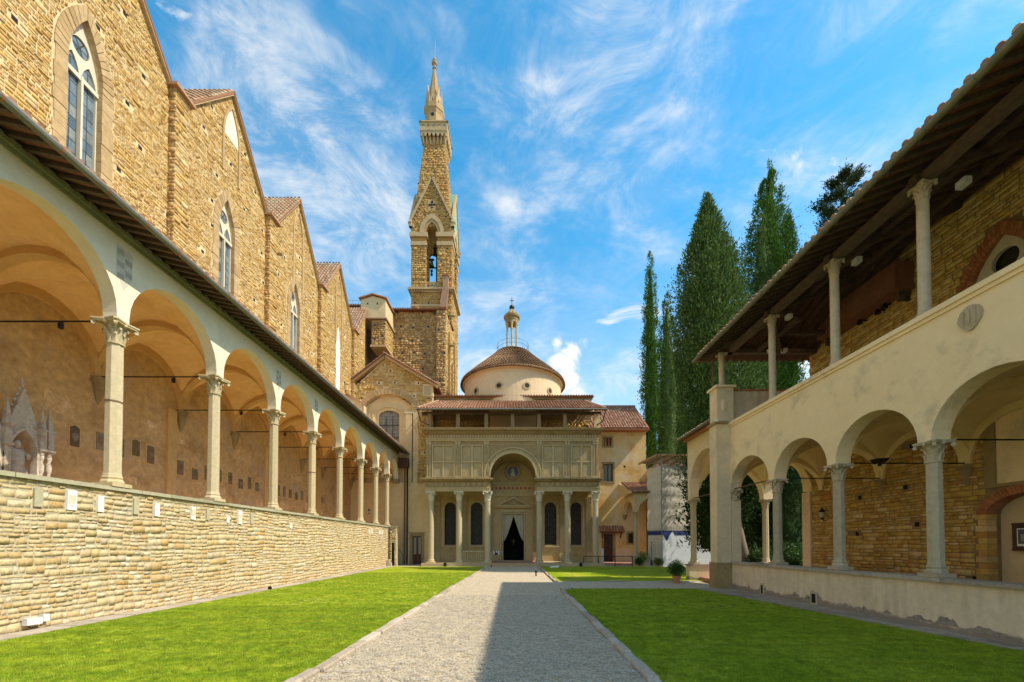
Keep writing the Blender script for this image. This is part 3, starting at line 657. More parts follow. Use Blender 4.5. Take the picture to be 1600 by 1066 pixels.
# kerbs
def kerb_run(p, q, wid, hgt, label, nmax=70, seed=1, step=(.5, 1.0)):
    rs = random.Random(seed); root = thing('stone_kerb', label, 'kerb', (p[0], p[1], 0)); root['kind'] = 'structure'; del root['category']
    P_ = Vector((p[0], p[1], 0)); Q = Vector((q[0], q[1], 0)); d = (Q - P_).normalized(); n = Vector((-d.y, d.x, 0)); L_ = (Q - P_).length; t = 0
    while t < L_ - .05:
        l = min(rs.uniform(*step), L_ - t); a = P_ + d * (t + .012); b = P_ + d * (t + l - .012); h = hgt + rs.uniform(-.025, .02); o = n * rs.uniform(-.03, .03); w = n * wid / 2; wi = n * (wid / 2 - .02 - rs.random() * .015)
        mb = MB(); lo = [a - w + o, b - w + o, b + w + o, a + w + o]
        mid = [Vector((x.x, x.y, h - .03)) for x in lo]; e = d * .02; hi = [a - wi + o + e, b - wi + o - e, b + wi + o - e, a + wi + o + e]; hi = [Vector((x.x, x.y, h)) for x in hi]
        lo = [Vector((x.x, x.y, -.02)) for x in lo]
        mb.add([tuple(x) for x in lo + mid + hi], [(0, 1, 5, 4), (1, 2, 6, 5), (2, 3, 7, 6), (3, 0, 4, 7), (4, 5, 9, 8), (5, 6, 10, 9), (6, 7, 11, 10), (7, 4, 8, 11), (8, 9, 10, 11)])
        mb.build('kerb_stone', 'kerb', root); t += l
kerb_run((pathL(3) - .02, 3), (pathL(38.5) - .02, 38.5), .21, .08, 'stone kerb along the left edge of the gravel path', seed=1)
kerb_run((pathR(3) + .02, 3), (pathR(18.6) + .02, 18.6), .21, .08, 'stone kerb along the near right edge of the gravel path', seed=2)
kerb_run((2.42, 18.8), (2.95, 19.5), .18, .07, 'kerb rounding the near corner of the cross path', seed=5, step=(.3, .45))
kerb_run((2.55, 23.5), (2.58, 38.5), .18, .07, 'stone kerb on the far right edge of the gravel path', seed=3)
kerb_run((2.6, 23.02), (10.9, 23.02), .16, .07, 'stone kerb on the far side of the cross path', seed=4)
# strips of paving at the wall feet
def slab_run(name, quad_fn, y0, y1, m, label, rows, seed, z=.012, ln=(.6, 1.1), parts=300):
    rs = random.Random(seed); root = thing(name, label, 'paving', (quad_fn(y0, .5), y0, 0)); root['kind'] = 'structure'; del root['category']; rest = MB()
    for r in range(rows):
        y = y0 - rs.uniform(0, .5)
        while y < y1:
            l = rs.uniform(*ln); a, b = r / rows, (r + 1) / rows; g = .012; yy = max(y, y0); y2 = min(y + l, y1); h = z + rs.uniform(-.006, .008)
            if y2 - yy > .1:
                pts = [(quad_fn(yy, a) + g, yy + g), (quad_fn(yy, b) - g, yy + g), (quad_fn(y2, b) - g, y2 - g), (quad_fn(y2, a) + g, y2 - g)]
                pts = [(x + rs.uniform(-.01, .01), y_ + rs.uniform(-.01, .01)) for x, y_ in pts]
                mb = MB() if y2 < 28 and parts > 0 else rest; parts -= 1
                mb.hexa([(x, y_, -.02) for x, y_ in pts], [(x, y_, h) for x, y_ in pts])
                if mb is not rest: mb.build('paving_slab', m, root)
            y += l
    if rest.v: rest.build('far_slabs', m, root, kind='stuff')
slab_run('paved_strip', lambda y, t: -12.2 + .74 * t, 3, 39.4, 'paving', 'narrow pale stone strip at the foot of the rubble parapet', 1, 5, z=.04)
def rx(y, t):
    e = 10.35 + (8 - y) * .125 if y < 11 else 9.97 - (y - 11) * .125
    return e + .02 + (10.8 - e) * t
slab_run('paved_strip', rx, 3, 19.55, 'paving_dark', 'rough grey paving along the plastered gallery parapet', 2, 6, z=.035, ln=(.4, .9))
sheet('chapel_forecourt', [(-11.6, 38.45), (15.0, 38.45), (15.0, 44), (-11.6, 44)], .006, 'paving', label='stone forecourt before the chapel steps')

# ================================================================== basilica (left range above the roof, back wall of the loggia)
CH = thing('basilica', 'tall golden rubble church flank with a row of steep gables above the left loggia', 'church', (-17.7, 24, 0))
XN = -17.3; VY = [12.15, 20.05, 27.9, 35.45, 42.9]; ZV, ZP = 25.35, 30.0
fN = frX(XN, 1)
def nave_outline(z0):
    pts = [(3, z0), (46.4, z0)]; top = []
    V2 = [4.3] + VY + [50.4]
    for i in range(len(V2) - 1):
        a, b = V2[i], V2[i + 1]; c = (a + b) / 2
        for (y, z) in ((a + .45, ZV), (c, ZP), (b - .45, ZV)):
            if 3 <= y <= 46.4: top.append((y, z))
    top.append((46.4, 29.6)); return pts + top[::-1]
def win_params(i): c = (VY[i - 1] + VY[i]) / 2 if i > 0 else (4.3 + VY[0]) / 2; return c
wins = []
for c, zs_, ri_ in ((7.9, 21.2, 2.3), (15.75, 21.2, 2.3), (23.75, 20.9, 2.2), (31.35, 20.8, 2.2)):
    wins.append((c, .66, 14.4, zs_, ri_))
out = nave_outline(14.15); out = [(y, z) for y, z in out]
holes = [opening(c, hw, zb, zs, ri, 16, True) for c, hw, zb, zs, ri in wins]
MB().panel(out, holes, fN, -.75, 0).build('wall', 'mortar_high', CH)
sur = [grow(c, hw, zb, zs, ri, .46, 16, True) for c, hw, zb, zs, ri in wins]
blind4 = opening(39.2, .42, 14.4, 21.2, 2.6, 12, True)
lun = [(y, z) for (y, z) in arch(24.0, .62, 27.0, 2.0, 12, True)]
masonry(CH, 'stone', 'rubble_high', fN, [p for p in out], sur + [blind4, lun + []], .22, .118, w=.018, parts=300, gap=.011, putlog=(2.3, 1.75, .19), seed=3, wave=.03, blocks=(1.1, .42))
for k, c in enumerate(VY):                                          # pilaster strips between the gables
    b = MB(); b.box(XN, XN + .34, c - .42, c + .42, 14.15, ZV - .12); pl = b.build('buttress', 'mortar_high', CH)
    masonry(pl, 'buttress_stone', 'rubble_high', frX(XN + .34, 1), [(c - .42, 14.2), (c + .42, 14.2), (c + .42, ZV - .15), (c - .42, ZV - .15)], [], .4, .2, parts=0, gap=.010, seed=20 + k)
    masonry(pl, 'buttress_stone', 'brown_rubble', frY(c - .42, -1), [(XN, 14.2), (XN + .36, 14.2), (XN + .36, ZV - .15), (XN, ZV - .15)], [], .3, .2, parts=0, gap=.010, seed=30 + k)  # face turned from the sun: its shade is put into a browner stone
    MB().box(XN - .3, XN + .55, c - .6, c + .6, ZV - .12, ZV + .02).build('buttress_cap', 'cap_tile', CH)
# gable copings and roofs running back over each bay
V2 = [4.3] + VY + [50.4]
for i in range(len(V2) - 1):
    a, b = V2[i] + .45, V2[i + 1] - .45; c = (a + b) / 2
    for (p, q, s) in ((a, c, 1), (c, b, -1)):
        pz, qz = (ZV, ZP) if s > 0 else (ZP, ZV)
        if p > 46: continue
        d = Vector((0, q - p, qz - pz)); ln = d.length; d.normalize(); up = d if s > 0 else -d
        st = Vector((XN + .22, p, pz)) if s > 0 else Vector((XN + .22, q, qz))
        cp = MB().bar((XN + .04, p, pz - .03), (XN + .04, q, qz - .03), .30, .16, up=(0, -d.z, d.y)); cp.build('gable_coping', 'ring_stone', CH)
        tile_roof(CH, st + Vector((0, 0, .09)), (-1, 0, 0), 5.2, tuple(up), ln, .30, .42, m='dull_tile', name='gable_roof', seed=i * 2 + (s > 0))
# windows
def tracery_window(c, hw, zb, zs, ri, X, detail):
    fw = frX(X, 1); outer = opening(c, hw, zb, zs, ri, 16, True)
    fr_ = MB(); inner = opening(c, hw - .09, zb + .05, zs, ri - .12, 16, True)
    lz = zs - .15; lights = []; mu = .04; lw = (hw - .05 - mu) / 2
    for s in (-1, 1): lights.append(opening(c + s * (lw + mu), lw, zb + .08, lz, .80, 10, True))
    oc = [(c + .33 * math.cos(t * math.pi / 8), zs + 1.12 + .37 * math.sin(t * math.pi / 8)) for t in range(16)]
    w = fr_.panel(outer, lights + [oc], fw, -.34, -.20).build('window', 'tracery_stone', CH)
    MB().panel([(y, z) for y, z in inner], [], fw, -.29, -.27).build('stained_glass', 'lead', w)
    gz = zb + .1; rows = 16; ph = (zs + .9 - gz) / rows; rs = random.Random(int(c))
    pane_me = None
    for s in (-1, 1):
        x0 = c + s * (lw + mu) - lw + .02; pw = (2 * lw - .04) / 2
        for r in range(rows):
            for k in range(2):
                z0 = gz + r * ph; 
                if r >= rows - 2 and ((k == 0) == (s < 0) or r == rows - 1): pass
                pb = MB(); g = .018; a0, a1 = x0 + k * pw + g, x0 + (k + 1) * pw - g
                if z0 > lz + .1: f = max(0.25, 1 - (z0 - lz) / 1.0); m_ = c + s * (lw + mu); f = max(.2, 1 - ((z0 - lz) / .85) ** 1.4) if z0 < lz + .8 else .01; a0, a1 = m_ + (a0 - m_) * f, m_ + (a1 - m_) * f
                pb.panel([(a0, z0 + g), (a1, z0 + g), (a1, z0 + ph - g), (a0, z0 + ph - g)], [], fw, -.268, -.262 + rs.uniform(0, .004)); pb.build('pane', 'glass_blue', w)
    for t in range(6):
        a0, a1 = t * math.pi / 3 + .06, (t + 1) * math.pi / 3 - .06
        MB().panel([(c + .06 * math.cos((a0 + a1) / 2), zs + 1.12 + .05 * math.sin((a0 + a1) / 2)), (c + .30 * math.cos(a0), zs + 1.12 + .33 * math.sin(a0)), (c + .31 * math.cos((a0 + a1) / 2), zs + 1.12 + .34 * math.sin((a0 + a1) / 2)), (c + .30 * math.cos(a1), zs + 1.12 + .33 * math.sin(a1))], [], fw, -.268, -.26).build('pane', 'glass_blue', w)
    MB().box(X - .2, X - .12, c - hw + .02, c + hw - .02, lz - .12, lz + .06).build('transom', 'tracery_stone', w)
    MB().box(X - .2, X - .1, c - mu, c + mu, zb, lz + .1).build('mullion', 'tracery_stone', w)
    # stone surround, jamb blocks and voussoirs
    co = arch(c, hw + .46, zs, ri + .58, 20, True); ci = arch(c, hw - .012, zs, ri - .012, 20, True); rs = random.Random(4)
    for i in range(20):
        g = .06
        def lp(A, B, t): return (A[0] + (B[0] - A[0]) * t, A[1] + (B[1] - A[1]) * t)
        q = [lp(ci[i], ci[i + 1], g), lp(ci[i], ci[i + 1], 1 - g), lp(co[i], co[i + 1], 1 - g), lp(co[i], co[i + 1], g)]
        MB().panel(q, [], fN, -.12, .045 + rs.uniform(0, .025)).build('voussoir', 'ring_stone', w)
    z = zb
    while z < zs - .1:
        h = min(rs.uniform(.35, .6), zs - z)
        for s in (-1, 1):
            e = rs.uniform(.40, .50); y0, y1 = sorted((c + s * (hw - .012), c + s * (hw + e))); MB().box(XN - .19, XN + .03 + rs.uniform(0, .025), y0, y1, z + .008, z + h - .008).build('jamb_stone', 'ring_stone', w)
        z += h
for wdw in wins: tracery_window(*wdw, XN, True)
MB().panel(blind4, [], fN, -.05, .012).build('blind_window', 'marble', CH, label='tall narrow blind window filled with white plaster')
MB().panel(lun, [], fN, -.05, .02).build('lunette', 'white_plaster', CH, label='cream pointed lunette under the gable peak')
for c, t in ((24.0, 1), (31.68, 1), (39.2, 1)):                       # lancet outlines near the peaks
    MB().band(grow(c, .62, 22.0 if c > 25 else 24.6, 27.0, 2.0, 0, 12, True), grow(c, .62, 22.0 if c > 25 else 24.6, 27.0, 2.0, .14, 12, True), fN, -.02, .09).build('lancet_moulding', 'ring_stone', CH)
sp = MB().tube([(XN + .0, 28.4, 23.3), (XN + .7, 28.4, 23.15)], .13, 8); sp.build('water_spout', 'serena', CH)
# lower wall inside the loggia
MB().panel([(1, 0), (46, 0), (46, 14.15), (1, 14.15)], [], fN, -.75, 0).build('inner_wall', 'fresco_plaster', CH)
for c in (12.15, 20.05, 27.9, 35.45):
    MB().box(XN, XN + .12, c - .26, c + .26, 3.0, 9.0).build('pilaster_strip', 'rib_plaster', CH)
rs = random.Random(8)
y = 13.9
while y < 37:                                                        # coats of arms and grave plaques let into the wall
    if abs(y - 20.05) > .5 and abs(y - 27.9) > .5 and y > 15.4 and abs(y - 35.45) > .5:
        w, h = rs.uniform(.30, .46), rs.uniform(.55, .82); z = 6.15 + rs.uniform(-.12, .12) - (y > 20) * .35
        fr_ = MB().panel([(y - w / 2, z), (y + w / 2, z), (y + w / 2, z + h)] + ([(y, z + h * 1.12)] if rs.random() < .4 else []) + [(y - w / 2, z + h)], [], fN, 0, .05).build('grave_plaque', 'plaque_dark', CH)
        MB().panel([(y - w / 2 - .06, z - .06), (y + w / 2 + .06, z - .06), (y + w / 2 + .06, z + h + .14), (y - w / 2 - .06, z + h + .14)], [], fN, -.01, .018).build('plaque_frame', 'rib_plaster', fr_)
        cr = MB().lathe(0, 0, [(.01, -.18), (.10, -.06), (.13, .06), (.11, .14), (.01, .16)], 8); cr.v = [(XN + .05 + max(0, x) * .5, y + yy, z + h * .5 + zz) for x, yy, zz in cr.v]; cr.build('shield', 'plaque_dark', fr_)
    y += rs.uniform(.72, .98)

rs = random.Random(21); y = 14.6
while y < 37:                                                        # faded painted fields and bare plaster patches on the back wall
    w, h = rs.uniform(.8, 2.2), rs.uniform(.35, .9); z = rs.uniform(4.6, 5.2) if rs.random() < .6 else rs.uniform(6.9, 7.5); n = 7
    q = [(y + w * i / n, z + rs.uniform(-.08, .08)) for i in range(n + 1)] + [(y + w * (1 - i / n), z + h + rs.uniform(-.12, .12)) for i in range(n + 1)]
    MB().panel(q, [], fN, 0, .006).build('faded_fresco', 'faded_paint', CH); y += w + rs.uniform(.3, 1.1)
# ================================================================== left loggia
LG = thing('cloister_loggia', 'left cloister arcade of octagonal columns and round arches on the rubble parapet', 'loggia', (-14.7, 22, 0))
XL = -12.2; LYS = [0.2, 4.2, 8.25, 12.35, 16.5, 20.65, 24.65, 28.6, 32.6, 36.2, 39.45, 42.6]; ZC0, ZC1 = 3.96, 9.12
fL = frX(XL, 1); ris = [min((LYS[i + 1] - LYS[i]) / 2 - .2, 1.78) + .30 for i in range(len(LYS) - 1)]; ris[-2] = 1.95; ris[-1] = 1.95
arcade_wall(fL, LYS, ZC1, ris, .2, 12.1, -.44, 0, 0, 42.75).build('arcade_wall', 'white_plaster', LG)
for i, y in enumerate(LYS[:-1]):
    column(LG, XL - .23, y, ZC0, ZC1, .218, .72, .36, .80, 8, band=(6.6 if y in (12.35, 24.65) else False))
for y in LYS[1:]:                                                    # corbels, tie rods, transverse ribs
    k = MB(); k.lathe(XN + .02, y, [(.03, ZC1 - 1.1), (.12, ZC1 - .85), (.2, ZC1 - .6), (.20, ZC1 - .5), (.28, ZC1 - .2), (.33, ZC1 - .1), (.33, ZC1)], 8, math.pi / 8)
    for a in range(5): leaf_strip(k, XN + .02, y, -math.pi / 2 + a * math.pi / 4, .16, ZC1 - .6, ZC1 - .15, .18, .18)
    k.build('corbel', 'serena', LG)
    MB().tube([(XL - .3, y, ZC1 + .06), (XN, y, ZC1 + .06)], .026, 6).build('tie_rod', 'iron', LG)
    x0, x1 = XN, XL - .44; ci = arch((x0 + x1) / 2, (x1 - x0) / 2 - .02, ZC1, 2.12, 18); co = arch((x0 + x1) / 2, (x1 - x0) / 2 + .25, ZC1, 2.45, 18)
    MB().band(ci, co, lambda u, v, w, y=y: (u, y + w, v), -.17, .17).build('rib', 'rib_plaster', LG)
for i in range(len(LYS) - 1):
    y0, y1 = LYS[i], LYS[i + 1]
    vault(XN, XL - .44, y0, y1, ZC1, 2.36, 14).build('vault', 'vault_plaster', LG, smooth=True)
    c, a = (y0 + y1) / 2, (y1 - y0) / 2
    MB().band(arch(c, a - .26, ZC1, 2.02, 16), arch(c, a + .02, ZC1, 2.4, 16), fN, 0, .16).build('wall_rib', 'rib_plaster', LG)
for y in LYS[3:9:1]:                                                 # small spot lamps clipped to the rods
    s = MB().tube([(XL - 1.9, y, ZC1 + .08), (XL - 1.9, y, ZC1 - .05)], .02, 6); s.lathe(XL - 1.9, y - .05, [(.06, ZC1 - .2), (.075, ZC1 - .05), (.02, ZC1)], 8)
    s.build('spot_lamp', 'iron', LG)
MB().box(XN, XL - .5, 1, 42.6, 2.0, 2.6).build('floor', 'cotto_floor', LG)
MB().box(XL - .05, XL + .10, 0, 42.6, 11.86, 11.98).build('cornice', 'green_stone', LG)
MB().box(XL - .05, XL + .05, 0, 42.6, 11.72, 11.86).build('cornice_fillet', 'green_stone', LG)
y = 2.2
while y < 42.6:
    MB().bar((XL - .2, y, 12.16), (XL + 1.0, y, 11.90), .10, .13).build('rafter', 'dark_wood', LG); y += .36
MB().hexa([(XL - .3, 0, 12.26), (XL + 1.08, 0, 11.93), (XL + 1.08, 42.7, 11.93), (XL - .3, 42.7, 12.26)], [(XL - .3, 0, 12.32), (XL + 1.08, 0, 11.99), (XL + 1.08, 42.7, 11.99), (XL - .3, 42.7, 12.32)]).build('roof_boards', 'pianelle', LG)
rf = MB().hexa([(XN, 0, 14.1), (XL + 1.05, 0, 12.0), (XL + 1.05, 42.7, 12.0), (XN, 42.7, 14.1)], [(XN, 0, 14.2), (XL + 1.05, 0, 12.08), (XL + 1.05, 42.7, 12.08), (XN, 42.7, 14.2)]).build('roof', 'terracotta', LG)
tb = MB(); tiles(tb, (XL + .98, 0, 12.04), (0, 1, 0), (-6.15, 0, 2.12), 150, 4, .285, .4, 5); o = tb.build('roof_tiles', 'terracotta', rf); o['kind'] = 'stuff'
g = MB().tube([(XL + 1.10, 0, 11.90), (XL + 1.10, 42.9, 11.88)], .10, 10).build('gutter', 'gutter_metal', LG, smooth=False)
y = 1.5
while y < 42: b = MB().tube([(XL + 1.10, y, 11.90), (XL + 1.10, y + .05, 11.90)], .108, 10); b.build('gutter_band', 'copper_band', g); y += 1.15
for y0, col in ((14.35, 0), (22.6, 1), (26.4, 2)):                   # worn painted patches on the spandrels
    pass
def shield_paint(y, z, w, h, m1, m2, seed):
    rs = random.Random(seed); base = MB().panel([(y - w / 2, z + h), (y + w / 2, z + h * .95), (y + w / 2, z + h * .35), (y, z), (y - w / 2, z + h * .4)], [], fL, 0, .004).build('painted_shield', m1, LG)
    for r in range(5):
        for c in range(2):
            if (r + c) % 2: continue
            a = y - w / 2 + c * w / 2 + .03; b = z + h * (.22 + r * .14); MB().panel([(a, b), (a + w * .42, b), (a + w * .42, b + h * .13), (a, b + h * .13)], [], fL, .004, .007).build('painted_check', m2, base)
mat('paint_grey', [(.46, .44, .36), (.58, .54, .44)], var=.2, bump=.1, nscale=5)
mat('paint_dark', [(.30, .29, .24), (.42, .38, .30)], var=.2, bump=.1, nscale=5)
shield_paint(12.35, 10.15, .52, 1.35, 'paint_grey', 'paint_dark', 1)
shield_paint(20.65, 10.2, .42, 1.1, 'paint_grey', 'paint_dark', 2)
shield_paint(24.65, 10.2, .42, 1.0, 'paint_grey', 'paint_dark', 3)

# ================================================================== rubble parapet
PW = thing('rubble_parapet', 'long golden rubble stone parapet under the left loggia with white marble plaques', 'wall', (XL - .3, 20, 0))
MB().box(XL - .6, XL - .02, 1, 39.3, 0, 3.84).build('wall_core', 'mortar', PW)
plq = [(104, 120, 765, 797, 1), (152, 162, 774, 800, 1), (241, 249, 786, 807, 1), (298, 305, 791, 812, 1), (354, 358, 806, 817, 1), (372, 378, 795, 819, 1), (52, 67, 762, 792, 0), (208, 217, 778, 804, 0), (322, 327, 795, 813, 0), (391, 396, 803, 819, 0), (453, 456, 817, 826, 1), (576, 578, 826, 834, 1), (580, 582, 826, 834, 1), (592, 594, 828, 835, 1), (596, 598, 828, 835, 1)]
def PX(px, py, X):
    x = (px - 800) / FPX; u = (CY0 - py) / FPX; dy = math.cos(PITCH) - u * math.sin(PITCH); dz = math.sin(PITCH) + u * math.cos(PITCH); t = X / x
    return dy * t, EYE + dz * t
ph = []
for a, b, c, d, wh in plq:
    y0, zt = PX(a, c, XL); y1, _ = PX(b, c, XL); ym, zb = PX(a, d, XL); _, zt2 = PX(b, c, XL)
    ph.append((y0, max(y1, y0 + .12), min(zb, zt - .2), min(zt, 3.7), wh))
fP = frX(XL - .02, 1)
masonry(PW, 'stone', 'rubble', fP, [(4, 0), (39.3, 0), (39.3, 3.84), (4, 3.84)], [[(a, c), (b, c), (b, d), (a, d)] for a, b, c, d, w in ph],   .23, .155, w=.016, parts=300, gap=.009, seed=5, jit=.9, rowvar=.45, wave=.03, blocks=(.95, .42))
for a, b, c, d, wh in ph:
    p = MB().panel([(a + .01, c + .01), (b - .01, c + .01), (b - .01, d - .01), (a + .01, d - .01)], [], fP, -.01, .05).build('plaque', 'marble' if wh else 'slab_beige', PW, label='white marble plaque let into the parapet' if wh else 'weathered grey stone panel in the parapet')
    if wh and b - a > .2:
        MB().panel([(a + .06, d - .42), (b - .06, d - .42), (b - .06, d - .38), (a + .06, d - .38)], [], fP, .05, .062).build('plaque_moulding', 'marble', p)
        s = MB().panel([((a + b) / 2 - .1, c + .42), ((a + b) / 2 + .1, c + .42), ((a + b) / 2 + .09, c + .2), ((a + b) / 2, c + .1), ((a + b) / 2 - .09, c + .2)], [], fP, .05, .06).build('plaque_shield', 'tracery_stone', p)
rs = random.Random(2); y = 2
while y < 39.3:
    l = min(rs.uniform(1.1, 1.9), 39.35 - y); MB().box(XL - .62, XL + .07 + rs.uniform(-.015, .01), y + .004, y + l - .004, 3.84, 3.955 + rs.uniform(-.008, .006)).build('coping_slab', 'coping', PW); y += l
EW = thing('stub_wall', 'short rubble wall with a narrow dark doorway at the far end of the parapet', 'wall', (-11.9, 39.9, 0))
hd = [(-11.98, 0), (-11.72, 0), (-11.72, 2.3), (-11.98, 2.3)]
MB().panel([(-12.2, 0), (-11.98, 0), (-11.98, 2.3), (-11.72, 2.3), (-11.72, 0), (-11.5, 0), (-11.5, 3.86), (-12.2, 3.86)], [], frY(39.62, -1), -.5, 0).build('wall_core', 'mortar', EW)
masonry(EW, 'stone', 'rubble', frY(39.62, -1), [(-12.2, 0), (-11.5, 0), (-11.5, 3.86), (-12.2, 3.86)], [hd], .28, .19, parts=0, seed=9)
MB().box(-12.25, -11.45, 39.55, 40.1, 3.86, 3.95).build('coping_slab', 'coping', EW)
MB().box(-12.0, -11.7, 39.75, 39.85, 0, 2.3).build('door', 'interior_dark', EW)  # near-black sheet that paints the shade inside the open doorway
b = MB(); b.box(-12.12, -11.75, 38.7, 39.05, .02, .38); b.box(-12.08, -11.9, 38.75, 39.0, .38, .72); tag(b.build('stone_block', 'kerb'), 'stacked pale stone block standing at the far end of the rubble parapet', 'stone block')
# flood light boxes at the wall foot
FB = thing('floodlight_box', 'white floodlight box and junction box low on the rubble parapet at the left', 'floodlight', (XL + .1, 10.1, 0))
MB().box(XL, XL + .14, 9.95, 10.28, .16, .33).build('lamp_housing', 'white_metal', FB)
MB().box(XL, XL + .12, 10.31, 10.45, .2, .38).build('junction_box', 'white_metal', FB)
MB().tube([(XL + .05, 10.0, .16), (XL + .05, 10.1, .08), (XL + .05, 10.3, .1)], .012, 5).build('bracket', 'iron', FB)
tag(MB().box(-11.56, -11.44, 18.9, 19.02, .03, .16).box(-11.53, -11.47, 18.94, 18.98, .16, .2).build('ground_lamp', 'iron'), 'small black lamp on the pale strip at the foot of the left parapet', 'lamp')

# ================================================================== gothic tomb
TB = thing('gothic_tomb', 'pale marble wall tomb with gables, pinnacles and a carved figure at the left edge', 'tomb', (-16.7, 13.0, 3.0))
XT = -16.55; fT = frX(XT, 1)
MB().box(XN, XT + .1, 11.3, 14.35, 3.0, 3.9).build('plinth', 'tomb_marble', TB)
bays = [(13.42, .42, 1), (12.45, .34, .8), (11.6, .34, .8)]
for c, hw, sc in bays:
    zs = 5.35; ri = hw * 1.7; zt = 3.9 + 3.6 * (1 if sc == 1 else .86)
    outl = [(c - hw - .12, 3.9), (c + hw + .12, 3.9), (c + hw + .12, zs + .5), (c, zt), (c - hw - .12, zs + .5)]
    h = opening(c, hw - .06, 3.95, zs, ri, 12, True)
    g = MB().panel(outl, [h], fT, -.18, 0).build('gabled_niche', 'tomb_marble', TB)
    MB().band(grow(c, hw - .06, 3.95, zs, ri, 0, 12, True), grow(c, hw - .06, 3.95, zs, ri, .07, 12, True), fT, 0, .05).build('arch_moulding', 'tomb_marble', g)
    MB().panel([(c - hw - .12, 3.9), (c + hw + .12, 3.9), (c + hw + .12, zs + .5), (c, zt - .1), (c - hw - .12, zs + .5)], [], fT, -.72, -.66).build('niche_back', 'tomb_marble', g)
    for s in (-1, 1):
        n = 8
        for i in range(n):
            t = (i + .5) / n; yy = c + s * (hw + .14) * (1 - t); zz = zs + .5 + (zt - zs - .5) * t + .03
            k = MB().lathe(XT - .08, yy + s * .03, [(.01, zz - .05), (.05, zz), (.035, zz + .05), (.01, zz + .07)], 6); k.build('crocket', 'tomb_marble', g)
    MB().lathe(XT - .08, c, [(.03, zt), (.03, zt + .08), (.09, zt + .14), (.03, zt + .2), (.05, zt + .28), (.01, zt + .36)], 8).build('finial', 'tomb_marble', g)
for y, big in ((14.15, 1), (13.92, 1), (12.95, 1), (12.02, 1), (11.25, 0)):
    for xx in ((XT + .02,) if big else (XT + .02,)):
        mb = MB(); pts = []; k0 = len(mb.v); n = 8; H0, H1 = 3.9, 5.3
        rings = 22
        for i in range(rings + 1):
            z = H0 + (H1 - H0) * i / rings
            for j in range(n):
                t = 2 * math.pi * j / n + i * .45; r = .062 * (1 + .22 * (1 if j % 4 < 2 else -1)); mb.v.append((xx + r * math.cos(t), y + r * math.sin(t), z))
        for i in range(rings):
            for j in range(n): a = i * n + j; b = i * n + (j + 1) % n; mb.f.append((a, b, b + n, a + n))
        c_ = mb.build('twisted_column', 'tomb_marble', TB)
        capital(xx, y, 5.3, .16, .06, .2).build('capital', 'tomb_marble', c_)
        MB().box(xx - .12, xx + .12, y - .12, y + .12, 5.46, 5.54).box(xx - .09, xx + .09, y - .09, y + .09, 5.54, 6.15).box(xx - .12, xx + .12, y - .12, y + .12, 6.15, 6.22).lathe(xx, y, [(.12, 6.22), (.02, 6.95), (.05, 7.0), (.01, 7.06)], 4, math.pi / 4).build('pinnacle', 'tomb_marble', c_)
tr = MB(); tr.hexa([(XN, 12.9, 6.2), (XT - .2, 12.9, 6.2), (XT - .2, 13.95, 6.2), (XN, 13.95, 6.2)], [(XN, 13.35, 7.35), (XT - .2, 13.35, 7.0), (XT - .2, 13.5, 7.0), (XN, 13.5, 7.35)]); tr.build('canopy_roof', 'rib_plaster', TB)
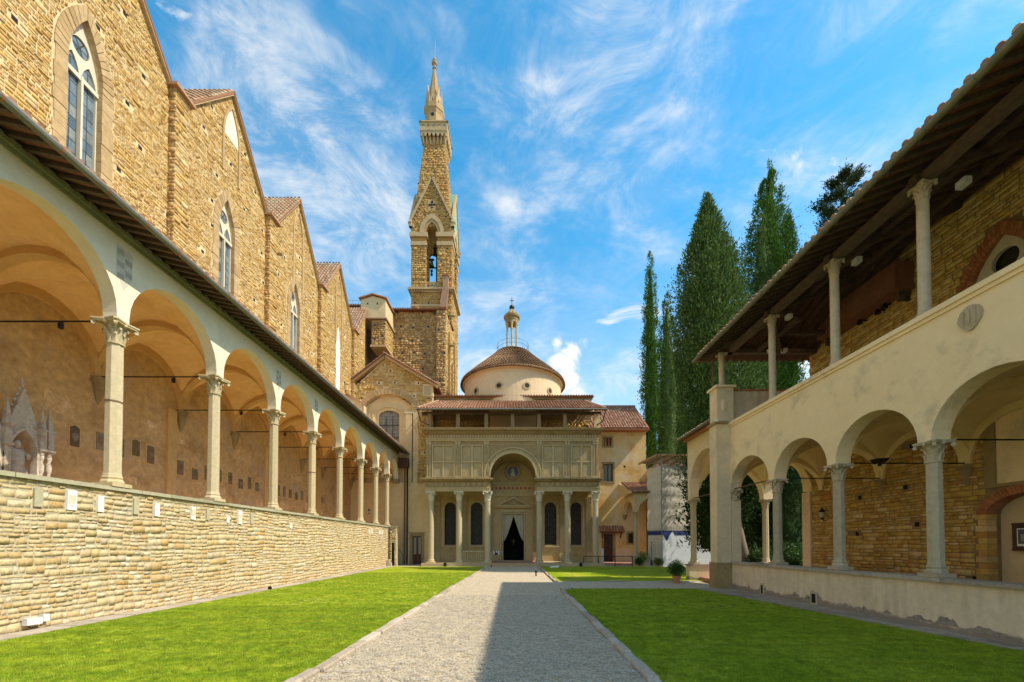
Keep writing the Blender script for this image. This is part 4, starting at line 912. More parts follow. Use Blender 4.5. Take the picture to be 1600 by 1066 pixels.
# carved standing angel in the main niche
def statue(name, cx, cy, z0, h, m, parent, face=(1, 0), pose=0):
    bm = bmesh.new(); me = bpy.data.meshes.new(name)
    P_ = {'pel': (0, 0, .50), 'che': (.01, .03, .68), 'nec': (.02, .02, .82), 'hed': (.05, .0, .90), 'top': (.05, -.01, .99), 'sl': (0, .12, .78), 'el': (.06, .17, .64), 'hl': (.16, .08, .72), 'sr': (0, -.10, .78), 'er': (.08, -.18, .66), 'hr': (.17, -.16, .55), 'kl': (.05, .07, .27), 'fl': (.02, .08, 0), 'kr': (.0, -.06, .27), 'fr': (.06, -.05, 0)}
    E_ = [('pel', 'che'), ('che', 'nec'), ('nec', 'hed'), ('hed', 'top'), ('che', 'sl'), ('sl', 'el'), ('el', 'hl'), ('che', 'sr'), ('sr', 'er'), ('er', 'hr'), ('pel', 'kl'), ('kl', 'fl'), ('pel', 'kr'), ('kr', 'fr')]
    Rr = {'pel': .12, 'che': .115, 'nec': .04, 'hed': .062, 'top': .045, 'sl': .05, 'el': .042, 'hl': .03, 'sr': .05, 'er': .042, 'hr': .03, 'kl': .105, 'fl': .10, 'kr': .105, 'fr': .10}
    keys = list(P_); fx, fy = face
    me.from_pydata([(cx + (P_[k][0] * fx - P_[k][1] * fy) * h, cy + (P_[k][0] * fy + P_[k][1] * fx) * h, z0 + P_[k][2] * h) for k in keys], [(keys.index(a), keys.index(b)) for a, b in E_], [])
    ob = bpy.data.objects.new(name, me); SC.collection.objects.link(ob); me.materials.append(MATS[m])
    sk = ob.modifiers.new('skin', 'SKIN'); sk.use_smooth_shade = True
    for i, k in enumerate(keys): me.skin_vertices[0].data[i].radius = (Rr[k] * h, Rr[k] * h)
    me.skin_vertices[0].data[0].use_root = True
    sb = ob.modifiers.new('sub', 'SUBSURF'); sb.levels = 2; sb.render_levels = 2
    dg = bpy.context.evaluated_depsgraph_get(); ev = ob.evaluated_get(dg); m2 = bpy.data.meshes.new_from_object(ev); bpy.data.objects.remove(ob); m2.name = name
    V = np.zeros(len(m2.vertices) * 3); m2.vertices.foreach_get('co', V); V = V.reshape(-1, 3); rel = (V[:, 2] - z0) / h          # drapery folds on the gown
    a = np.arctan2(V[:, 1] - cy, V[:, 0] - cx); f = np.where(rel < .55, 1 + .09 * np.sin(a * 11 + rel * 6), 1 + .02 * np.sin(a * 9)); V[:, 0] = cx + (V[:, 0] - cx) * f; V[:, 1] = cy + (V[:, 1] - cy) * f
    m2.vertices.foreach_set('co', V.ravel()); m2.update(); m2.materials.clear(); m2.materials.append(MATS[m])
    o2 = link(name, m2, parent, (0, 0, 0)); return o2
statue('carved_figure', XT - .28, 13.42, 4.0, 1.75, 'tomb_marble', TB)
wg = MB()
for s in (-1, 1): wg.add([(XT - .4, 13.42 + s * .08, 5.35), (XT - .38, 13.42 + s * .33, 5.55), (XT - .42, 13.42 + s * .30, 4.9), (XT - .4, 13.42 + s * .12, 4.75)], [(0, 1, 2, 3)])
wg.build('wing', 'tomb_marble', TB)
statue('carved_figure', XT - .35, 12.45, 4.0, 1.2, 'tomb_marble', TB)
# ================================================================== gabled stone building at the end of the loggia
YS = 42.75; fS = frY(YS, -1)
def S(px, py): return at(px, py, YS)
GB = thing('gabled_annexe', 'rubble gable with a big arched recess and leaded window above the loggia end', 'building', (-11.5, YS, 0))
ap = S(603, 560); le = S(546, 602); re_ = S(684, 600); zl = S(620, 728)[1]
xl, xr = S(560, 640)[0], S(664, 640)[0]; xr2 = S(676, 640)[0]
zcr = 8.2
outl = [(xl - .6, zcr), (xr2, zcr), (xr2, re_[1]), ap, (le[0] + .7, le[1])]
rc = S(607, 640)[0]; rhw = (S(645, 640)[0] - S(568, 640)[0]) / 2; rzs = S(607, 641)[1]; rap = S(607, 616)[1]
rec = opening(rc, rhw, zcr - .5, rzs, rap - rzs, 18)
rec2 = [(x, max(z, zcr)) for x, z in rec]
MB().panel([(xl - .6, zcr), (rc - rhw, zcr)] + arch(rc, rhw, rzs, rap - rzs, 18) + [(rc + rhw, zcr), (xr2, zcr), (xr2, re_[1]), ap, (le[0] + .7, le[1])], [], fS, -.6, 0).build('wall', 'mortar_high', GB)
ringo = [(rc - rhw - .5, zcr - .1)] + arch(rc, rhw + .5, rzs, rap - rzs + .62, 18) + [(rc + rhw + .5, zcr - .1)]
masonry(GB, 'stone', 'rubble_high', fS, outl, [ringo], .34, .19, w=.03, parts=120, gap=.012, putlog=(1.9, 1.5, .17), seed=41, blocks=(1.2, .5))
ci = arch(rc, rhw - .012, rzs, rap - rzs - .012, 22); co = arch(rc, rhw + .55, rzs, rap - rzs + .62, 22)
for i in range(22):
    lp = lambda A, B, t: (A[0] + (B[0] - A[0]) * t, A[1] + (B[1] - A[1]) * t)
    MB().panel([lp(ci[i], ci[i + 1], .05), lp(ci[i], ci[i + 1], .95), lp(co[i], co[i + 1], .95), lp(co[i], co[i + 1], .05)], [], fS, -.1, .06 + (i % 3) * .008).build('voussoir', 'ring_stone', GB)
# recess: cream surround with the window
wx0, wx1 = S(590, 660)[0], S(622, 660)[0]; wz1 = S(606, 648)[1]; wap = S(606, 639.5)[1]; wzb = S(606, 706)[1]; wc = (wx0 + wx1) / 2; whw = (wx1 - wx0) / 2
fS2 = frY(YS + .45, -1)
hole = opening(wc, whw, wzb, wz1, wap - wz1, 12)
MB().panel([(rc - rhw - .3, zcr - .2), (rc + rhw + .3, zcr - .2), (rc + rhw + .3, rzs + .3), (rc, rap + .5), (rc - rhw - .3, rzs + .3)], [hole], fS2, -.3, 0).build('recess_wall', 'warm_plaster', GB)
MB().band(grow(wc, whw, wzb, wz1, wap - wz1, .35, 12), grow(wc, whw, wzb, wz1, wap - wz1, .52, 12), fS2, 0, .09).build('window_surround', 'warm_plaster', GB)
for a, b in ((574, 580), (579, 583), (629, 634), (634, 644)):
    x0, x1 = S(a, 660)[0], S(b, 660)[0]; z1 = S(600, 646)[1]
    MB().box(x0, x1 - .02, YS + .2 if b != 644 else YS - .03, YS + .44, zcr, z1).build('pilaster', 'warm_plaster', GB)
MB().box(S(632, 646)[0], S(646, 646)[0], YS - .07, YS + .42, S(600, 646)[1], S(600, 644)[1]).build('impost', 'tracery_stone', GB)
wn = MB().panel(hole, [], fS2, -.26, -.22).build('window', 'lead', GB)
n1, n2 = 8, 15
for i in range(n1):
    for j in range(n2):
        g = .012; x0 = wx0 + (wx1 - wx0) * i / n1 + g; x1 = wx0 + (wx1 - wx0) * (i + 1) / n1 - g; z0 = wzb + (wap - wzb) * j / n2 + g; z1 = wzb + (wap - wzb) * (j + 1) / n2 - g
        if j == n2 - 1 and i in (0, n1 - 1): continue
        if j == n2 - 1: z1 -= .1
        MB().panel([(x0, z0), (x1, z0), (x1, z1), (x0, z1)], [], fS2, -.22, -.212 + random.uniform(0, .004)).build('pane', 'glass_grey', wn)
for z in (S(606, 662)[1], S(606, 682)[1]): MB().box(wx0, wx1, YS + .60, YS + .65, z - .04, z + .04).build('window_bar', 'lead', wn)
for x in (wx0 + (wx1 - wx0) * .33, wx0 + (wx1 - wx0) * .66): MB().box(x - .025, x + .025, YS + .61, YS + .65, wzb, wz1).build('window_bar', 'lead', wn)
MB().tube([(S(617, 702)[0], YS - .3, S(617, 697)[1]), (S(628, 702)[0], YS - .3, S(628, 697)[1])], .03, 6).build('railing', 'iron', GB)
# roof slopes seen edge on
for (p, q) in ((S(537, 606), S(603, 556)), (S(603, 556), S(684, 603))):
    d = Vector((q[0] - p[0], 0, q[1] - p[1])); L_ = d.length; d.normalize(); up = Vector((-d.z, 0, d.x))
    MB().bar((p[0], YS - .12, p[1] - .18), (q[0], YS - .12, q[1] - .18), .5, .26, up=up).build('eave_moulding', 'ring_stone', GB)
    s = 1 if q[1] > p[1] else -1; lo = p if s > 0 else q
    tile_roof(GB, (lo[0], YS - .5, lo[1] + .08), (0, 1, 0), 4.6, tuple(d * s), L_, .3, .42, name='roof', seed=9)
x0, x1 = S(661, 610)[0], S(677, 610)[0]
MB().box(x0, x1, YS - .12, YS + .3, S(670, 620)[1], S(670, 601)[1]).build('corner_block', 'warm_plaster', GB)
MB().panel([(x0 + .15, S(670, 618)[1]), (x1 - .25, S(670, 618)[1]), (x1 - .25, S(670, 604)[1]), (x0 + .15, S(670, 604)[1])], [], frY(YS - .12, -1), 0, .03).build('stone_tablet', 'serena_pale', GB)
MB().box(S(548, 606)[0], S(557, 606)[0], YS - .2, YS + .3, S(552, 614)[1], S(552, 603)[1]).build('capital_block', 'serena_pale', GB)
# lower plastered wall with door, blind panel, down pipes
LWt = thing('plaster_wall', 'tall shaded cream plaster wall left of the chapel with small wooden door', 'wall', (-10.7, YS, 0))
dx0, dx1, dz1 = S(645, 860)[0], S(659, 860)[0], S(650, 838)[1]
yl = YS - .02
out2 = [(-17.3, 0), (dx0, 0), (dx0, dz1), (dx1, dz1), (dx1, 0), (S(672, 800)[0], 0), (S(672, 800)[0], zcr + .6), (-17.3, zcr + .6)]
MB().panel(out2, [], frY(YS - .1, -1), -.5, 0).build('wall', 'warm_plaster', LWt)
f2 = frY(YS - .1, -1)
MB().panel([(dx0 - .3, 0), (dx0, 0), (dx0, dz1), (dx1, dz1), (dx1, 0), (dx1 + .3, 0), (dx1 + .3, dz1 + .35), (dx0 - .3, dz1 + .35)], [], f2, -.05, .05).build('door_frame', 'serena', LWt)
MB().box(dx0 - .45, dx1 + .45, YS - .16, YS - .1, dz1 + .35, dz1 + .42).build('door_lintel', 'serena', LWt)
dm = (dx0 + dx1) / 2
for a, b in ((dx0, dm - .01), (dm + .01, dx1)):
    d = MB().panel([(a, .02), (b, .02), (b, dz1), (a, dz1)], [[(a + .1, 1.1), (b - .1, 1.1), (b - .1, dz1 - .12), (a + .1, dz1 - .12)]], f2, -.2, -.12).build('door_leaf', 'door_wood', LWt)
    MB().panel([(a + .1, 1.1), (b - .1, 1.1), (b - .1, dz1 - .12), (a + .1, dz1 - .12)], [], f2, -.18, -.15).build('door_pane', 'glass_grey', d)
    MB().panel([(a + .1, .15), (b - .1, .15), (b - .1, .95), (a + .1, .95)], [], f2, -.12, -.10).build('door_panel', 'door_wood', d)
a = S(652, 737); b = S(661, 756)
MB().panel([(a[0] + .0, b[1]), (b[0], b[1]), (b[0], a[1]), (a[0], a[1])], [[(a[0] + .13, b[1] + .13), (b[0] - .13, b[1] + .13), (b[0] - .13, a[1] - .13), (a[0] + .13, a[1] - .13)]], f2, -.02, .06).build('small_frame', 'ring_stone', LWt)
DP = thing('downpipe', 'pair of dark rain pipes running down the cream wall from the left roof gutter', 'downpipe', (-11.3, YS - .4, 0))
for px in (633.5, 637.5):
    x = S(px, 800)[0]; MB().tube([(x, YS - .32, .05), (x, YS - .32, 10.9), (x - .1, YS - .5, 11.3)], .085, 8).build('pipe', 'rust_iron' if px < 635 else 'iron', DP)
x = S(636, 720)[0]; MB().box(x - .75, x + .3, YS - .65, YS - .2, 10.3, 11.35).build('rain_head', 'door_wood', DP)
MB().box(S(618, 750)[0] - .1, S(623, 750)[0] + .1, YS - .5, YS - .1, 8.7, 9.1).build('impost_corbel', 'serena', LWt)
HR = thing('handrail', 'thin iron stair handrail by the downpipes', 'handrail', (-11.8, 41.5, 0))
MB().tube([(-11.95, 41.6, 1.75), (-11.3, 41.2, 1.1)], .025, 6).build('rail', 'iron', HR)
for x, z in ((-11.9, 1.7), (-11.35, 1.15)): MB().tube([(x, 41.6 + (x + 11.9) * -.7, 0), (x, 41.6 + (x + 11.9) * -.7, z)], .02, 6).build('post', 'iron', HR)
# small cream lean-to above the loggia roof
LT = thing('lean_to', 'small cream plastered lean-to with a hopper tucked behind the loggia roof', 'annexe', (-17, 41, 12))
a = at(537, 612, 41.3); b = at(567, 632, 41.3)
MB().hexa([(a[0], 41.3, 11), (b[0], 41.3, 11), (b[0], 42.3, 11), (a[0], 42.3, 11)], [(a[0], 41.3, a[1]), (b[0], 41.3, b[1]), (b[0], 42.3, b[1]), (a[0], 42.3, a[1])]).build('wall', 'warm_plaster', LT)
MB().bar((a[0] - .1, 41.25, a[1] + .06), (b[0] + .15, 41.25, b[1] + .06), .3, .1).build('roof_edge', 'terracotta', LT)
MB().tube([(b[0] + .1, 41.1, b[1]), (b[0] + .1, 41.1, 11.5)], .07, 8).build('pipe', 'gutter_metal', LT)
c = at(541, 603, 41); MB().lathe(c[0], 41, [(.2, c[1] - .5), (.2, c[1] + .1), (.28, c[1] + .15), (.28, c[1] + .3)], 8).build('hopper', 'serena_pale', LT)

# ================================================================== transept block
YT = 50.0; fT5 = frY(YT, -1)
def Q(px, py, Y=YT): return at(px, py, Y)
TR = thing('transept', 'massive square brown rubble block standing behind the gable and left of the dome', 'church wing', (-13, 54, 0))
x0 = Q(598, 600)[0]; x1 = Q(682.5, 600)[0]; x2 = Q(697, 600)[0]; zt = Q(650, 487)[1]; zb = 9
MB().box(x0, x2, YT, 57.9, zb, zt).build('wall', 'brown_mortar', TR)
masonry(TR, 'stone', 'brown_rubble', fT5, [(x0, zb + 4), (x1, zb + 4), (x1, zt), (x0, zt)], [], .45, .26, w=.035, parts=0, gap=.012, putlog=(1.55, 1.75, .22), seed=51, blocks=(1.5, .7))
BT = MB().box(x1, x2, YT - .45, YT, zb, zt - .05).build('buttress', 'brown_mortar', TR)
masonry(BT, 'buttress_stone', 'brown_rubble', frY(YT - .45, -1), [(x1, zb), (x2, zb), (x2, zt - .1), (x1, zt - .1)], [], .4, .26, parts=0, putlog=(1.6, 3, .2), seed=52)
masonry(TR, 'side_stone', 'rubble_high', frX(x2, 1), [(YT - .45, zb), (57.9, zb), (57.9, zt), (YT - .45, zt)], [], .42, .26, parts=0, putlog=(1.9, 2, .2), seed=53)  # sunward side: its sunlight is put into a more golden stone than the front
for yy, hh in ((51.2, zt - 2), (53.6, zt - 5), (55.8, zt - 1)):
    b = MB().box(x2, x2 + .32, yy, yy + .7, zb, hh).build('pilaster', 'tower_mortar', TR); masonry(b, 'pilaster_stone', 'rubble_high', frX(x2 + .32, 1), [(yy, zb), (yy + .7, zb), (yy + .7, hh), (yy, hh)], [], .35, .26, parts=0, seed=int(yy))
tile_roof(TR, (x0 - .2, YT - .6, zt + .02), (1, 0, 0), x2 - x0 + .22, (0, 1, .16), 7.5, .3, .42, name='roof', seed=12)
a = Q(602, 489); b = Q(614, 508)
MB().panel([(a[0], b[1] + 1.0), (a[0] + .3, b[1] + .9), (a[0] + .5, b[1]), (b[0] - .2, b[1]), (b[0] - .1, b[1] + .7), (b[0], b[1] + .9), (b[0], a[1]), (a[0], a[1])], [], fT5, -.01, .055).build('plaster_patch', 'warm_plaster', TR)
for px, py in ((702, 497), (704, 543)):
    c = Q(px, py, 52); MB().tube([(x2 + .1, 51.4, c[1] + .0), (x2 + .95, 51.1, c[1] - .25)], .2, 7, r2=.12).build('water_spout', 'serena', TR)
# stair turret with cream cabin
YU = 46.8
TU = thing('stair_turret', 'square stone turret with a cream plastered cabin on top behind the last gable', 'turret', (-14.8, YU + 1, 0))
def U(px, py): return at(px, py, YU)
a = U(580, 555); b = U(602.5, 500); c_ = U(607, 500)[0]
MB().box(a[0], b[0], YU, YU + 3, a[1] + 1.2, b[1]).build('wall', 'brown_mortar', TU)
MB().box(a[0] - .1, b[0] + .1, YU - .12, YU + 3, a[1] + .95, a[1] + 1.2).build('corbel_course', 'ring_stone', TU)
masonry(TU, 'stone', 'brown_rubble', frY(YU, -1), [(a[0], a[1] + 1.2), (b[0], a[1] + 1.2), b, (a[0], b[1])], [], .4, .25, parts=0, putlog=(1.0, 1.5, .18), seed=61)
masonry(TU, 'side_stone', 'rubble_high', frX(b[0], 1), [(YU, a[1] + 1.2), (YU + 3, a[1] + 1.2), (YU + 3, b[1]), (YU, b[1])], [], .4, .25, parts=0, seed=62)  # sunlit turret face painted in lighter stone than the front
ca, cb, cc = U(564, 497), U(603, 469), U(583, 463.5)
cab = MB().panel([ca, (cb[0], ca[1]), cb, cc, (ca[0], cb[1])], [], frY(YU - .1, -1), -3.2, 0).build('cabin', 'warm_plaster', TU)
for p, q in (((ca[0] - .2, cb[1] + .02), (cc[0], cc[1] + .1)), ((cc[0], cc[1] + .1), (cb[0] + .2, cb[1] + .02))):
    MB().bar((p[0], YU + 1.4, p[1] + .06), (q[0], YU + 1.4, q[1] + .06), 3.5, .12).build('cabin_roof', 'terracotta', cab)
for px in (575, 590): c = U(px, 475.5); MB().box(c[0] - .07, c[0] + .07, YU - .12, YU - .09, c[1] - .1, c[1] + .1).build('peephole', 'hole_dark', cab)
MB().box(ca[0] - .02, cb[0] + .18, YU - .22, YU + 3.1, ca[1] - .16, ca[1]).build('cabin_base', 'terracotta', cab)
# flat link with railing between nave and turret
LK = thing('church_roof_link', 'dark rubble link wall with pale blue safety railing left of the cream cabin', 'roof terrace', (-18.5, 48.5, 20))
a = at(530, 560, 48.6); b = at(568, 479, 48.6)
MB().box(a[0] - 4, b[0] + .4, 48.6, 51, 12, b[1]).box(b[0] + .4, -16.25, 49.9, 51, 5, b[1] - 4).build('wall', 'brown_mortar', LK)
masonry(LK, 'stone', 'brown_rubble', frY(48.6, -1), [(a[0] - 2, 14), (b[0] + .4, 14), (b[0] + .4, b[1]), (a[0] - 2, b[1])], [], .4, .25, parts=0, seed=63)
tile_roof(LK, (a[0] - 4, 48.3, b[1]), (1, 0, 0), b[0] - a[0] + 4.4, (0, 1, .3), 2.5, .3, .42, seed=4)
zr = b[1] + .1; xs = np.linspace(a[0] - 3, b[0], 9)
rl = MB()
for z in (zr + .45, zr + .9): MB().tube([(a[0] - 3, 49, z), (b[0], 49, z)], .022, 5).build('rail', 'railing_blue', LK)
for x in xs: MB().tube([(x, 49, zr), (x, 49, zr + .92)], .022, 5).build('railing_post', 'railing_blue', LK)

# ================================================================== bell tower
YB = 58.0; BT0 = thing('bell_tower', 'slender golden stone bell tower with gabled belfry, bells and stone spire', 'tower', (-11.6, YB + 3.3, 0))
def B(px, py, Y=YB): return at(px, py, Y)
bx0, bx1 = B(642.5, 430)[0], B(706.5, 430)[0]; DB = bx1 - bx0; cxB = (bx0 + bx1) / 2; cyB = YB + DB / 2; hB = DB / 2
zb0 = 20; z_sl = B(675, 481)[1]; z_cor = B(675, 457)[1]; z_cor2 = B(675, 451)[1]; z_bal = B(675, 438)[1]; z_imp0 = B(675, 384)[1]; z_imp1 = B(675, 378)[1]; z_i2 = B(675, 371)[1]; z_i3 = B(675, 364)[1]; z_eav = B(675, 348)[1]; z_gab = B(675, 280)[1]; z_oap = B(675, 353)[1]
def sq(mb, h, z0, z1, h2=None):
    h2 = h if h2 is None else h2
    return mb.hexa([(cxB - h, cyB - h, z0), (cxB + h, cyB - h, z0), (cxB + h, cyB + h, z0), (cxB - h, cyB + h, z0)], [(cxB - h2, cyB - h2, z1), (cxB + h2, cyB - h2, z1), (cxB + h2, cyB + h2, z1), (cxB - h2, cyB + h2, z1)])
def fF(w_): return frY(cyB - w_, -1)
def fR(w_): return frX(cxB + w_, 1)
sh = sq(MB(), hB, zb0, z_cor).build('shaft', 'tower_mortar', BT0)
masonry(sh, 'shaft_stone', 'tower_stone', fF(hB), [(cxB - hB, z_sl - 3), (cxB + hB, z_sl - 3), (cxB + hB, z_cor), (cxB - hB, z_cor)], [], .5, .3, parts=0, seed=71, putlog=(1.8, 2.2, .22))
masonry(sh, 'shaft_stone', 'tower_stone', fR(hB), [(cyB - hB, zb0), (cyB + hB, zb0), (cyB + hB, z_cor), (cyB - hB, z_cor)], [], .5, .3, parts=0, seed=72, putlog=(1.8, 2.2, .22))
c = sq(MB(), hB + .12, z_cor, z_cor + .25); sq(c, hB + .42, z_cor + .25, z_cor2); c.build('cornice', 'tower_trim', BT0)
for i in range(16):
    x = cxB - hB + DB * (i + .5) / 16
    if abs(x - cxB) > 1.1: MB().box(x - .09, x + .09, cyB - hB - .3, cyB - hB, z_cor - .05, z_cor + .25).build('dentil', 'ring_stone', BT0)
sq(MB(), hB + .06, z_sl + .2, z_sl + .5).build('string_course', 'tower_trim', BT0)
ohw = (B(684, 420)[0] - B(666, 420)[0]) / 2; oc = B(675, 420)[0] - cxB
pw = hB - ohw
PZ = z_cor2
for sx_ in (-1, 1):
    for sy_ in (-1, 1):
        pw = (hB - ohw) if sy_ < 0 else hB - 1.75
        px_ = cxB + sx_ * (hB - pw / 2); py_ = cyB + sy_ * (hB - pw / 2)
        p = MB().box(px_ - pw / 2, px_ + pw / 2, py_ - pw / 2, py_ + pw / 2, PZ, z_imp0).build('pier', 'tower_mortar', BT0)
        masonry(p, 'pier_stone', 'tower_stone', frY(py_ - pw / 2, -1), [(px_ - pw / 2, PZ), (px_ + pw / 2, PZ), (px_ + pw / 2, z_imp0), (px_ - pw / 2, z_imp0)], [], .45, .3, parts=0, seed=73 + sx_, putlog=(1.2, 2.4, .2))
        masonry(p, 'pier_stone', 'tower_stone', frX(px_ + pw / 2, 1), [(py_ - pw / 2, PZ), (py_ + pw / 2, PZ), (py_ + pw / 2, z_imp0), (py_ - pw / 2, z_imp0)], [], .45, .3, parts=0, seed=77 + sx_, putlog=(1.2, 2.4, .2))
        for a, b, g in ((z_imp0, z_imp1, .12), (z_imp1, z_i2, .0), (z_i2, z_i3, .22)):
            MB().box(px_ - pw / 2 - g, px_ + pw / 2 + g, py_ - pw / 2 - g, py_ + pw / 2 + g, a, b).build('impost_moulding', 'tower_trim' if g else 'tower_stone', p)
# gable walls on the four sides
def fl(k):
    if k == 0: return lambda u, v, w: (cxB + u, cyB - hB - w, v)
    if k == 1: return lambda u, v, w: (cxB + hB + w, cyB + u, v)
    if k == 2: return lambda u, v, w: (cxB - u, cyB + hB + w, v)
    return lambda u, v, w: (cxB - hB - w, cyB - u, v)
orise = z_oap - z_i3 + .5
for k in range(4):
    f = fl(k); ow = ohw if k != 2 else 1.75
    og = [(-hB + .02, z_i3), (-ow, z_i3)] + arch(0, ow, z_i3, orise, 14, True)[1:-1] + [(ow, z_i3), (hB - .02, z_i3), (hB - .02, z_eav), (0, z_gab), (-hB + .02, z_eav)]
    g = MB().panel(og, [], f, -.55, 0).build('gable_wall', 'tower_mortar', BT0)
    masonry(g, 'gable_stone', 'tower_stone', f, [(-hB + .02, z_i3), (hB - .02, z_i3), (hB - .02, z_eav), (0, z_gab), (-hB + .02, z_eav)], [[(-ow - .6, z_i3)] + arch(0, ow + .8, z_i3, orise + 1.1, 14, True) + [(ow + .6, z_i3)]], .42, .27, parts=0, seed=80 + k, putlog=(1.5, 1.6, .2))
    MB().band(arch(0, ow + .0, z_i3, orise, 14, True), arch(0, ow + .42, z_i3, orise + .55, 14, True), f, -.1, .06).build('arch_moulding', 'ring_stone', g)
    MB().band(arch(0, ow + .42, z_i3, orise + .55, 14, True), arch(0, ow + .95, z_i3, orise + 1.3, 14, True), f, 0, .16).build('hood_moulding', 'tower_trim', g)
    for s in (-1, 1):
        a = Vector((0, z_gab + .2)); b = Vector((s * (hB + .35), z_eav - .25)); d = (b - a); n_ = Vector((-d.y, d.x)).normalized() * .14
        MB().panel([tuple(a + n_), tuple(b + n_), tuple(b - n_), tuple(a - n_)], [], f, -.1, .28).build('raking_cornice', 'tower_trim', g)
        for i in range(12):
            t = (i + 1) / 13.5; q = a + d * t; MB().panel([(q.x - s * .18 - .09, q.y - .5), (q.x - s * .18 + .09, q.y - .5), (q.x - s * .18 + .09, q.y - .3), (q.x - s * .18 - .09, q.y - .3)], [], f, 0, .15).build('dentil', 'ring_stone', g)
        MB().panel([(s * hB - .35, z_eav - .75), (s * hB + .35, z_eav - .75), (s * hB + .35, z_eav - .2), (s * hB - .35, z_eav - .2)], [], f, -.1, .25).build('kneeler', 'tower_trim', g)
    if k < 2:
        zc = B(675, 321)[1]
        MB().panel([(-.62, zc - .85), (.62, zc - .85), (.62, zc + .85), (-.62, zc + .85)], [], f, -.01, .05).build('cross_tablet', 'tower_trim', g)
        for dx, dz in ((0, 0), (0, .42), (0, -.42), (.36, 0), (-.36, 0)):
            MB().panel([(dx + .2 * math.cos(t * math.pi / 5), zc + dz + .2 * math.sin(t * math.pi / 5)) for t in range(10)], [], f, .05, .062).build('quatrefoil', 'hole_dark', g)
# copper roofs behind the side gables
z_rt = B(705, 298)[1]; z_rb = B(705, 350)[1]
for s in (-1, 1):
    xo = cxB + s * (hB + .12); xi = cxB + s * .8
    MB().hexa([(xo, cyB - hB + .3, z_rb), (xi, cyB - hB + .3, z_rb), (xi, cyB, z_rb), (xo, cyB, z_rb)], [(xo, cyB - .4, z_gab), (xi, cyB - .4, z_gab), (xi, cyB, z_gab), (xo, cyB, z_gab)]).build('copper_roof', 'verdigris', BT0)
    MB().hexa([(xo, cyB, z_rb), (xi, cyB, z_rb), (xi, cyB + hB - .3, z_rb), (xo, cyB + hB - .3, z_rb)], [(xo, cyB, z_gab), (xi, cyB, z_gab), (xi, cyB + .4, z_gab), (xo, cyB + .4, z_gab)]).build('copper_roof', 'verdigris', BT0)
# tapered stone spire body
Yc = cyB
def Bc(px, py): return at(px, py, Yc)
hp1 = 16.5 / FPX * (Yc - 1.6); zp0, zp1 = z_eav - .5, at(676, 222, Yc - 1.7)[1]
hp0 = hB - .12
st = sq(MB(), hp0, zp0, zp1, hp1).build('tapered_stage', 'tower_mortar', BT0)
def slant(k):
    def f(u, v, w):
        t = (v - zp0) / (zp1 - zp0); h = hp0 + (hp1 - hp0) * t + w
        return {0: (cxB + u, cyB - h, v), 1: (cxB + h, cyB + u, v)}[k]
    return f
for k in (0, 1):
    masonry(st, 'spire_stone', 'tower_stone', slant(k), [(-hp0, zp0), (hp0, zp0), (hp1, zp1), (-hp1, zp1)], [], .5, .3, parts=0, seed=90 + k, putlog=(1.3, 2.0, .22))
# machicolated gallery
hg = 22 / FPX * (Yc - 2.1); Bg = lambda py: at(676, py, Yc - 2.2)[1]; zg0, zg2 = Bg(202.5), Bg(188); zk = at(676, 222, Yc - 1.8)[1]
GA = sq(MB(), hg, zg0, zg0 + .25).build('gallery_floor', 'tower_trim', BT0)
sq(MB(), hp1 + .0, zp1 - .1, zg0).build('gallery_core', 'tower_mortar', GA)
for k in range(4):
    f0 = fl(k)
    def f(u, v, w, f0=f0, k=k):
        x, y, z = f0(u, v, w - hB + 0); return (x, y, z)
    for i in range(7):
        u = -hg + .18 + (2 * hg - .36) * i / 6; q = MB()
        a = [f(u * .82 - .12, zk - .1, hp1 - .1), f(u * .82 + .12, zk - .1, hp1 - .1), f(u * .82 + .12, zk - .1, hp1 + .06), f(u * .82 - .12, zk - .1, hp1 + .06)]
        b = [f(u - .13, zg0, hp1 - .1), f(u + .13, zg0, hp1 - .1), f(u + .13, zg0, hg - .04), f(u - .13, zg0, hg - .04)]
        q.hexa(a, b); q.build('corbel', 'tower_trim', GA)
    for i in range(6):
        u0 = -hg + .18 + (2 * hg - .36) * i / 6; w_ = (2 * hg - .36) / 6; zz = zg0 - .75
        MB().panel([(u0, zz), (u0 + .14, zz)] + arch(u0 + w_ / 2, w_ / 2 - .14, zz, .5, 8, True)[1:-1] + [(u0 + w_ - .14, zz), (u0 + w_, zz), (u0 + w_, zg0), (u0, zg0)], [], f, hg - .22, hg - .05).build('small_arch', 'tower_trim', GA)
    pr = MB().panel([(-hg, zg0 + .25), (hg, zg0 + .25), (hg, zg2 - .15), (-hg, zg2 - .15)], [[(u + .13 * math.cos(t * math.pi / 4), (zg0 + zg2) / 2 + .05 + .2 * math.sin(t * math.pi / 4)) for t in range(8)] for u in (-hg * .78, -hg * .4, 0, hg * .4, hg * .78)], f, hg - .22, hg - .02).build('parapet', 'tower_trim', GA)
    MB().panel([(-hg - .1, zg2 - .15), (hg + .1, zg2 - .15), (hg + .1, zg2 + .05), (-hg - .1, zg2 + .05)], [], f, hg - .25, hg + .1).build('parapet_rail', 'tower_trim', GA)
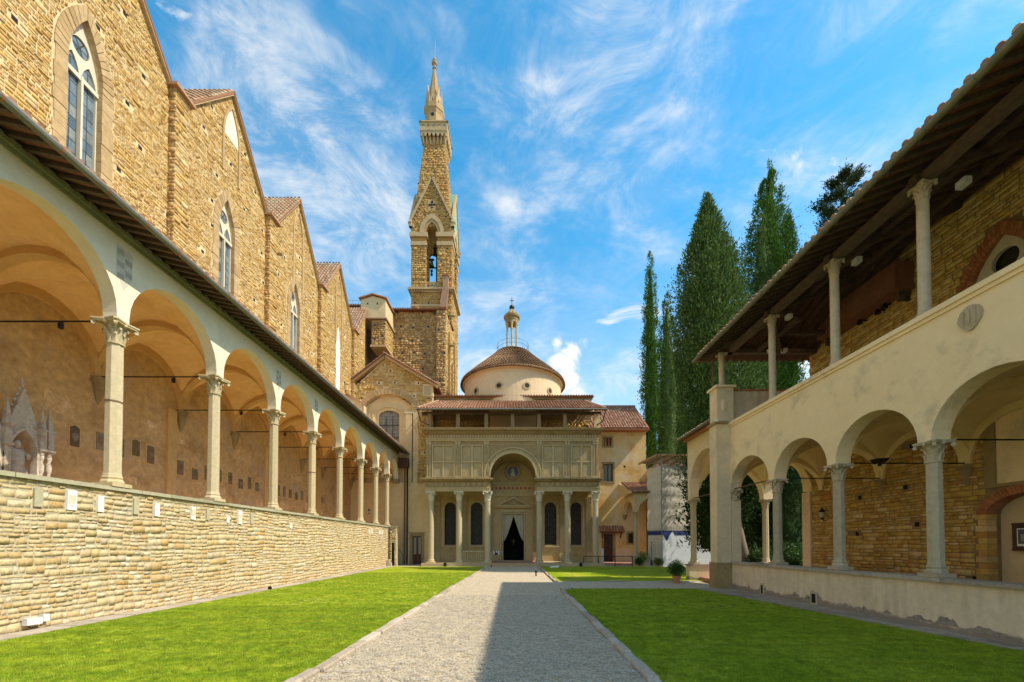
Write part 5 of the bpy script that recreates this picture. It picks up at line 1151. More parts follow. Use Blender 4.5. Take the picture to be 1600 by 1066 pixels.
# octagonal lantern and spirelet
r8 = (Bc(691.5, 180)[0] - Bc(665.5, 180)[0]) / 2 / .95; rc8 = (Bc(693.5, 160)[0] - Bc(663, 160)[0]) / 2 / .95; zl1, zl2, zl3 = [at(678, q, Yc - 1.4)[1] for q in (173, 167, 158)]
xs_ = Bc(678.5, 170)[0]
LN = MB().lathe(xs_, cyB, [(r8, zg0), (r8, zl1), (rc8 * .95, zl2), (rc8, zl2 + .1), (rc8, zl3), (r8 * .9, zl3 + .1)], 8, math.pi / 8).build('octagon_stage', 'ring_stone', BT0)
zz = at(678, 178, Yc - 1.3)[1]
MB().panel([(xs_ + .28 * math.cos(t * math.pi / 6), zz + .28 * math.sin(t * math.pi / 6)) for t in range(12)], [], frY(cyB - r8 * .924, -1), -.05, .012).build('round_opening', 'hole_dark', LN)
zt0, zt1, zt2 = Bc(678, 150)[1], Bc(679, 109)[1], Bc(679, 100)[1]
for k in range(8):
    a = k * math.pi / 4 - math.pi / 2; f = (lambda a: lambda u, v, w: (xs_ + math.cos(a) * (r8 * .86 + w) - math.sin(a) * u, cyB + math.sin(a) * (r8 * .86 + w) + math.cos(a) * u, v))(a)
    MB().panel([(-.42, zl3), (.42, zl3), (.0, zt0 + .75)], [[(-.16, zl3 + .2), (.16, zl3 + .2), (0, zl3 + .9)]], f, -.12, .05).build('small_gable', 'tower_trim', LN)
    a2 = a + math.pi / 8; MB().lathe(xs_ + math.cos(a2) * r8 * .95, cyB + math.sin(a2) * r8 * .95, [(.11, zl3), (.11, zl3 + .8), (.01, zl3 + 1.5)], 5).build('pinnacle', 'tower_trim', LN)
MB().lathe(xs_, cyB, [(r8 * .82, zl3), (r8 * .60, zt0), (.22, zt1)], 8, math.pi / 8).build('spirelet', 'ring_stone', LN)
MB().lathe(xs_, cyB, [(.22, zt1), (.34, zt1 + .1), (.2, zt1 + .3), (.22, zt1 + .6), (.42, zt1 + .85), (.44, zt1 + 1.1), (.2, zt1 + 1.3), (.3, zt1 + 1.5), (.22, zt1 + 1.75), (.05, zt1 + 1.9)], 10).build('finial', 'ring_stone', LN)
MB().tube([(xs_ + .1, cyB, zt1 + 1.6), (xs_ + .1, cyB, zt1 + 4.8)], .03, 5).build('lightning_rod', 'tower_trim', LN)
# belfry balustrade and bells
for k in (0, 1, 2, 3):
    f = fl(k); w_ = ohw - .02; hz = (z_cor2 + z_bal) / 2
    hs_ = [[(u + dx + .1 * math.cos(t * math.pi / 3), hz + dz + .1 * math.sin(t * math.pi / 3)) for t in range(6)] for u in (-w_ * .62, 0, w_ * .62) for dx, dz in ((0, .24), (0, -.24), (.2, 0), (-.2, 0))]
    MB().panel([(-w_, z_cor2), (w_, z_cor2), (w_, z_bal), (-w_, z_bal)], hs_, f, -.6, -.35).build('balustrade', 'tower_trim', BT0)
def bell(px, ptop, pbot, rpx, m, label):
    a = B(px, ptop, cyB - .5); b = B(px, pbot, cyB - .5); r = rpx / FPX * cyB; h = a[1] - b[1]
    t = thing('bell', label, 'bell', (a[0], cyB - .5, b[1]))
    pr = [(r, 0), (r * .97, .05), (r * .75, .25), (r * .6, .55), (r * .52, .85), (r * .3, .97), (.02, 1.0)]
    MB().lathe(a[0], cyB - .5, [(x, b[1] + z * h) for x, z in pr], 16).build('bell_body', m, t, smooth=True)
    MB().lathe(a[0], cyB - .5, [(.03, b[1] - .25 * h), (.12, b[1] - .2 * h), (.1, b[1] - .1 * h), (.03, b[1]), (.03, b[1] + .4 * h)], 8).build('clapper', 'iron', t)
    MB().box(a[0] - r * .9, a[0] + r * .9, cyB - .65, cyB - .35, a[1], a[1] + .18).build('yoke', 'iron', t)
bell(674.5, 407, 417, 4.2, 'bronze_green', 'large green bronze bell in the middle of the belfry opening')
bell(679.8, 389, 399, 3.6, 'bronze_dark', 'black bell hanging highest in the belfry opening')
bell(674.5, 424, 430, 2.0, 'bronze_dark', 'small bell hanging lowest in the belfry below the green one')
FRm = thing('iron_stand', 'black iron frame carrying the bells inside the belfry', 'frame', (cxB, cyB, z_cor2))
for px in (667.5, 671, 682.8): x = B(px, 420, cyB)[0]; MB().box(x - .09, x + .09, cyB - .4, cyB - .2, z_cor2, B(px, 402, cyB)[1]).build('post', 'iron', FRm)
zx = B(675, 403, cyB)[1]; ci = arch(cxB, ohw * .95, zx - .3, .55, 10); MB().band(ci, [(x, z + .14) for x, z in ci], lambda u, v, w: (u, cyB - .3 - w, v), -.05, .05).build('arched_beam', 'iron', FRm)
for py in (401, 421, 386):
    z = B(675, py, cyB)[1]; MB().box(cxB - ohw * (1 if py != 386 else .3), cxB + ohw * 1.0, cyB - .38, cyB - .24, z - .07, z + .07).build('cross_beam', 'iron', FRm)
# red brick stair buttress
bs = thing('brick_stair', 'narrow red brick stair ramp rising beside the belfry corner', 'stair', (B(697, 485)[0], YB - .8, z_sl))
p0, p1, p2 = B(692, 484), B(696, 456), B(697, 434)
for i in range(14):
    t = i / 13; x = p0[0] + (p1[0] - p0[0]) * t; z = p0[1] + (p1[1] - p0[1]) * t
    MB().box(x - .35, x + .6, YB - .75, YB, z - .02, z + (p1[1] - p0[1]) / 13 - .03).build('step', 'cap_tile', bs)
MB().box(p2[0] - .35, p2[0] + .4, YB - .7, YB, p1[1], p2[1] - .15).build('ramp_wall', 'cap_tile', bs)
MB().box(p2[0] - .45, p2[0] + .5, YB - .8, YB, p2[1] - .15, p2[1]).build('cap', 'brick_red', bs)
# ================================================================== chapel
YP, YW = 39.8, 43.8
def C(px, py): return at(px, py, YP)
def W(px, py): return at(px, py, YW)
PC = thing('domed_chapel', 'renaissance chapel with grey stone columned porch, arched centre and round tiled dome', 'chapel', (0, YP + 2, 0))
fC = frY(YP - .35, -1); FZ = .30
X0, X1 = C(665.5, 800)[0], C(937, 800)[0]
st = MB().box(X0 - .3, X1 + .3, YP - .75, YW + .2, 0, FZ).build('platform', 'serena_pale', PC)
MB().box(C(766, 0)[0] if 0 else C(766, 880)[0], C(842, 880)[0], YP - 1.2, YP - .75, 0, .15).build('step', 'serena_pale', PC)
MB().box(C(766, 880)[0], C(842, 880)[0], YP - .6, YW, FZ, FZ + .012).build('porch_floor', 'pink_floor', PC)
zct = C(800, 768.5)[1]; zar = zct
for px in (673.5, 717.4, 761.8, 842.4, 886.6, 930.4):
    x = C(px, 830)[0]; column(PC, x, YP, FZ, zct, .285, .95, .36, .92, 20, cap_m='tracery_stone', m='grey_column' if px > 800 else 'column_stone')
# entablatures left and right
def entab(a, b, nrm):
    xa, xb = C(a, 760)[0], C(b, 760)[0]; z1, z2, z3, z4 = zct, C(800, 762)[1], C(800, 753)[1], C(800, 748.5)[1]
    e = MB().box(xa, xb, YP - .40, YP + .4, z1, z2).build('architrave', 'serena_pale', PC)
    MB().box(xa + .02, xb - .02, YP - .44, YP - .4, z2 - .13, z2 - .05).build('fillet', 'serena_pale', e)
    MB().box(xa + .04, xb - .04, YP - .34, YP + .34, z2, z3).build('frieze', 'serena', PC)
    MB().box(xa - .14, xb + .14, YP - .58, YP + .4, z3, z3 + .14).build('cornice', 'serena', PC)
    MB().box(xa - .28, xb + .28, YP - .80, YP + .4, z3 + .14, z4).build('cornice_top', 'serena', PC)
    n = 11; zz = (z2 + z3) / 2
    for i in range(n):
        x = xa + .25 + (xb - xa - .5) * (i + .5) / n; r = .19
        m = MB(); ci = [(x + r * .72 * math.cos(t * math.pi / 6), zz + r * .72 * math.sin(t * math.pi / 6)) for t in range(13)]; co = [(x + r * math.cos(t * math.pi / 6), zz + r * math.sin(t * math.pi / 6)) for t in range(13)]
        m.band(ci, co, frY(YP - .34, -1), -.01, .05); m.build('frieze_medallion', 'serena_pale', PC); MB().lathe(0, 0, [(.01, 0), (.02, .01)], 4); MB().panel([(x + r * .45 * math.cos(t * math.pi / 4), zz + r * .45 * math.sin(t * math.pi / 4)) for t in range(8)], [], frY(YP - .34, -1), 0, .04).build('cherub_head', 'serena_pale', PC)
    # small frieze ornaments between the medallions
    return z4
zc4 = entab(665.5, 766.2, 1); entab(838.2, 936.2, 1)
# upper wall with the big arch
xa, xb = C(666.5, 720)[0], C(934.5, 720)[0]; zu = C(800, 690.5)[1]
ac = C(801.5, 746)[0]; ar = (C(836.5, 740)[0] - C(766.2, 740)[0]) / 2; azs = C(800, 744.5)[1]
pts = [(xa, zc4), (ac - ar, zc4)] + ([(ac - ar, azs)] if azs > zc4 + .02 else []) + arch(ac, ar, azs, ar, 28)[1:-1] + ([(ac + ar, azs)] if azs > zc4 + .02 else []) + [(ac + ar, zc4), (xb, zc4), (xb, zu), (xa, zu)]
f0 = frY(YP - .22, -1)
UW = MB().panel(pts, [], f0, -.55, 0).build('upper_wall', 'serena', PC)
for (r0, r1, w) in ((0, .16, .14), (.16, .30, .07), (.30, .50, .03), (.50, .62, .12)):
    MB().band(arch(ac, ar + r0, azs, ar + r0, 28), arch(ac, ar + r1 - .004, azs, ar + r1 - .004, 28), f0, -.02, w).build('archivolt', 'serena_pale' if w > .05 else 'serena', UW)
for i in range(26):                                                  # guilloche carving of the archivolt
    t = math.pi * (i + .5) / 26; r = ar + .40; x, z = ac + r * math.cos(t), azs + r * math.sin(t)
    MB().panel([(x + .075 * math.cos(q * math.pi / 4), z + .075 * math.sin(q * math.pi / 4)) for q in range(8)], [], f0, .02, .06).build('rosette', 'serena_pale', UW)
# coupled pilasters
for a, b in ((667.5, 674), (712, 720), (756.5, 764), (838.5, 845.5), (882.5, 889.5), (925.5, 933)):
    p0, p1 = C(a, 720)[0], C(b, 720)[0]; mid = (p0 + p1) / 2
    for q0, q1 in ((p0, mid - .03), (mid + .03, p1)):
        p = MB().box(q0, q1, YP - .31, YP - .22, zc4 + .18, zu - .32).build('pilaster', 'serena_pale', UW)
        MB().box(q0 + .055, q1 - .055, YP - .325, YP - .31, zc4 + .32, zu - .45).build('fluting', 'serena', p)
        MB().box(q0 - .03, q1 + .03, YP - .36, YP - .22, zc4 + .003, zc4 + .18).build('base', 'serena_pale', p)
        MB().box(q0 - .03, q1 + .03, YP - .37, YP - .22, zu - .32, zu - .22).box(q0 - .06, q1 + .06, YP - .40, YP - .22, zu - .10, zu - .003).box(q0 - .01, q1 + .01, YP - .35, YP - .22, zu - .22, zu - .10).build('capital', 'serena_pale', p)
# panels, four in each bay
def bay(a, b):
    x0, x1 = C(a, 720)[0], C(b, 720)[0]; z0, z1 = zc4 + .12, C(800, 698)[1]; m = .11
    MB().panel([(x0 - m, z0 - .02), (x1 + m, z0 - .02), (x1 + m, z1 + m), (x0 - m, z1 + m)], [[(x0, z0 + .06), (x1, z0 + .06), (x1, z1), (x0, z1)]], f0, -.01, .12).build('panel_frame', 'serena_pale', UW)
    xm, zm = (x0 + x1) / 2, (z0 + z1) / 2
    MB().box(xm - .10, xm + .10, YP - .30, YP - .22, z0 + .06, z1).build('panel_bar', 'serena_pale', UW)
    for s0, s1 in ((x0, xm - .10), (xm + .10, x1)): MB().box(s0, s1, YP - .295, YP - .22, zm - .09, zm + .09).build('panel_bar', 'serena_pale', UW)
    for s0, s1 in ((x0, xm - .10), (xm + .10, x1)):
        for t0, t1 in ((z0 + .06, zm - .09), (zm + .09, z1)): MB().box(s0 + .05, s1 - .05, YP - .245, YP - .22, t0 + .05, t1 - .05).build('panel', 'panel_stone', UW)
for a, b in ((677.5, 709.5), (722.5, 753.5), (848.5, 879.5), (892.5, 923)): bay(a, b)
# spandrel frames beside the arch
for s, a in ((-1, 765.5), (1, 837)):
    xx = C(a, 720)[0]; k = MB(); tgt = ac + s * .9
    k.box(min(xx, tgt) , max(xx, tgt), YP - .27, YP - .22, zu - .40, zu - .34); k.build('spandrel_frame', 'serena_pale', UW)
# upper entablature
xe0, xe1 = C(667, 680)[0], C(934.5, 680)[0]; z1 = zu; z2 = C(800, 687)[1]; z3 = C(800, 679.5)[1]; z4 = C(800, 672.8)[1]
MB().box(xe0, xe1, YP - .32, YP + .4, z1, z1 + .16).box(xe0 - .03, xe1 + .03, YP - .38, YP + .4, z1 + .16, z2 + .04).build('upper_architrave', 'serena_pale', PC)
UF = MB().box(xe0 + .03, xe1 - .03, YP - .28, YP + .4, z2 + .04, z3).build('upper_frieze', 'serena', PC)
for i in range(62):
    x = xe0 + .2 + (xe1 - xe0 - .4) * (i + .5) / 62; MB().lathe(0, 0, [(.01, 0), (.05, .1), (.08, .26), (.03, .36)], 6); k = MB().panel([(x - .09, z2 + .1), (x + .09, z2 + .1), (x + .06, z3 - .14), (x, z3 - .06), (x - .06, z3 - .14)], [], frY(YP - .28, -1), -.01, .035); k.build('frieze_leaf', 'serena_pale', UF)
CO = MB().box(xe0 - .1, xe1 + .1, YP - .42, YP + .4, z3, z3 + .10).box(xe0 - .36, xe1 + .36, YP - .85, YP + .4, z3 + .24, z4 - .06).box(xe0 - .44, xe1 + .44, YP - .95, YP + .4, z4 - .06, z4 + .02).build('main_cornice', 'serena', PC)
for i in range(74):
    x = xe0 - .1 + (xe1 - xe0 + .2) * (i + .5) / 74; MB().box(x - .065, x + .065, YP - .52, YP - .42, z3 + .10, z3 + .23).build('dentil', 'serena_pale', CO)
MB().box(xe0 - .3, xe1 + .3, YP - .46, YP + .4, z3 + .10, z3 + .24).build('bed_mould', 'serena', CO)
# side return walls of the upper storey and porch roof slab
for x, s in ((xa + .3, 1), (xb - .3, -1)):
    MB().box(x - .28, x + .28, YP + .36, YW, zc4 - .9, z4 - .1).build('side_wall', 'serena', PC)
MB().box(xa + .1, ac - ar - .15, YP + .4, YW, zc4 - .25, zc4 - .05).build('porch_ceiling', 'serena', PC)
MB().box(ac + ar + .15, xb - .1, YP + .4, YW, zc4 - .25, zc4 - .05).build('porch_ceiling', 'serena', PC)
MB().box(xe0, xe1, YP + .3, YW, z4 - .3, z4 - .08).build('loggia_floor', 'serena', PC)
bv = MB().band([(u, v) for u, v in arch(ac, ar + .01, azs, ar + .01, 24)], [(u, v) for u, v in arch(ac, ar + .2, azs, ar + .2, 24)], lambda u, v, w: (u, YP + .33 + w, v), 0, YW - YP - .35).build('barrel_vault', 'serena', PC)
for x in (ac - ar - .12, ac + ar + .12):
    MB().box(x - .11, x + .11, YP + .4, YW, zct, azs).build('vault_wall', 'serena_pale', PC)
# back wall of the porch
fW = frY(YW, -1); wz0 = FZ
wins_c = []
for a, b in ((694.8, 712.3), (735.7, 754), (851, 869.4), (891.5, 909.5)):
    x0, x1 = W(a, 820)[0], W(b, 820)[0]; zt = W(a, 785)[1]; hw = (x1 - x0) / 2; wins_c.append(((x0 + x1) / 2, hw, W(a, 851.5)[1], zt - hw, hw))
dx0, dx1 = W(786.4, 850)[0], W(818.7, 850)[0]; dz0, dz1 = FZ, W(800, 803.5)[1]
outw = [(xa - .1, 0), (dx0, 0), (dx0, dz1), (dx1, dz1), (dx1, 0), (xb + .1, 0), (xb + .1, z4 - .2), (xa - .1, z4 - .2)]
BW = MB().panel(outw, [opening(c, h, zb, zs, r, 14) for c, h, zb, zs, r in wins_c], fW, -.5, 0).build('porch_wall', 'porch_stone', PC)
for c, h, zb, zs, r in wins_c:
    w = MB().panel(opening(c, h, zb, zs, r, 14), [], fW, -.32, -.28).build('window', 'lead', PC)
    MB().band(grow(c, h, zb, zs, r, .0, 14), grow(c, h, zb, zs, r, .10, 14), fW, -.25, .05).build('frame', 'serena_pale', w)
    MB().band(grow(c, h, zb - .15, zs, r, .10, 14), grow(c, h, zb - .15, zs, r, .28, 14), fW, -.01, .09).build('frame_moulding', 'serena_pale', w)
    MB().box(c - h - .3, c + h + .3, YW - .16, YW + .1, zb - .28, zb - .12).build('sill', 'serena_pale', w)
    nx, nz = 6, 20; zt = zs + r
    for i in range(nx):
        for j in range(nz):
            xx = c - h + 2 * h * (i + .5) / nx; zz = zb + (zt - zb) * (j + .5) / nz; dd = max(0, zz + .1 - zs)
            if dd > 0 and (abs(xx - c) + h / nx * .9) ** 2 + dd ** 2 > r * r: continue
            g = .013; a_, b_ = h / nx - g, (zt - zb) / nz / 2 - g; k = len(bpy.data.objects)
            MB().panel([(xx - a_, zz - b_), (xx + a_, zz - b_), (xx + a_, zz + b_), (xx - a_, zz + b_)], [], fW, -.28, -.272 + random.uniform(0, .004)).build('pane', 'glass_dark', w)
for a, b in ((678, 688), (721.5, 729.5), (765, 771), (832, 838), (874, 882.5), (915.5, 924.5)):
    x0, x1 = W(a, 830)[0], W(b, 830)[0]; p = MB().box(x0, x1, YW - .14, YW, FZ + .25, W(a, 787)[1]).build('wall_pilaster', 'serena_pale', PC)
    for q in range(5): xx = x0 + (x1 - x0) * (q + .5) / 5; MB().box(xx - .025, xx + .025, YW - .16, YW - .14, FZ + 1.0, W(a, 789)[1]).build('flute', 'serena', p)
    MB().box(x0 - .06, x1 + .06, YW - .2, YW, FZ, FZ + .25).build('base', 'serena_pale', p)
    zc_ = W(a, 787)[1]; zt_ = W(a, 776)[1]; cm = (x0 + x1) / 2; hw_ = (x1 - x0) / 2
    k = MB().box(cm - hw_, cm + hw_, YW - .16, YW, zc_, zt_ - .12).box(cm - hw_ - .14, cm + hw_ + .14, YW - .26, YW, zt_ - .12, zt_)
    for q in range(3):
        for lv in (0, 1): leaf_strip(k, cm + (q - 1) * hw_ * .75, YW - .12, -math.pi / 2, .02, zc_ + lv * .25, zc_ + .3 + lv * .25, .13, hw_ * .7)
    for s in (-1, 1): k.tube([(cm + s * hw_ * 1.05, YW - .24, zt_ - .2), (cm + s * hw_ * 1.05, YW - .1, zt_ - .2)], .09, 8)
    k.build('capital', 'serena_pale', p)
ze1 = W(800, 776)[1]; ze2 = W(800, 769)[1]; ze3 = W(800, 757.5)[1]
MB().box(xa, xb, YW - .14, YW, ze1, ze2 - .12).box(xa, xb, YW - .2, YW, ze2 - .12, ze2).build('wall_architrave', 'serena_pale', PC)
fr_ = MB().box(xa, xb, YW - .10, YW, ze2, ze3).build('wall_frieze', 'serena_pale', PC)
for i in range(11):
    x = ac + (i - 5) * .455; z = (ze2 + ze3) / 2; r = .185
    MB().band([(x + r * .86 * math.cos(t * math.pi / 8), z + r * .86 * math.sin(t * math.pi / 8)) for t in range(17)], [(x + r * 1.08 * math.cos(t * math.pi / 8), z + r * 1.08 * math.sin(t * math.pi / 8)) for t in range(17)], frY(YW - .10, -1), 0, .05).build('roundel_ring', 'serena_pale', fr_)
    MB().lathe(0, 0, [(.01, 0), (r * .8, .01), (r * .85, .03)], 12)
    k = MB().panel([(x + r * .82 * math.cos(t * math.pi / 6), z + r * .82 * math.sin(t * math.pi / 6)) for t in range(12)], [], frY(YW - .10, -1), -.01, .02); k.build('roundel', 'ceramic_red', fr_)
MB().box(ac - ar - .2, ac + ar + .2, YW - .3, YW, ze3, ze3 + .2).build('wall_cornice', 'serena_pale', PC)
lz = ze3 + .2; lr = ar - .05
MB().band(arch(ac, lr - .25, azs, lr - .25, 24), arch(ac, lr + .1, azs, lr + .1, 24), fW, 0, .1).build('lunette_arch', 'serena_pale', PC)
tx, tz = W(801.3, 738)
for r0, r1, w, m in ((.62, .74, .12, 'serena_pale'), (.74, .98, .05, 'serena'), (.98, 1.06, .1, 'serena_pale')):
    MB().band([(tx + r0 * math.cos(t * math.pi / 14), tz + r0 * math.sin(t * math.pi / 14)) for t in range(29)], [(tx + r1 * math.cos(t * math.pi / 14), tz + r1 * math.sin(t * math.pi / 14)) for t in range(29)], fW, 0, w).build('tondo_ring', m, PC)
td = MB().panel([(tx + .62 * math.cos(t * math.pi / 12), tz + .62 * math.sin(t * math.pi / 12)) for t in range(24)], [], fW, 0, .04).build('tondo', 'ceramic_blue', PC, label='blue glazed roundel with a seated white figure')
fg = statue('tondo_figure', tx, YW - .16, tz - .52, 1.02, 'ceramic_white', td, face=(0, -1))
for s in (-1, 1): MB().box(tx + s * .18 - .05, tx + s * .18 + .05, YW - .1, YW - .04, tz - .5, tz - .1).build('throne', 'ceramic_white', td)
# door
DR = MB().panel([(dx0 - .38, FZ), (dx0, FZ), (dx0, dz1), (dx1, dz1), (dx1, FZ), (dx1 + .38, FZ), (dx1 + .38, dz1 + .5), (dx0 - .38, dz1 + .5)], [], fW, -.1, .14).build('door_frame', 'serena_pale', PC)
MB().panel([(dx0 - .20, FZ), (dx0 - .12, FZ), (dx0 - .12, dz1 + .12), (dx1 + .12, dz1 + .12), (dx1 + .12, FZ), (dx1 + .20, FZ), (dx1 + .20, dz1 + .2), (dx0 - .2, dz1 + .2)], [], fW, .14, .18).build('door_moulding', 'serena', DR)
pz = W(800, 792.5)[1]; pa = W(803, 776.5)[1]; p0, p1 = W(775.5, 792)[0], W(829, 792)[0]; dc = (dx0 + dx1) / 2
MB().box(p0 + .15, p1 - .15, YW - .3, YW, pz - .12, pz).box(p0, p1, YW - .42, YW, pz, pz + .13).build('door_cornice', 'serena_pale', DR)
MB().panel([(p0, pz + .13), (p1, pz + .13), (dc, pa)], [[(p0 + .5, pz + .22), (p1 - .5, pz + .22), (dc, pa - .2)]], fW, 0, .42).build('pediment', 'serena_pale', DR)
MB().panel([(p0 + .5, pz + .2), (p1 - .5, pz + .2), (dc, pa - .2)], [], fW, 0, .2).build('tympanum', 'serena', DR)
k = MB(); k.lathe(dc, YW - .22, [(.02, pz + .2), (.14, pz + .3), (.10, pz + .48), (.04, pz + .55)], 8); k.tube([(dc - .5, YW - .22, pz + .27), (dc - .2, YW - .24, pz + .36)], .05, 6); k.tube([(dc + .5, YW - .22, pz + .27), (dc + .2, YW - .24, pz + .36)], .05, 6); k.build('carved_emblem', 'serena_pale', DR)
MB().box(dx0 - 1.5, dx1 + 1.5, YW + .5, YW + 5, 0, .1).box(dx0 - 1.5, dx1 + 1.5, YW + 5, YW + 5.1, 0, 6).box(dx0 - 1.6, dx0 - 1.5, YW + .5, YW + 5, 0, 6).box(dx1 + 1.5, dx1 + 1.6, YW + .5, YW + 5, 0, 6).box(dx0 - 1.5, dx1 + 1.5, YW + .5, YW + 5, 5, 5.1).build('dark_interior', 'room_shade', PC)  # room box in near-black: the shade behind the door is painted on its walls
MB().box(dx0 - .1, dx1 + .1, YW - .5, YW + .1, FZ, FZ + .09).build('threshold', 'serena_pale', DR)
# curtains drawn aside
zt_ = dz1 - .02; tie = W(800, 845)[1]
for s in (-1, 1):
    e = dx0 if s < 0 else dx1; mb = MB(); nx, nz = 14, 12
    for j in range(nz + 1):
        t = j / nz; z = zt_ + (tie - zt_) * t; wdt = (abs(dc - e) + .02) * (1 - t) ** .8 + .10 * t + .02
        if j > 10: wdt *= 1.0
        for i in range(nx + 1):
            q = i / nx; x = e - s * (q * wdt); mb.v.append((x, YW + .12 + .05 * math.sin(q * 20 + s) * (1 - .4 * t), z))
    for j in range(nz):
        for i in range(nx): a = j * (nx + 1) + i; mb.f.append((a, a + 1, a + nx + 2, a + nx + 1))
    k = len(mb.v)
    mb.build('curtain', 'curtain', DR, smooth=True)
MB().tube([(dc, YW + 1.5, FZ + 1.8), (dc, YW + 1.5, FZ + 2.5)], .03, 6).box(dc - .2, dc + .2, YW + 1.45, YW + 1.55, FZ + 2.2, FZ + 2.25).build('altar_cross', 'serena', PC)
# front balustrade, display rack, flood lamps
BA = thing('balustrade', 'low stone balustrade between the second and third porch columns', 'balustrade', (C(739, 879)[0], YP + .1, FZ))
b0, b1 = C(722.5, 860)[0], C(756, 860)[0]; zr = C(740, 861)[1]
MB().box(b0, b1, YP - .1, YP + .2, zr - .12, zr).build('rail', 'serena_pale', BA); MB().box(b0, b1, YP - .1, YP + .2, FZ, FZ + .12).build('plinth', 'serena_pale', BA)
for i in range(10):
    x = b0 + (b1 - b0) * (i + .5) / 10; MB().lathe(x, YP + .05, [(.07, FZ + .12), (.075, FZ + .3), (.045, FZ + .45), (.07, FZ + .65), (.05, zr - .3), (.07, zr - .12)], 8).build('baluster', 'serena_pale', BA)
DSx = C(775, 870)[0]
DS = thing('leaflet_rack', 'small wooden display rack with coloured leaflets left of the chapel door', 'display rack', (DSx, YP + .9, FZ))
MB().box(DSx - .3, DSx + .3, YP + .8, YP + 1.1, FZ + .35, FZ + .8).box(DSx - .22, DSx - .16, YP + .9, YP + 1, FZ, FZ + .35).box(DSx + .16, DSx + .22, YP + .9, YP + 1, FZ, FZ + .35).build('rack_body', 'ring_stone', DS)
mat('leaf_red', (.45, .12, .08), bump=0); mat('leaf_gold', (.55, .36, .08), bump=0)
for i, m in enumerate(('marble', 'leaf_red', 'marble', 'leaf_gold', 'marble')): MB().box(DSx - .32 + i * .13, DSx - .22 + i * .13, YP + .95, YP + .97, FZ + .8, FZ + 1.2).build('leaflet', m, DS)
MB().lathe(DSx, YP + .85, [(.12, FZ + .8), (.14, FZ + .95), (.05, FZ + 1.0)], 10).build('dark_bowl', 'iron', DS)
for px, lb in ((698, 'small black floodlight on the platform before the left porch columns'), (905, 'small black floodlight on the platform before the right porch columns')):
    x = C(px, 880)[0]; t = thing('floodlight', lb, 'floodlight', (x, YP - .95, 0)); MB().box(x - .13, x + .13, YP - 1.05, YP - .9, .12, .38).build('lamp_housing', 'iron', t); MB().box(x - .16, x + .16, YP - 1.0, YP - .95, 0, .12).build('bracket', 'iron', t)
# upper loggia: posts, back wall, tiled roof
zl0, zl1 = z4, C(800, 647.5)[1]
ybk = YW - .1
BK = MB().box(xe0 - .3, xe1 + .1, ybk, ybk + .3, zl0 - .2, zl1 + 2.3).build('loggia_back_wall', 'brown_mortar', PC)
masonry(BK, 'back_brick', 'inner_brick', frY(ybk, -1), [(xe0 - .3, zl0), (xe1 + .1, zl0), (xe1 + .1, zl1 + .6), (xe0 - .3, zl1 + .6)], [], .34, .15, w=.02, parts=0, gap=.008, seed=95)
for i, px in enumerate((671.5, 715.8, 760, 801, 842, 882.5, 932.5)):
    x = C(px, 660)[0]; e = .18 if i not in (6,) else .30
    MB().box(x - e, x + e, YP - .15, YP + .25, zl0, zl1).build('loggia_post', 'post_stone_shaded' if i != 6 else 'warm_plaster', PC)
dm = MB(); dxc = C(801, 670)[0]; dm.lathe(dxc, YP + 2.0, [(2.0, zl0 - .2), (1.8, zl0 + .25), (1.3, zl0 + .6), (.7, zl0 + .78), (.05, zl0 + .85)], 24); dm.build('porch_vault_top', 'serena', PC, smooth=True)
xr0, xr1 = C(655, 645)[0], C(944, 645)[0]; ze = C(800, 644.5)[1]; zrt = ze + 2.05
yr0, yr1 = YP - .95, YW - .2
MB().box(xr0 + .3, xr1 - .3, YP - .12, YP + .2, zl1 - .05, zl1 + .22).build('wall_plate', 'dark_wood', PC)
for i in range(46):
    x = xr0 + .2 + (xr1 - xr0 - .4) * i / 45; MB().bar((x, yr0, ze - .1), (x, yr1, ze + 2.25), .1, .13).build('rafter', 'dark_wood', PC)
run = math.hypot(yr1 - yr0, 1.65); upv = Vector((0, yr1 - yr0, 2.45)).normalized()
# hipped roof of the loggia
hx = 1.35; rb = MB().hexa([(xr0, yr0, ze), (xr1, yr0, ze), (xr1 - hx, yr1, ze + 2.45), (xr0 + hx, yr1, ze + 2.45)], [(xr0, yr0, ze + .07), (xr1, yr0, ze + .07), (xr1 - hx, yr1, ze + 2.52), (xr0 + hx, yr1, ze + 2.52)]).build('porch_roof', 'pianelle', PC)
tb = MB(); rs_ = random.Random(5); ncol = int((xr1 - xr0) / .285)
for c in range(ncol):
    x = xr0 + (c + .5) * .285; s = min((x - xr0) / hx, (xr1 - x) / hx, 1.0); nr = max(1, int(s * 13))
    sub = MB(); tiles(sub, (x - .1425, yr0 - .03, ze + .08), (1, 0, 0), (0, yr1 - yr0, 2.45), 1, nr, .285, .40, c); tb.add(sub.v, sub.f)
o = tb.build('roof_tiles', 'terracotta', rb); o['kind'] = 'stuff'
for s in (-1, 1):
    a = (xr0 if s < 0 else xr1); b_ = a - s * hx; MB().tube([(a, yr0, ze + .12), (b_, yr1, ze + 2.6)], .11, 8).build('hip_tiles', 'terracotta', rb)
MB().tube([(xr0 - .05, yr0 - .1, ze - .02), (xr1 + .05, yr0 - .1, ze - .02)], .085, 8).build('gutter', 'gutter_metal', PC)
for px in (944, 655):
    a = C(px, 646); MB().tube([(a[0] * .995, yr0, ze - .05), (a[0] * .985, YP, zl1 - .7), (C(932 if px > 900 else 671, 670)[0], YP - .2, zl0 + .5)], .06, 6).build('strut', 'dark_wood', PC)
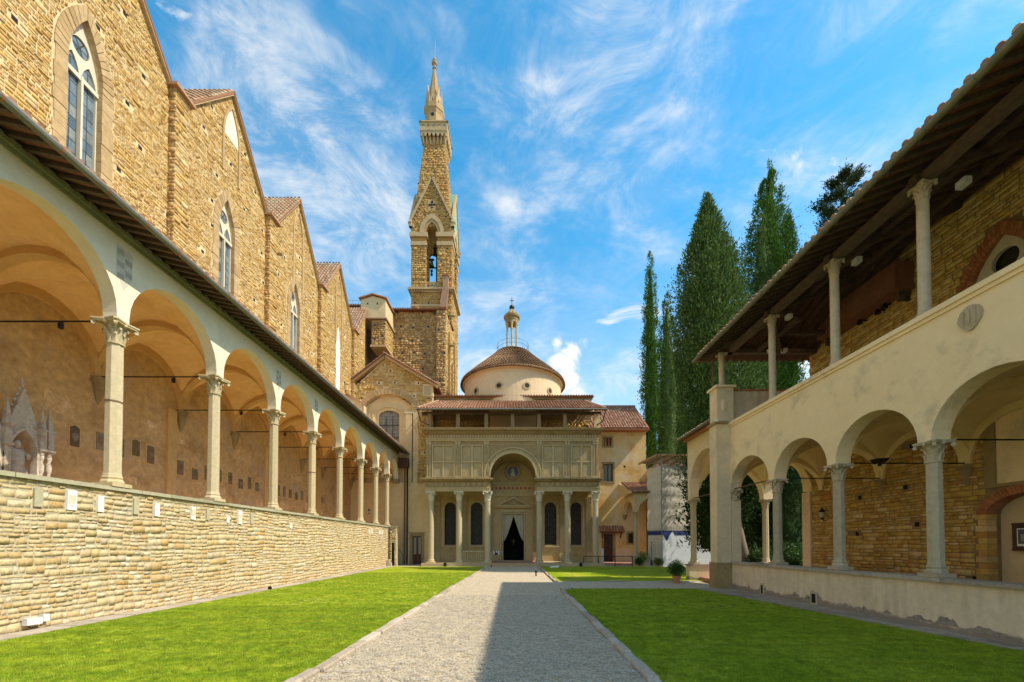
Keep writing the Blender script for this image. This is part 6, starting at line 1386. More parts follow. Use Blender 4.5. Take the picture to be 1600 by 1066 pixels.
# attic block behind the porch roof
xk0, xk1 = at(671, 625, YW)[0], at(924, 625, YW)[0]; zk0 = ze + 1.2; zk1 = at(800, 621.5, YW)[1]
MB().box(xk0, xk1, YW + .55, 55, 5.4, zk1 - .3).box(xk0, xk1, YW - .15, YW + .54, zk0 + .4, zk1 - .31).build('main_block', 'warm_plaster', PC)
MB().box(xk0, xk1, 49, 55, 0, 5.3).build('rear_block', 'warm_plaster', PC)
MB().box(xk0 - .15, xk1 + .15, YW - .4, YW - .15, zk1 - .12, zk1 - .02).box(xk0 - .08, xk1 + .08, YW - .3, YW - .15, zk1 - .3, zk1 - .12).build('attic_cornice', 'serena', PC)
tr_ = tile_roof(PC, (xk0 - .2, YW - .6, zk1 - .02), (1, 0, 0), xk1 - xk0 + .4, (0, 1, .25), 2.4, .29, .4, name='attic_roof', seed=17)
# drum and dome
dX, dY, dR = .1, 49.0, 5.9
zD0, zD1 = 14, 21.45
DM = MB().lathe(dX, dY, [(dR, zD0), (dR, zD1), (dR + .22, zD1 + .02), (dR + .26, zD1 + .12), (dR + .30, zD1 + .22)], 72).build('drum', 'drum_plaster', PC, smooth=False)
for k in range(12):
    a = math.radians(-90 + 15 + 30 * k); ux, uy = math.cos(a), math.sin(a); f = (lambda ux, uy: lambda u, v, w: (dX + ux * (dR + w) - uy * u, dY + uy * (dR + w) + ux * u, v))(ux, uy); zo = 19.55
    cir = lambda r: [(r * math.cos(t * math.pi / 10), zo + r * math.sin(t * math.pi / 10)) for t in range(21)]
    w = MB().band(cir(.27), cir(.43), f, -.05, .06).build('oculus', 'serena_pale', DM); MB().panel(cir(.28)[:-1], [], f, -.02, .02).build('oculus_glass', 'glass_dark', w)
prof = [(6.42, 21.55), (6.3, 21.78), (5.25, 22.75), (4.05, 23.8), (3.0, 24.7), (2.3, 25.4), (1.95, 25.72)]
CN = MB().lathe(dX, dY, prof, 72).build('dome_roof', 'dome_tile', PC)
tb = MB(); rs_ = random.Random(4)
def pr(t):
    t = t * (len(prof) - 2) + 1 if t > 0 else 1; i = min(int(t), len(prof) - 2); f = t - i; return (prof[i][0] + (prof[i + 1][0] - prof[i][0]) * f, prof[i][1] + (prof[i + 1][1] - prof[i][1]) * f)
NR = 26
for i in range(NR):
    r, z = pr(i / NR); r2, z2_ = pr((i + 1.15) / NR if i < NR - 1 else 1); n = max(20, int(2 * math.pi * r / .30)); off = (i % 2) * .5
    for j in range(n):
        a0 = 2 * math.pi * (j + off) / n; w = .40 * 2 * math.pi / n; e = rs_.uniform(0, .02); am = a0
        if math.sin(a0) > .35: continue
        pts = [(math.cos(a0 - w) * r, math.sin(a0 - w) * r, z + .02), (math.cos(am) * (r + .10 + e), math.sin(am) * (r + .10 + e), z + .10), (math.cos(a0 + w) * r, math.sin(a0 + w) * r, z + .02), (math.cos(a0 + w * .8) * r2, math.sin(a0 + w * .8) * r2, z2_ + .02), (math.cos(am) * (r2 + .05), math.sin(am) * (r2 + .05), z2_ + .06), (math.cos(a0 - w * .8) * r2, math.sin(a0 - w * .8) * r2, z2_ + .02)]
        tb.add([(dX + x, dY + y, zz) for x, y, zz in pts], [(0, 1, 4, 5), (1, 2, 3, 4), (0, 2, 1)])
o = tb.build('dome_tiles', 'dome_tile', CN); o['kind'] = 'stuff'
tb = MB()
for j in range(150):
    a0 = 2 * math.pi * j / 150; tb.lathe(dX + math.cos(a0) * 6.38, dY + math.sin(a0) * 6.38, [(.09, 21.5), (.09, 21.62)], 6)
o = tb.build('eave_tiles', 'dome_tile', CN); o['kind'] = 'stuff'
# lantern
LA = MB().lathe(dX - .1, dY, [(1.9, 25.65), (1.9, 25.85), (1.25, 25.9), (1.25, 26.0)], 24).build('lantern_base', 'serena_pale', PC)
lx = dX - .12; zl_t = at(800, 507, dY)[1]; zl_b = 25.95
for k in range(6):
    a = math.radians(30 + 60 * k); x, y = lx + .66 * math.cos(a), dY + .66 * math.sin(a)
    MB().lathe(x, y, [(.17, zl_b), (.17, zl_b + .12), (.12, zl_b + .2), (.11, zl_t - .35), (.15, zl_t - .3), (.19, zl_t - .05), (.19, zl_t)], 10).build('lantern_column', 'tower_trim', LA)
z5 = at(800, 497, dY)[1]; z6 = at(800, 488, dY)[1]; z7 = at(800, 484.5, dY)[1]
MB().lathe(lx, dY, [(.80, zl_t), (.80, zl_t + .3), (.84, zl_t + .35), (.84, zl_t + .6), (1.0, z5 - .1), (1.04, z5 + .1), (.8, z5 + .15)], 16).build('lantern_entablature', 'serena', LA)
mb = MB(); n = 24
for i, (r, z) in enumerate([(.84, z5 + .12), (.72, z5 + .45), (.48, z6 - .05), (.28, z6 + .25), (.12, z6 + .4)]):
    for j in range(n): t = 2 * math.pi * j / n; q = r * (1 + (.10 if j % 2 else -.04)); mb.v.append((lx + q * math.cos(t), dY + q * math.sin(t), z))
for i in range(4):
    for j in range(n): mb.f.append((i * n + j, i * n + (j + 1) % n, (i + 1) * n + (j + 1) % n, (i + 1) * n + j))
mb.build('lantern_cap', 'serena', LA)
zb_ = at(800, 481, dY)[1]
MB().lathe(lx, dY, [(.12, z6 + .35), (.16, z6 + .5), (.08, z6 + .6)] + [(.32 * math.sin(math.pi * t / 8) + .01, zb_ - .32 * math.cos(math.pi * t / 8)) for t in range(9)], 14).build('ball_finial', 'bronze_dark', LA)
zc_ = at(800, 465, dY)[1]
MB().box(lx - .03, lx + .03, dY - .03, dY + .03, zb_ + .3, zc_).box(lx - .24, lx + .24, dY - .03, dY + .03, zc_ - .45, zc_ - .38).build('cross', 'bronze_dark', LA)
rr = 1.95; zr0 = 25.8
for z in (zr0 + .5, zr0 + 1.0): MB().tube([(dX + rr * math.cos(t * math.pi / 16), dY + rr * math.sin(t * math.pi / 16), z) for t in range(33)], .022, 4, cap=False).build('railing_hoop', 'railing_blue', LA)
for k in range(14): t = 2 * math.pi * k / 14; MB().tube([(dX + rr * math.cos(t), dY + rr * math.sin(t), zr0 - .2), (dX + rr * math.cos(t), dY + rr * math.sin(t), zr0 + 1.0)], .02, 4).build('railing_post', 'railing_blue', LA)

# ================================================================== ochre house
YO = 43.9
def O(px, py): return at(px, py, YO)
OH = thing('ochre_house', 'weathered ochre plastered house with tiled roof right of the chapel', 'house', (11.5, YO, 0))
ox0, ox1 = xb + .02, O(1009, 700)[0]; oze = O(960, 672)[1]
hl = []
for a, b, c, d in ((943.5, 955, 684.5, 697), (943, 957.5, 725, 752.5), (981.5, 989, 833.5, 848.5)):
    x0, z1 = O(a, c); x1, z0 = O(b, d); hl.append([(x0, z0), (x1, z0), (x1, z1), (x0, z1)])
ddx0, ddx1, ddz = O(943.5, 850)[0], O(958, 850)[0], O(950, 834.5)[1]
MB().panel([(ox0 - 1, 0), (ddx0, 0), (ddx0, ddz), (ddx1, ddz), (ddx1, 0), (ox1, 0), (ox1, oze), (ox0 - 1, oze)], hl, frY(YO, -1), -.4, 0).build('wall', 'ochre_plaster', OH)
MB().box(ox0 - 1, ox1, YO + .5, YO + 6, 0, oze).build('house_body', 'ochre_plaster', OH)
fO = frY(YO, -1)
for i, h in enumerate(hl):
    x0, z0 = h[0]; x1, z1 = h[2]; g = .2
    w = MB().panel([(x0 - g, z0 - g), (x1 + g, z0 - g), (x1 + g, z1 + g), (x0 - g, z1 + g)], [h], fO, -.3, .05).build('window', 'serena', OH)
    MB().panel([(x0, z0), (x1, z0), (x1, z1), (x0, z1)], [], fO, -.3, -.26).build('pane', 'glass_dark' if i != 1 else 'glass_grey', w)
    if i < 2:
        xm = (x0 + x1) / 2; MB().box(xm - .04, xm + .04, YO + .18, YO + .25, z0, z1).box(x0, x0 + .1, YO + .18, YO + .25, z0, z1).box(x1 - .1, x1, YO + .18, YO + .25, z0, z1).build('sash', 'door_wood', w)
    if i == 0:
        for s in (x0 + .12, x1 - .12 - .2): MB().box(s, s + .2, YO + .14, YO + .17, z0, z1).build('shutter', 'brick_red', w)
MB().panel([(ddx0 - .25, .2), (ddx0, .2), (ddx0, ddz), (ddx1, ddz), (ddx1, .2), (ddx1 + .25, .2), (ddx1 + .25, ddz + .3), (ddx0 - .25, ddz + .3)], [], fO, -.3, .06).build('door_frame', 'serena', OH)
dd = MB().box(ddx0, ddx1, YO + .2, YO + .27, .2, ddz).build('door', 'door_wood', OH)
for r in range(4):
    for c in range(2):
        w_ = (ddx1 - ddx0) / 2; h_ = (ddz - .3) / 4; MB().box(ddx0 + c * w_ + .06, ddx0 + (c + 1) * w_ - .06, YO + .17, YO + .2, .28 + r * h_ + .06, .28 + (r + 1) * h_ - .06).build('door_panel', 'door_wood', dd)
cx0, cx1, cz = O(936, 830)[0], O(973, 830)[0], O(950, 831)[1]
CA = MB().box(cx0 + .1, cx1 - .1, YO - .7, YO, cz - .12, cz).build('canopy_frame', 'dark_wood', OH)
for x in (cx0 + .3, cx1 - .3): MB().bar((x, YO, cz - .7), (x, YO - .6, cz - .1), .1, .1).build('bracket', 'dark_wood', CA)
tile_roof(CA, (cx0, YO - .85, cz + .02), (1, 0, 0), cx1 - cx0, (0, 1, .75), 1.0, .28, .36, name='canopy_roof', seed=31)
MB().box(O(976, 729)[0] - .1, O(976, 729)[0] + .1, YO - .01, YO + .0, O(976, 729)[1] - .1, O(976, 729)[1] + .1).build('vent_hole', 'hole_dark', OH)
zz0 = oze; rzt = O(960, 636)[1]; dy = 4.3; k = (rzt - EYE) / 1
ry = YO - .75
# slope chosen so the ridge stands 4.6 m behind the eave
rz = EYE + (rzt - EYE) * (YO + 4.2) / YO
tile_roof(OH, (xk1 - .5, ry, oze + .02), (1, 0, 0), ox1 - xk1 + .65, (0, YO + 4.2 - ry, rz - oze), math.hypot(YO + 4.2 - ry, rz - oze), .30, .42, name='roof', seed=33)
MB().box(xk1 - .6, ox1 + .15, ry - .05, ry + .8, oze - .22, oze - .03).build('eave_boards', 'brick_red', OH)
MB().tube([(xk1 - .5, YO + 4.2, rz + .08), (ox1 + .15, YO + 4.2, rz + .08)], .13, 8).build('ridge_tiles', 'terracotta', OH)
# small arcade porch at the right
YM = 40.0
MP = thing('corner_arcade', 'small cream arcade corner with tiled roof and one column beside the cypress', 'arcade', (12.3, YM + 1.8, 0))
mcx = at(993, 830, YM)[0]; mz0 = .95; mzc = at(993, 800, YM)[1]
column(MP, mcx + .02, YM, mz0, mzc, .19, .55, .3, .55, 8, m='column_stone')
MB().box(mcx - .35, mcx + 3, YM - .25, YM + .25, 0, mz0).build('parapet', 'warm_plaster', MP); MB().box(mcx - .4, mcx + 3, YM - .3, YM + .3, mz0 - .1, mz0 - .002).build('parapet_coping', 'coping', MP)
mzt = at(993, 770, YM)[1]
arcade_wall(frY(YM - .2, -1), [mcx, mcx + 3.2], mzc, [1.35], .22, mzt, -.4, 0, mcx - .2, mcx + 3.4).build('front_wall', 'warm_plaster', MP)
arcade_wall(frX(mcx - .2, -1), [YM, YO], mzc, [1.25], .25, mzt, -.4, -.004, YM - .198, YO).build('side_wall', 'warm_plaster', MP)
MB().lathe(mcx, YO - .1, [(.05, mzc - .6), (.2, mzc - .3), (.28, mzc)], 8).build('corbel', 'serena', MP)
mr = tile_roof(MP, (mcx - .55, YM - .55, mzt), (1, 0, 0), 3.6, (0, 1, .42), 4.0, .28, .4, name='roof', seed=41)
MB().hexa([(mcx - .6, YM - .6, mzt - .1), (mcx - .5, YM - .6, mzt - .1), (mcx - .5, YO, mzt - .1), (mcx - .6, YO, mzt - .1)], [(mcx - .6, YM - .6, mzt + .02), (mcx - .5, YM - .6, mzt + .02), (mcx - .5, YO, mzt + 1.5), (mcx - .6, YO, mzt + 1.5)]).build('roof_edge', 'warm_plaster', MP)
# barrier rail and info post
BR = thing('barrier_rail', 'low black iron barrier rail in front of the ochre house', 'barrier', (9.6, YP - .4, 0))
r0, r1 = at(912, 870, YP - .5)[0], at(988, 870, YP - .5)[0]; zr = at(912, 869.5, YP - .5)[1]
MB().tube([(r0, YP - .5, zr), (r1, YP - .5, zr)], .035, 6).build('rail', 'iron', BR)
for px in (912, 935, 961, 988): x = at(px, 870, YP - .5)[0]; MB().tube([(x, YP - .5, 0), (x, YP - .5, zr)], .035, 6).build('post', 'iron', BR)
ix = at(941, 867, YP + .3)[0]; IP = thing('info_post', 'slim white information post by the right corner column', 'sign', (ix, YP + .3, 0))
MB().box(ix - .12, ix + .12, YP + .25, YP + .33, .1, 1.75).build('board', 'white_metal', IP); MB().box(ix - .2, ix + .2, YP + .15, YP + .45, 0, .1).build('foot', 'iron', IP)
sx0, sx1 = 8.9, 14; MB()
PT = MB().box(8.9, 15.2, YP + .2, YO, .006, .25); o = PT.build('house_terrace', 'pink_floor', None); o['kind'] = 'structure'

# ================================================================== wrapped scaffold
WG = thing('rear_wing', 'plain plastered wing mostly hidden behind the wrapped scaffold', 'building', (19, 43, 0))
MB().box(15.3, 24, 41.8, 46, 0, 10.4).build('wall', 'ochre_plaster', WG)
MB().box(15.2, 24.1, 41.7, 46.1, 10.4, 10.6).build('roof', 'terracotta', WG)
SF = thing('wrapped_scaffold', 'tall scaffold wrapped in white net over printed white hoarding beside the cypresses', 'scaffold', (15.3, 38, 0))
YF = 38.0; a0 = at(1034.5, 850, YF)[0]; aL = at(1012.5, 850, YF + 1.9)[0]; P0 = (a0, YF); PL = (aL, YF + 1.9); PR = (a0 + 3.7, YF + .9); PR2 = (a0 + 6.4, YF + 1.5)
zt = at(1034, 727, YF)[1]; zm = at(1034, 826, YF)[1]
fLf = frL(PL, P0, 1); fRt = frL(P0, PR2, 1); LL = math.hypot(P0[0] - PL[0], P0[1] - PL[1]); LR = math.hypot(PR[0] - P0[0], PR[1] - P0[1]); LR2 = math.hypot(PR2[0] - P0[0], PR2[1] - P0[1])
def net(name, fr, L_, nx, nz, seed):
    rs = random.Random(seed); mb = MB()
    for j in range(nz + 1):
        for i in range(nx + 1):
            u = L_ * i / nx; v = zm - .2 + (zt - zm + .2) * j / nz; tie = abs(math.sin(math.pi * j / nz * 6)); e = .10 * tie * (.4 + .6 * abs(math.sin(i * 1.3 + seed)))
            if j in (0,): e = .02
            mb.v.append(fr(u, v + (rs.uniform(-.08, .03) if j == nz else 0), .02 + e * rs.uniform(.5, 1.1)))
    for j in range(nz):
        for i in range(nx): a = j * (nx + 1) + i; mb.f.append((a, a + 1, a + nx + 2, a + nx + 1))
    return mb.build(name, 'netting', SF, smooth=True)
net('netting', fLf, LL, 10, 36, 1); net('netting', fRt, LR, 18, 36, 2)
for (fr, L_, n) in ((fLf, LL, 3), (fRt, LR, 5)):
    for i in range(n): u = L_ * i / (n - 1); a = fr(u, 0, -.05); MB().tube([a, (a[0], a[1], zt + .75)], .035, 6).build('scaffold_tube', 'steel_tube', SF)
    for k in range(5):
        z = zm + (zt - zm) * k / 4; MB().tube([fr(0, z, -.05), fr(L_, z, -.05)], .035, 6).build('scaffold_tube', 'steel_tube', SF)
    MB().tube([fr(0, zm, -.05), fr(L_, zt, -.05)], .03, 6).build('brace', 'steel_tube', SF)
h1 = MB().panel([(0, 0), (LL, 0), (LL, zm), (0, zm)], [], fLf, -.04, 0).build('hoarding', 'print_cream', SF, label='cream printed hoarding with text columns and a statue picture')
h2 = MB().panel([(0, 0), (LR2, 0), (LR2, zm - .9), (LR, zm - .85), (LR, zm), (0, zm)], [], fRt, -.04, 0).build('hoarding', 'hoarding', SF, label='plain pale hoarding with a dark blue zigzag band')
MB().panel([(0, zm - .62), (LL, zm - .62), (LL, zm), (0, zm)], [], fLf, .004, .02).build('blue_band', 'hoarding_blue', h1)
MB().panel([(0, zm - .62), (.15, zm - .62), (.5, zm - 1.15), (.95, zm - .45), (1.15, zm - .25), (1.5, zm - .62), (LR, zm - .62), (LR, zm), (0, zm)], [], fRt, .004, .02).build('blue_band', 'hoarding_blue', h2)
for c, (u0, u1) in enumerate(((.78, 1.28), (1.42, 1.92))):
    for r in range(22):
        z = zm - 1.0 - r * .095
        if r in (1, 2, 4, 5): continue
        MB().panel([(u0, z), (u1 - (r * 37 % 5) * .03, z), (u1 - (r * 37 % 5) * .03, z + .028), (u0, z + .028)], [], fLf, .004, .008).build('text_line', 'print_grey', h1)
sp_ = [(.35, .15), (.68, .15), (.62, .9), (.66, 1.6), (.58, 2.15), (.60, 2.35), (.50, 2.5), (.42, 2.35), (.44, 2.15), (.36, 1.7), (.40, 1.0)]
MB().panel(sp_, [], fLf, .004, .009).build('statue_picture', 'print_grey', h1); MB().panel([(.3, .05), (.75, .05), (.72, .6), (.34, .6)], [], fLf, .009, .012).build('statue_picture', 'print_dark', h1)
for z in (1.55, 1.48): MB().panel([(4.1, z), (5.2, z), (5.2, z + .03), (4.1, z + .03)], [], fRt, .004, .008).build('text_line', 'print_grey', h2)
rz0 = zt + .75; pA = fLf(-.7, 0, .5); 
rr = [fLf(-.5, rz0 - .1, .7), fLf(LL + .2, rz0 + .25, .7), fRt(LR, rz0 + .35, .6), fRt(LR, rz0 - .05, -2.5)]
MB().hexa([tuple(Vector(q) - Vector((0, 0, .06))) for q in rr], rr).build('scaffold_roof', 'sheet_metal', SF)
for q, w in ((0, 1), (1, 2)):
    MB().bar(tuple(Vector(rr[q]) - Vector((0, 0, .13))), tuple(Vector(rr[w]) - Vector((0, 0, .13))), .1, .13).build('roof_beam', 'orange_wood', SF)
for t in (.25, .5, .75):
    a = Vector(rr[0]).lerp(Vector(rr[3]), t); b = Vector(rr[1]).lerp(Vector(rr[2]), t); MB().bar(a - Vector((0, 0, .12)), b - Vector((0, 0, .12)), .08, .1).build('roof_beam', 'orange_wood', SF)
# ================================================================== right gallery
XG = 10.8; XGB = 15.4; fG = frX(XG, -1); GY = [-1.9, 1.2, 4.25, 7.3, 10.38, 13.42, 16.53, 19.78]; GZ = 4.87
RG = thing('two_storey_gallery', 'right cloister gallery with plastered arches below and open timber roofed loggia above', 'gallery', (13, 10, 0))
RGr = [1.30] * 6 + [1.36]
arcade_wall(fG, GY, GZ, RGr, .17, 8.06, -.5, 0, -2, 20.3).build('arcade_wall', 'gallery_plaster', RG)
for y in GY[1:-1]:
    column(RG, XG + .24, y, 1.34, GZ, .172, .56, .33, .58, 8, m='grey_column')
MB().box(XG + .03, XG + .5, 19.62, 20.2, 0, GZ - .5).build('respond', 'pier_plaster', RG)
k = capital(XG + .26, 19.74, GZ - .52, .52, .2, .56); k.build('respond_capital', 'grey_column', RG)
# parapet with plinth stones and worn plaster
PG = MB().box(XG, XG + .5, -2, 19.62, 0, 1.24).build('parapet', 'parapet_plaster', RG)
rs = random.Random(12); y = 1.0
while y < 19.6:
    l = min(rs.uniform(.9, 1.5), 19.62 - y); MB().box(XG - .09 + rs.uniform(-.012, .012), XG + .55, y + .004, y + l - .004, 1.24, 1.335 + rs.uniform(-.006, .006)).build('coping_slab', 'paving', PG); y += l
def flake(yc, w, h, z0, seed):
    rs = random.Random(seed); n = 9; top = [(yc - w / 2 + w * i / n, z0 + h * (.35 + .65 * rs.random()) * math.sin(math.pi * (i + .4) / (n + .8))) for i in range(n + 1)]
    MB().panel([(yc - w / 2, z0)] + [(yc + w / 2, z0)] + top[::-1], [], fG, -.01, .012).build('bare_patch', 'flake', PG)
mat('flake', [(.26, .21, .16), (.34, .28, .21), (.20, .16, .12)], nscale=5, var=.4, bump=.9, bscale=20)
for i, (yc, w, h) in enumerate(((9.1, .9, .22), (9.95, .55, .3), (10.6, .7, .16), (12.3, .5, .26), (12.9, .35, .2), (14.3, .9, .42), (15.2, .4, .3), (17.2, .6, .32), (18.2, .2, .22), (8.3, .5, .25), (11.5, .3, .12))): flake(yc, w, h, rs.uniform(.10, .22), i)
for px, py, w, h in ((1191, 921, .16, .42), (1272, 935, .22, .38)):
    yy, zz = PX(px, py, XG); MB().box(XG - .02, XG + .01, yy - w / 2 - .05, yy + w / 2 + .05, zz - h / 2 - .05, zz + h / 2 + .05).build('vent_frame', 'grey_column', PG); MB().box(XG - .028, XG - .018, yy - w / 2 + .02, yy + w / 2 - .02, zz - h / 2 + .03, zz + h / 2 - .03).build('vent_grille', 'hole_dark', PG)
# corner pier and pedestal
MB().box(10.12, 10.81, 19.62, 20.3, 1.28, 8.25).box(10.18, 11.0, 19.64, 20.36, 8.25, 9.98).build('corner_pier', 'pier_plaster', RG)
MB().box(10.06, 10.83, 19.56, 20.34, 0, 1.28).build('pier_plinth', 'serena', RG)
MB().box(10.04, 11.0, 19.54, 20.38, 8.14, 8.27).build('pier_band', 'serena', RG)
MB().box(10.08, 11.1, 19.54, 20.46, 9.98, 10.08).build('pedestal_cap', 'gallery_plaster', RG)
MB().lathe(10.5, 19.6, [(.01, 8.75), (.16, 8.95), (.16, 9.3), (.01, 9.4)], 4, 0, (1, .2)).build('stone_shield', 'gallery_plaster', RG)
# sill moulding of the loggia
MB().box(XG - .10, XG + .55, -2, 19.62, 8.06, 8.20).box(XG - .05, XG + .5, -2, 19.62, 7.96, 8.06).build('sill_moulding', 'gallery_plaster', RG)
for y in (-1.6, 1.35, 4.4, 7.45, 10.5, 13.43, 16.7): column(RG, XG + .22, y, 8.20, 11.82, .135, .42, .24, .42, 14, m='gallery_column')
column(RG, 10.62, 20.0, 10.08, 11.82, .135, .38, .2, .42, 14, m='gallery_column')
# shield on the wall
yy, zz = PX(1518, 497, XG); sh = MB().panel([(yy + .25 * math.cos(t) * (1 if math.sin(t) > 0 else 1 - .35 * abs(math.sin(t))), zz + .30 * math.sin(t)) for t in np.linspace(0, 2 * math.pi, 18)[:-1]], [], fG, 0, .06).build('stone_shield', 'grey_column', RG)
for i in range(3): MB().box(XG - .085, XG - .06, yy - .14 + i * .12, yy - .10 + i * .12, zz - .15, zz + .2).build('shield_bar', 'grey_column', sh)
yy, zz = PX(1115, 661, 10.1); cc = MB().bar((10.0, 19.4, zz), (9.85, 19.0, zz - .12), .12, .13); cc.build('camera_body', 'white_metal', None); bpy.context.scene.collection.objects
o = [x for x in SC.objects if x.name.startswith('camera_body')][0]; o.name = 'security_camera'; WL[o.name] = Vector((0, 0, 0)); tag(o, 'white security camera fixed beside the corner pier of the right gallery', 'camera')
# interior: floor, back wall, vaults, ribs, rods
MB().box(XG + .5, XGB, -2, 24.4, .0, .22).build('gallery_floor', 'pink_floor', RG)
MB().box(XG + .5, XGB + .2, -2, 20.3, 7.0, 7.3).build('loggia_floor', 'paving', RG)
fB = frX(XGB, -1)
dwc, dwh = 11.75, 1.15; door = [(dwc - dwh, .2)] + arch(dwc, dwh, 3.15, .62, 12) + [(dwc + dwh, .2)]
pnl = [(dwc - .85, 4.1), (dwc + .85, 4.1), (dwc + .85, 6.35), (dwc - .85, 6.35)]
wc, wh = 12.35, 1.0; wo = opening(wc, wh, 8.6, 10.0, 1.95, 16, True)
wall_o = [(-2, 0), (20.4, 0), (20.4, 11.95), (15.0, 13.9), (-2, 13.9)]
IW = MB().panel(wall_o, [door, wo], fB, -.6, 0).build('inner_wall', 'brown_mortar', RG)
dso = grow(dwc, dwh, .2, 3.15, .62, .28, 12); wso = grow(wc, wh, 8.6, 10.0, 1.95, .34, 16, True)
psur = [(dwc - 1.15, 4.0), (dwc + 1.15, 4.0), (dwc + 1.15, 6.5), (dwc - 1.15, 6.5)]
masonry(RG, 'stone', 'inner_brick', fB, [(4, .2), (20.4, .2), (20.4, 7.0), (4, 7.0)], [dso, psur], .34, .145, w=.03, parts=220, gap=.009, putlog=(2.6, 1.6, .17), seed=101, blocks=(1.6, .6), wave=.015)
masonry(RG, 'upper_stone', 'loggia_stone', fB, [(4, 7.3), (20.4, 7.3), (20.4, 11.9), (15.0, 13.85), (4, 13.85)], [wso], .36, .15, w=.025, parts=200, gap=.009, seed=102, blocks=(1.6, .6))
# door recess
DW = MB().panel([(dwc - dwh - .1, .2), (dwc + dwh + .1, .2), (dwc + dwh + .1, 4), (dwc - dwh - .1, 4)], [], frX(XGB + .45, -1), -.1, 0).build('recess_wall', 'warm_plaster', RG)
def vring(c, hw, zs, ri, g, fr, m, par, n, w0, w1, pointed, name='voussoir'):
    ci = arch(c, hw - .012, zs, ri - .012, n, pointed); co = arch(c, hw + g, zs, ri + g * (1.25 if pointed else 1), n, pointed)
    lp = lambda A, B_, t: (A[0] + (B_[0] - A[0]) * t, A[1] + (B_[1] - A[1]) * t)
    for i in range(len(ci) - 1): MB().panel([lp(ci[i], ci[i + 1], .06), lp(ci[i], ci[i + 1], .94), lp(co[i], co[i + 1], .94), lp(co[i], co[i + 1], .06)], [], fr, w0, w1 + random.uniform(-.008, .008)).build(name, m, par)
vring(dwc, dwh, 3.15, .62, .26, fB, 'brick_red', RG, 34, -.3, .04, False)
for s in (-1, 1):
    z = .2
    while z < 3.1:
        h = .2; e = .3 if int(z / .2) % 2 else .22; a, b = sorted((dwc + s * (dwh - .012), dwc + s * (dwh + e))); MB().box(XGB - .035, XGB + .3, a, b, z + .006, z + h - .006).build('jamb_stone', 'inner_brick', RG); z += h
bx = MB().box(XGB + .30, XGB + .36, dwc - .9, dwc + .75, 1.98, 2.85).build('notice_board', 'door_wood', RG, label='dark wooden board with a small poster')
for a, b, c, d in ((dwc - .9, dwc + .75, 2.78, 2.85), (dwc - .9, dwc + .75, 1.98, 2.05)): MB().box(XGB + .28, XGB + .30, a, b, c, d).build('board_frame', 'door_wood', bx)
MB().box(XGB + .288, XGB + .30, dwc + .28, dwc + .62, 2.13, 2.68).build('poster', 'marble', bx); MB().box(XGB + .280, XGB + .288, dwc + .31, dwc + .59, 2.20, 2.65).build('poster_print', 'print_dark', bx); MB().box(XGB + .274, XGB + .280, dwc + .40, dwc + .52, 2.28, 2.50).build('poster_print', 'print_grey', bx)
# cream panel with dark stone border
MB().panel(psur, [pnl], fB, -.01, .06).build('panel_border', 'serena', RG); MB().panel(pnl, [], fB, -.02, .01).build('blind_panel', 'gallery_plaster', RG)
# brick arched window of the loggia
vring(wc, wh + .17, 10.0, 2.16, .17, fB, 'brick_red', RG, 44, -.1, .05, True); vring(wc, wh, 10.0, 1.95, .16, fB, 'brick_red', RG, 36, -.3, .02, True)
for s in (-1, 1):
    z = 8.6
    while z < 9.95: a, b = sorted((wc + s * (wh - .012), wc + s * (wh + .34))); MB().box(XGB - .05, XGB + .3, a, b, z + .004, z + .076).build('jamb_brick', 'brick_red', RG); z += .08
cir = lambda y, z, r, n=18: [(y + r * math.cos(2 * math.pi * t / n), z + r * math.sin(2 * math.pi * t / n)) for t in range(n)]
th = [cir(wc, 11.15, .36)] + [opening(wc + s * .47, .33, 8.7, 9.85, .62, 10, True) for s in (-1, 1)] + [cir(wc + .72 * s, 10.70, .12, 10) for s in (-1, 1)]
TW = MB().panel(opening(wc, wh + .02, 8.6, 10.0, 1.97, 16, True), th, fB, -.26, -.12).build('tracery_window', 'tracery_stone', RG)
MB().panel(opening(wc, wh + .1, 8.6, 10.0, 2.0, 16, True), [], fB, -.40, -.36).build('window_glass', 'glass_dark', TW)
# vaults and ribs
for i in range(len(GY) - 1):
    y0, y1 = GY[i], GY[i + 1]; vault(XG + .5, XGB, y0, y1, GZ, 1.66, 14).build('vault', 'vault_cream', RG, smooth=True)
    c, a = (y0 + y1) / 2, (y1 - y0) / 2
    MB().band(arch(c, a - .16, GZ, 1.42, 14), arch(c, a + .02, GZ, 1.68, 14), fB, 0, .10).build('wall_rib', 'vault_cream', RG)
for y in GY[1:]:
    x0, x1 = XG + .5, XGB; MB().band(arch((x0 + x1) / 2, (x1 - x0) / 2 - .02, GZ, 1.46, 16), arch((x0 + x1) / 2, (x1 - x0) / 2 + .2, GZ, 1.72, 16), lambda u, v, w, y=y: (u, y + w, v), -.15, .15).build('rib', 'vault_cream', RG)
    if y < 19: 
        k = MB().lathe(XGB, y, [(.03, GZ - .75), (.11, GZ - .55), (.15, GZ - .4), (.22, GZ - .12), (.26, GZ - .06), (.26, GZ)], 8, math.pi / 8)
        for a in range(5): leaf_strip(k, XGB, y, math.pi / 2 + a * math.pi / 4, .12, GZ - .42, GZ - .12, .13, .13)
        k.build('corbel', 'serena', RG)
        MB().tube([(XG + .2, y, GZ + .06), (XGB, y, GZ + .06)], .022, 6).build('tie_rod', 'iron', RG)
MB().tube([(XG + .2, 16.53, GZ + .06), (XG + .2, 19.7, GZ + .06)], .028, 6).build('tie_rod', 'rust_iron', RG)
MB().tube([(XG + .2, 20.3, GZ + .1), (XG + .2, 24.25, GZ + .1)], .03, 6).build('tie_rod', 'rust_iron', RG)
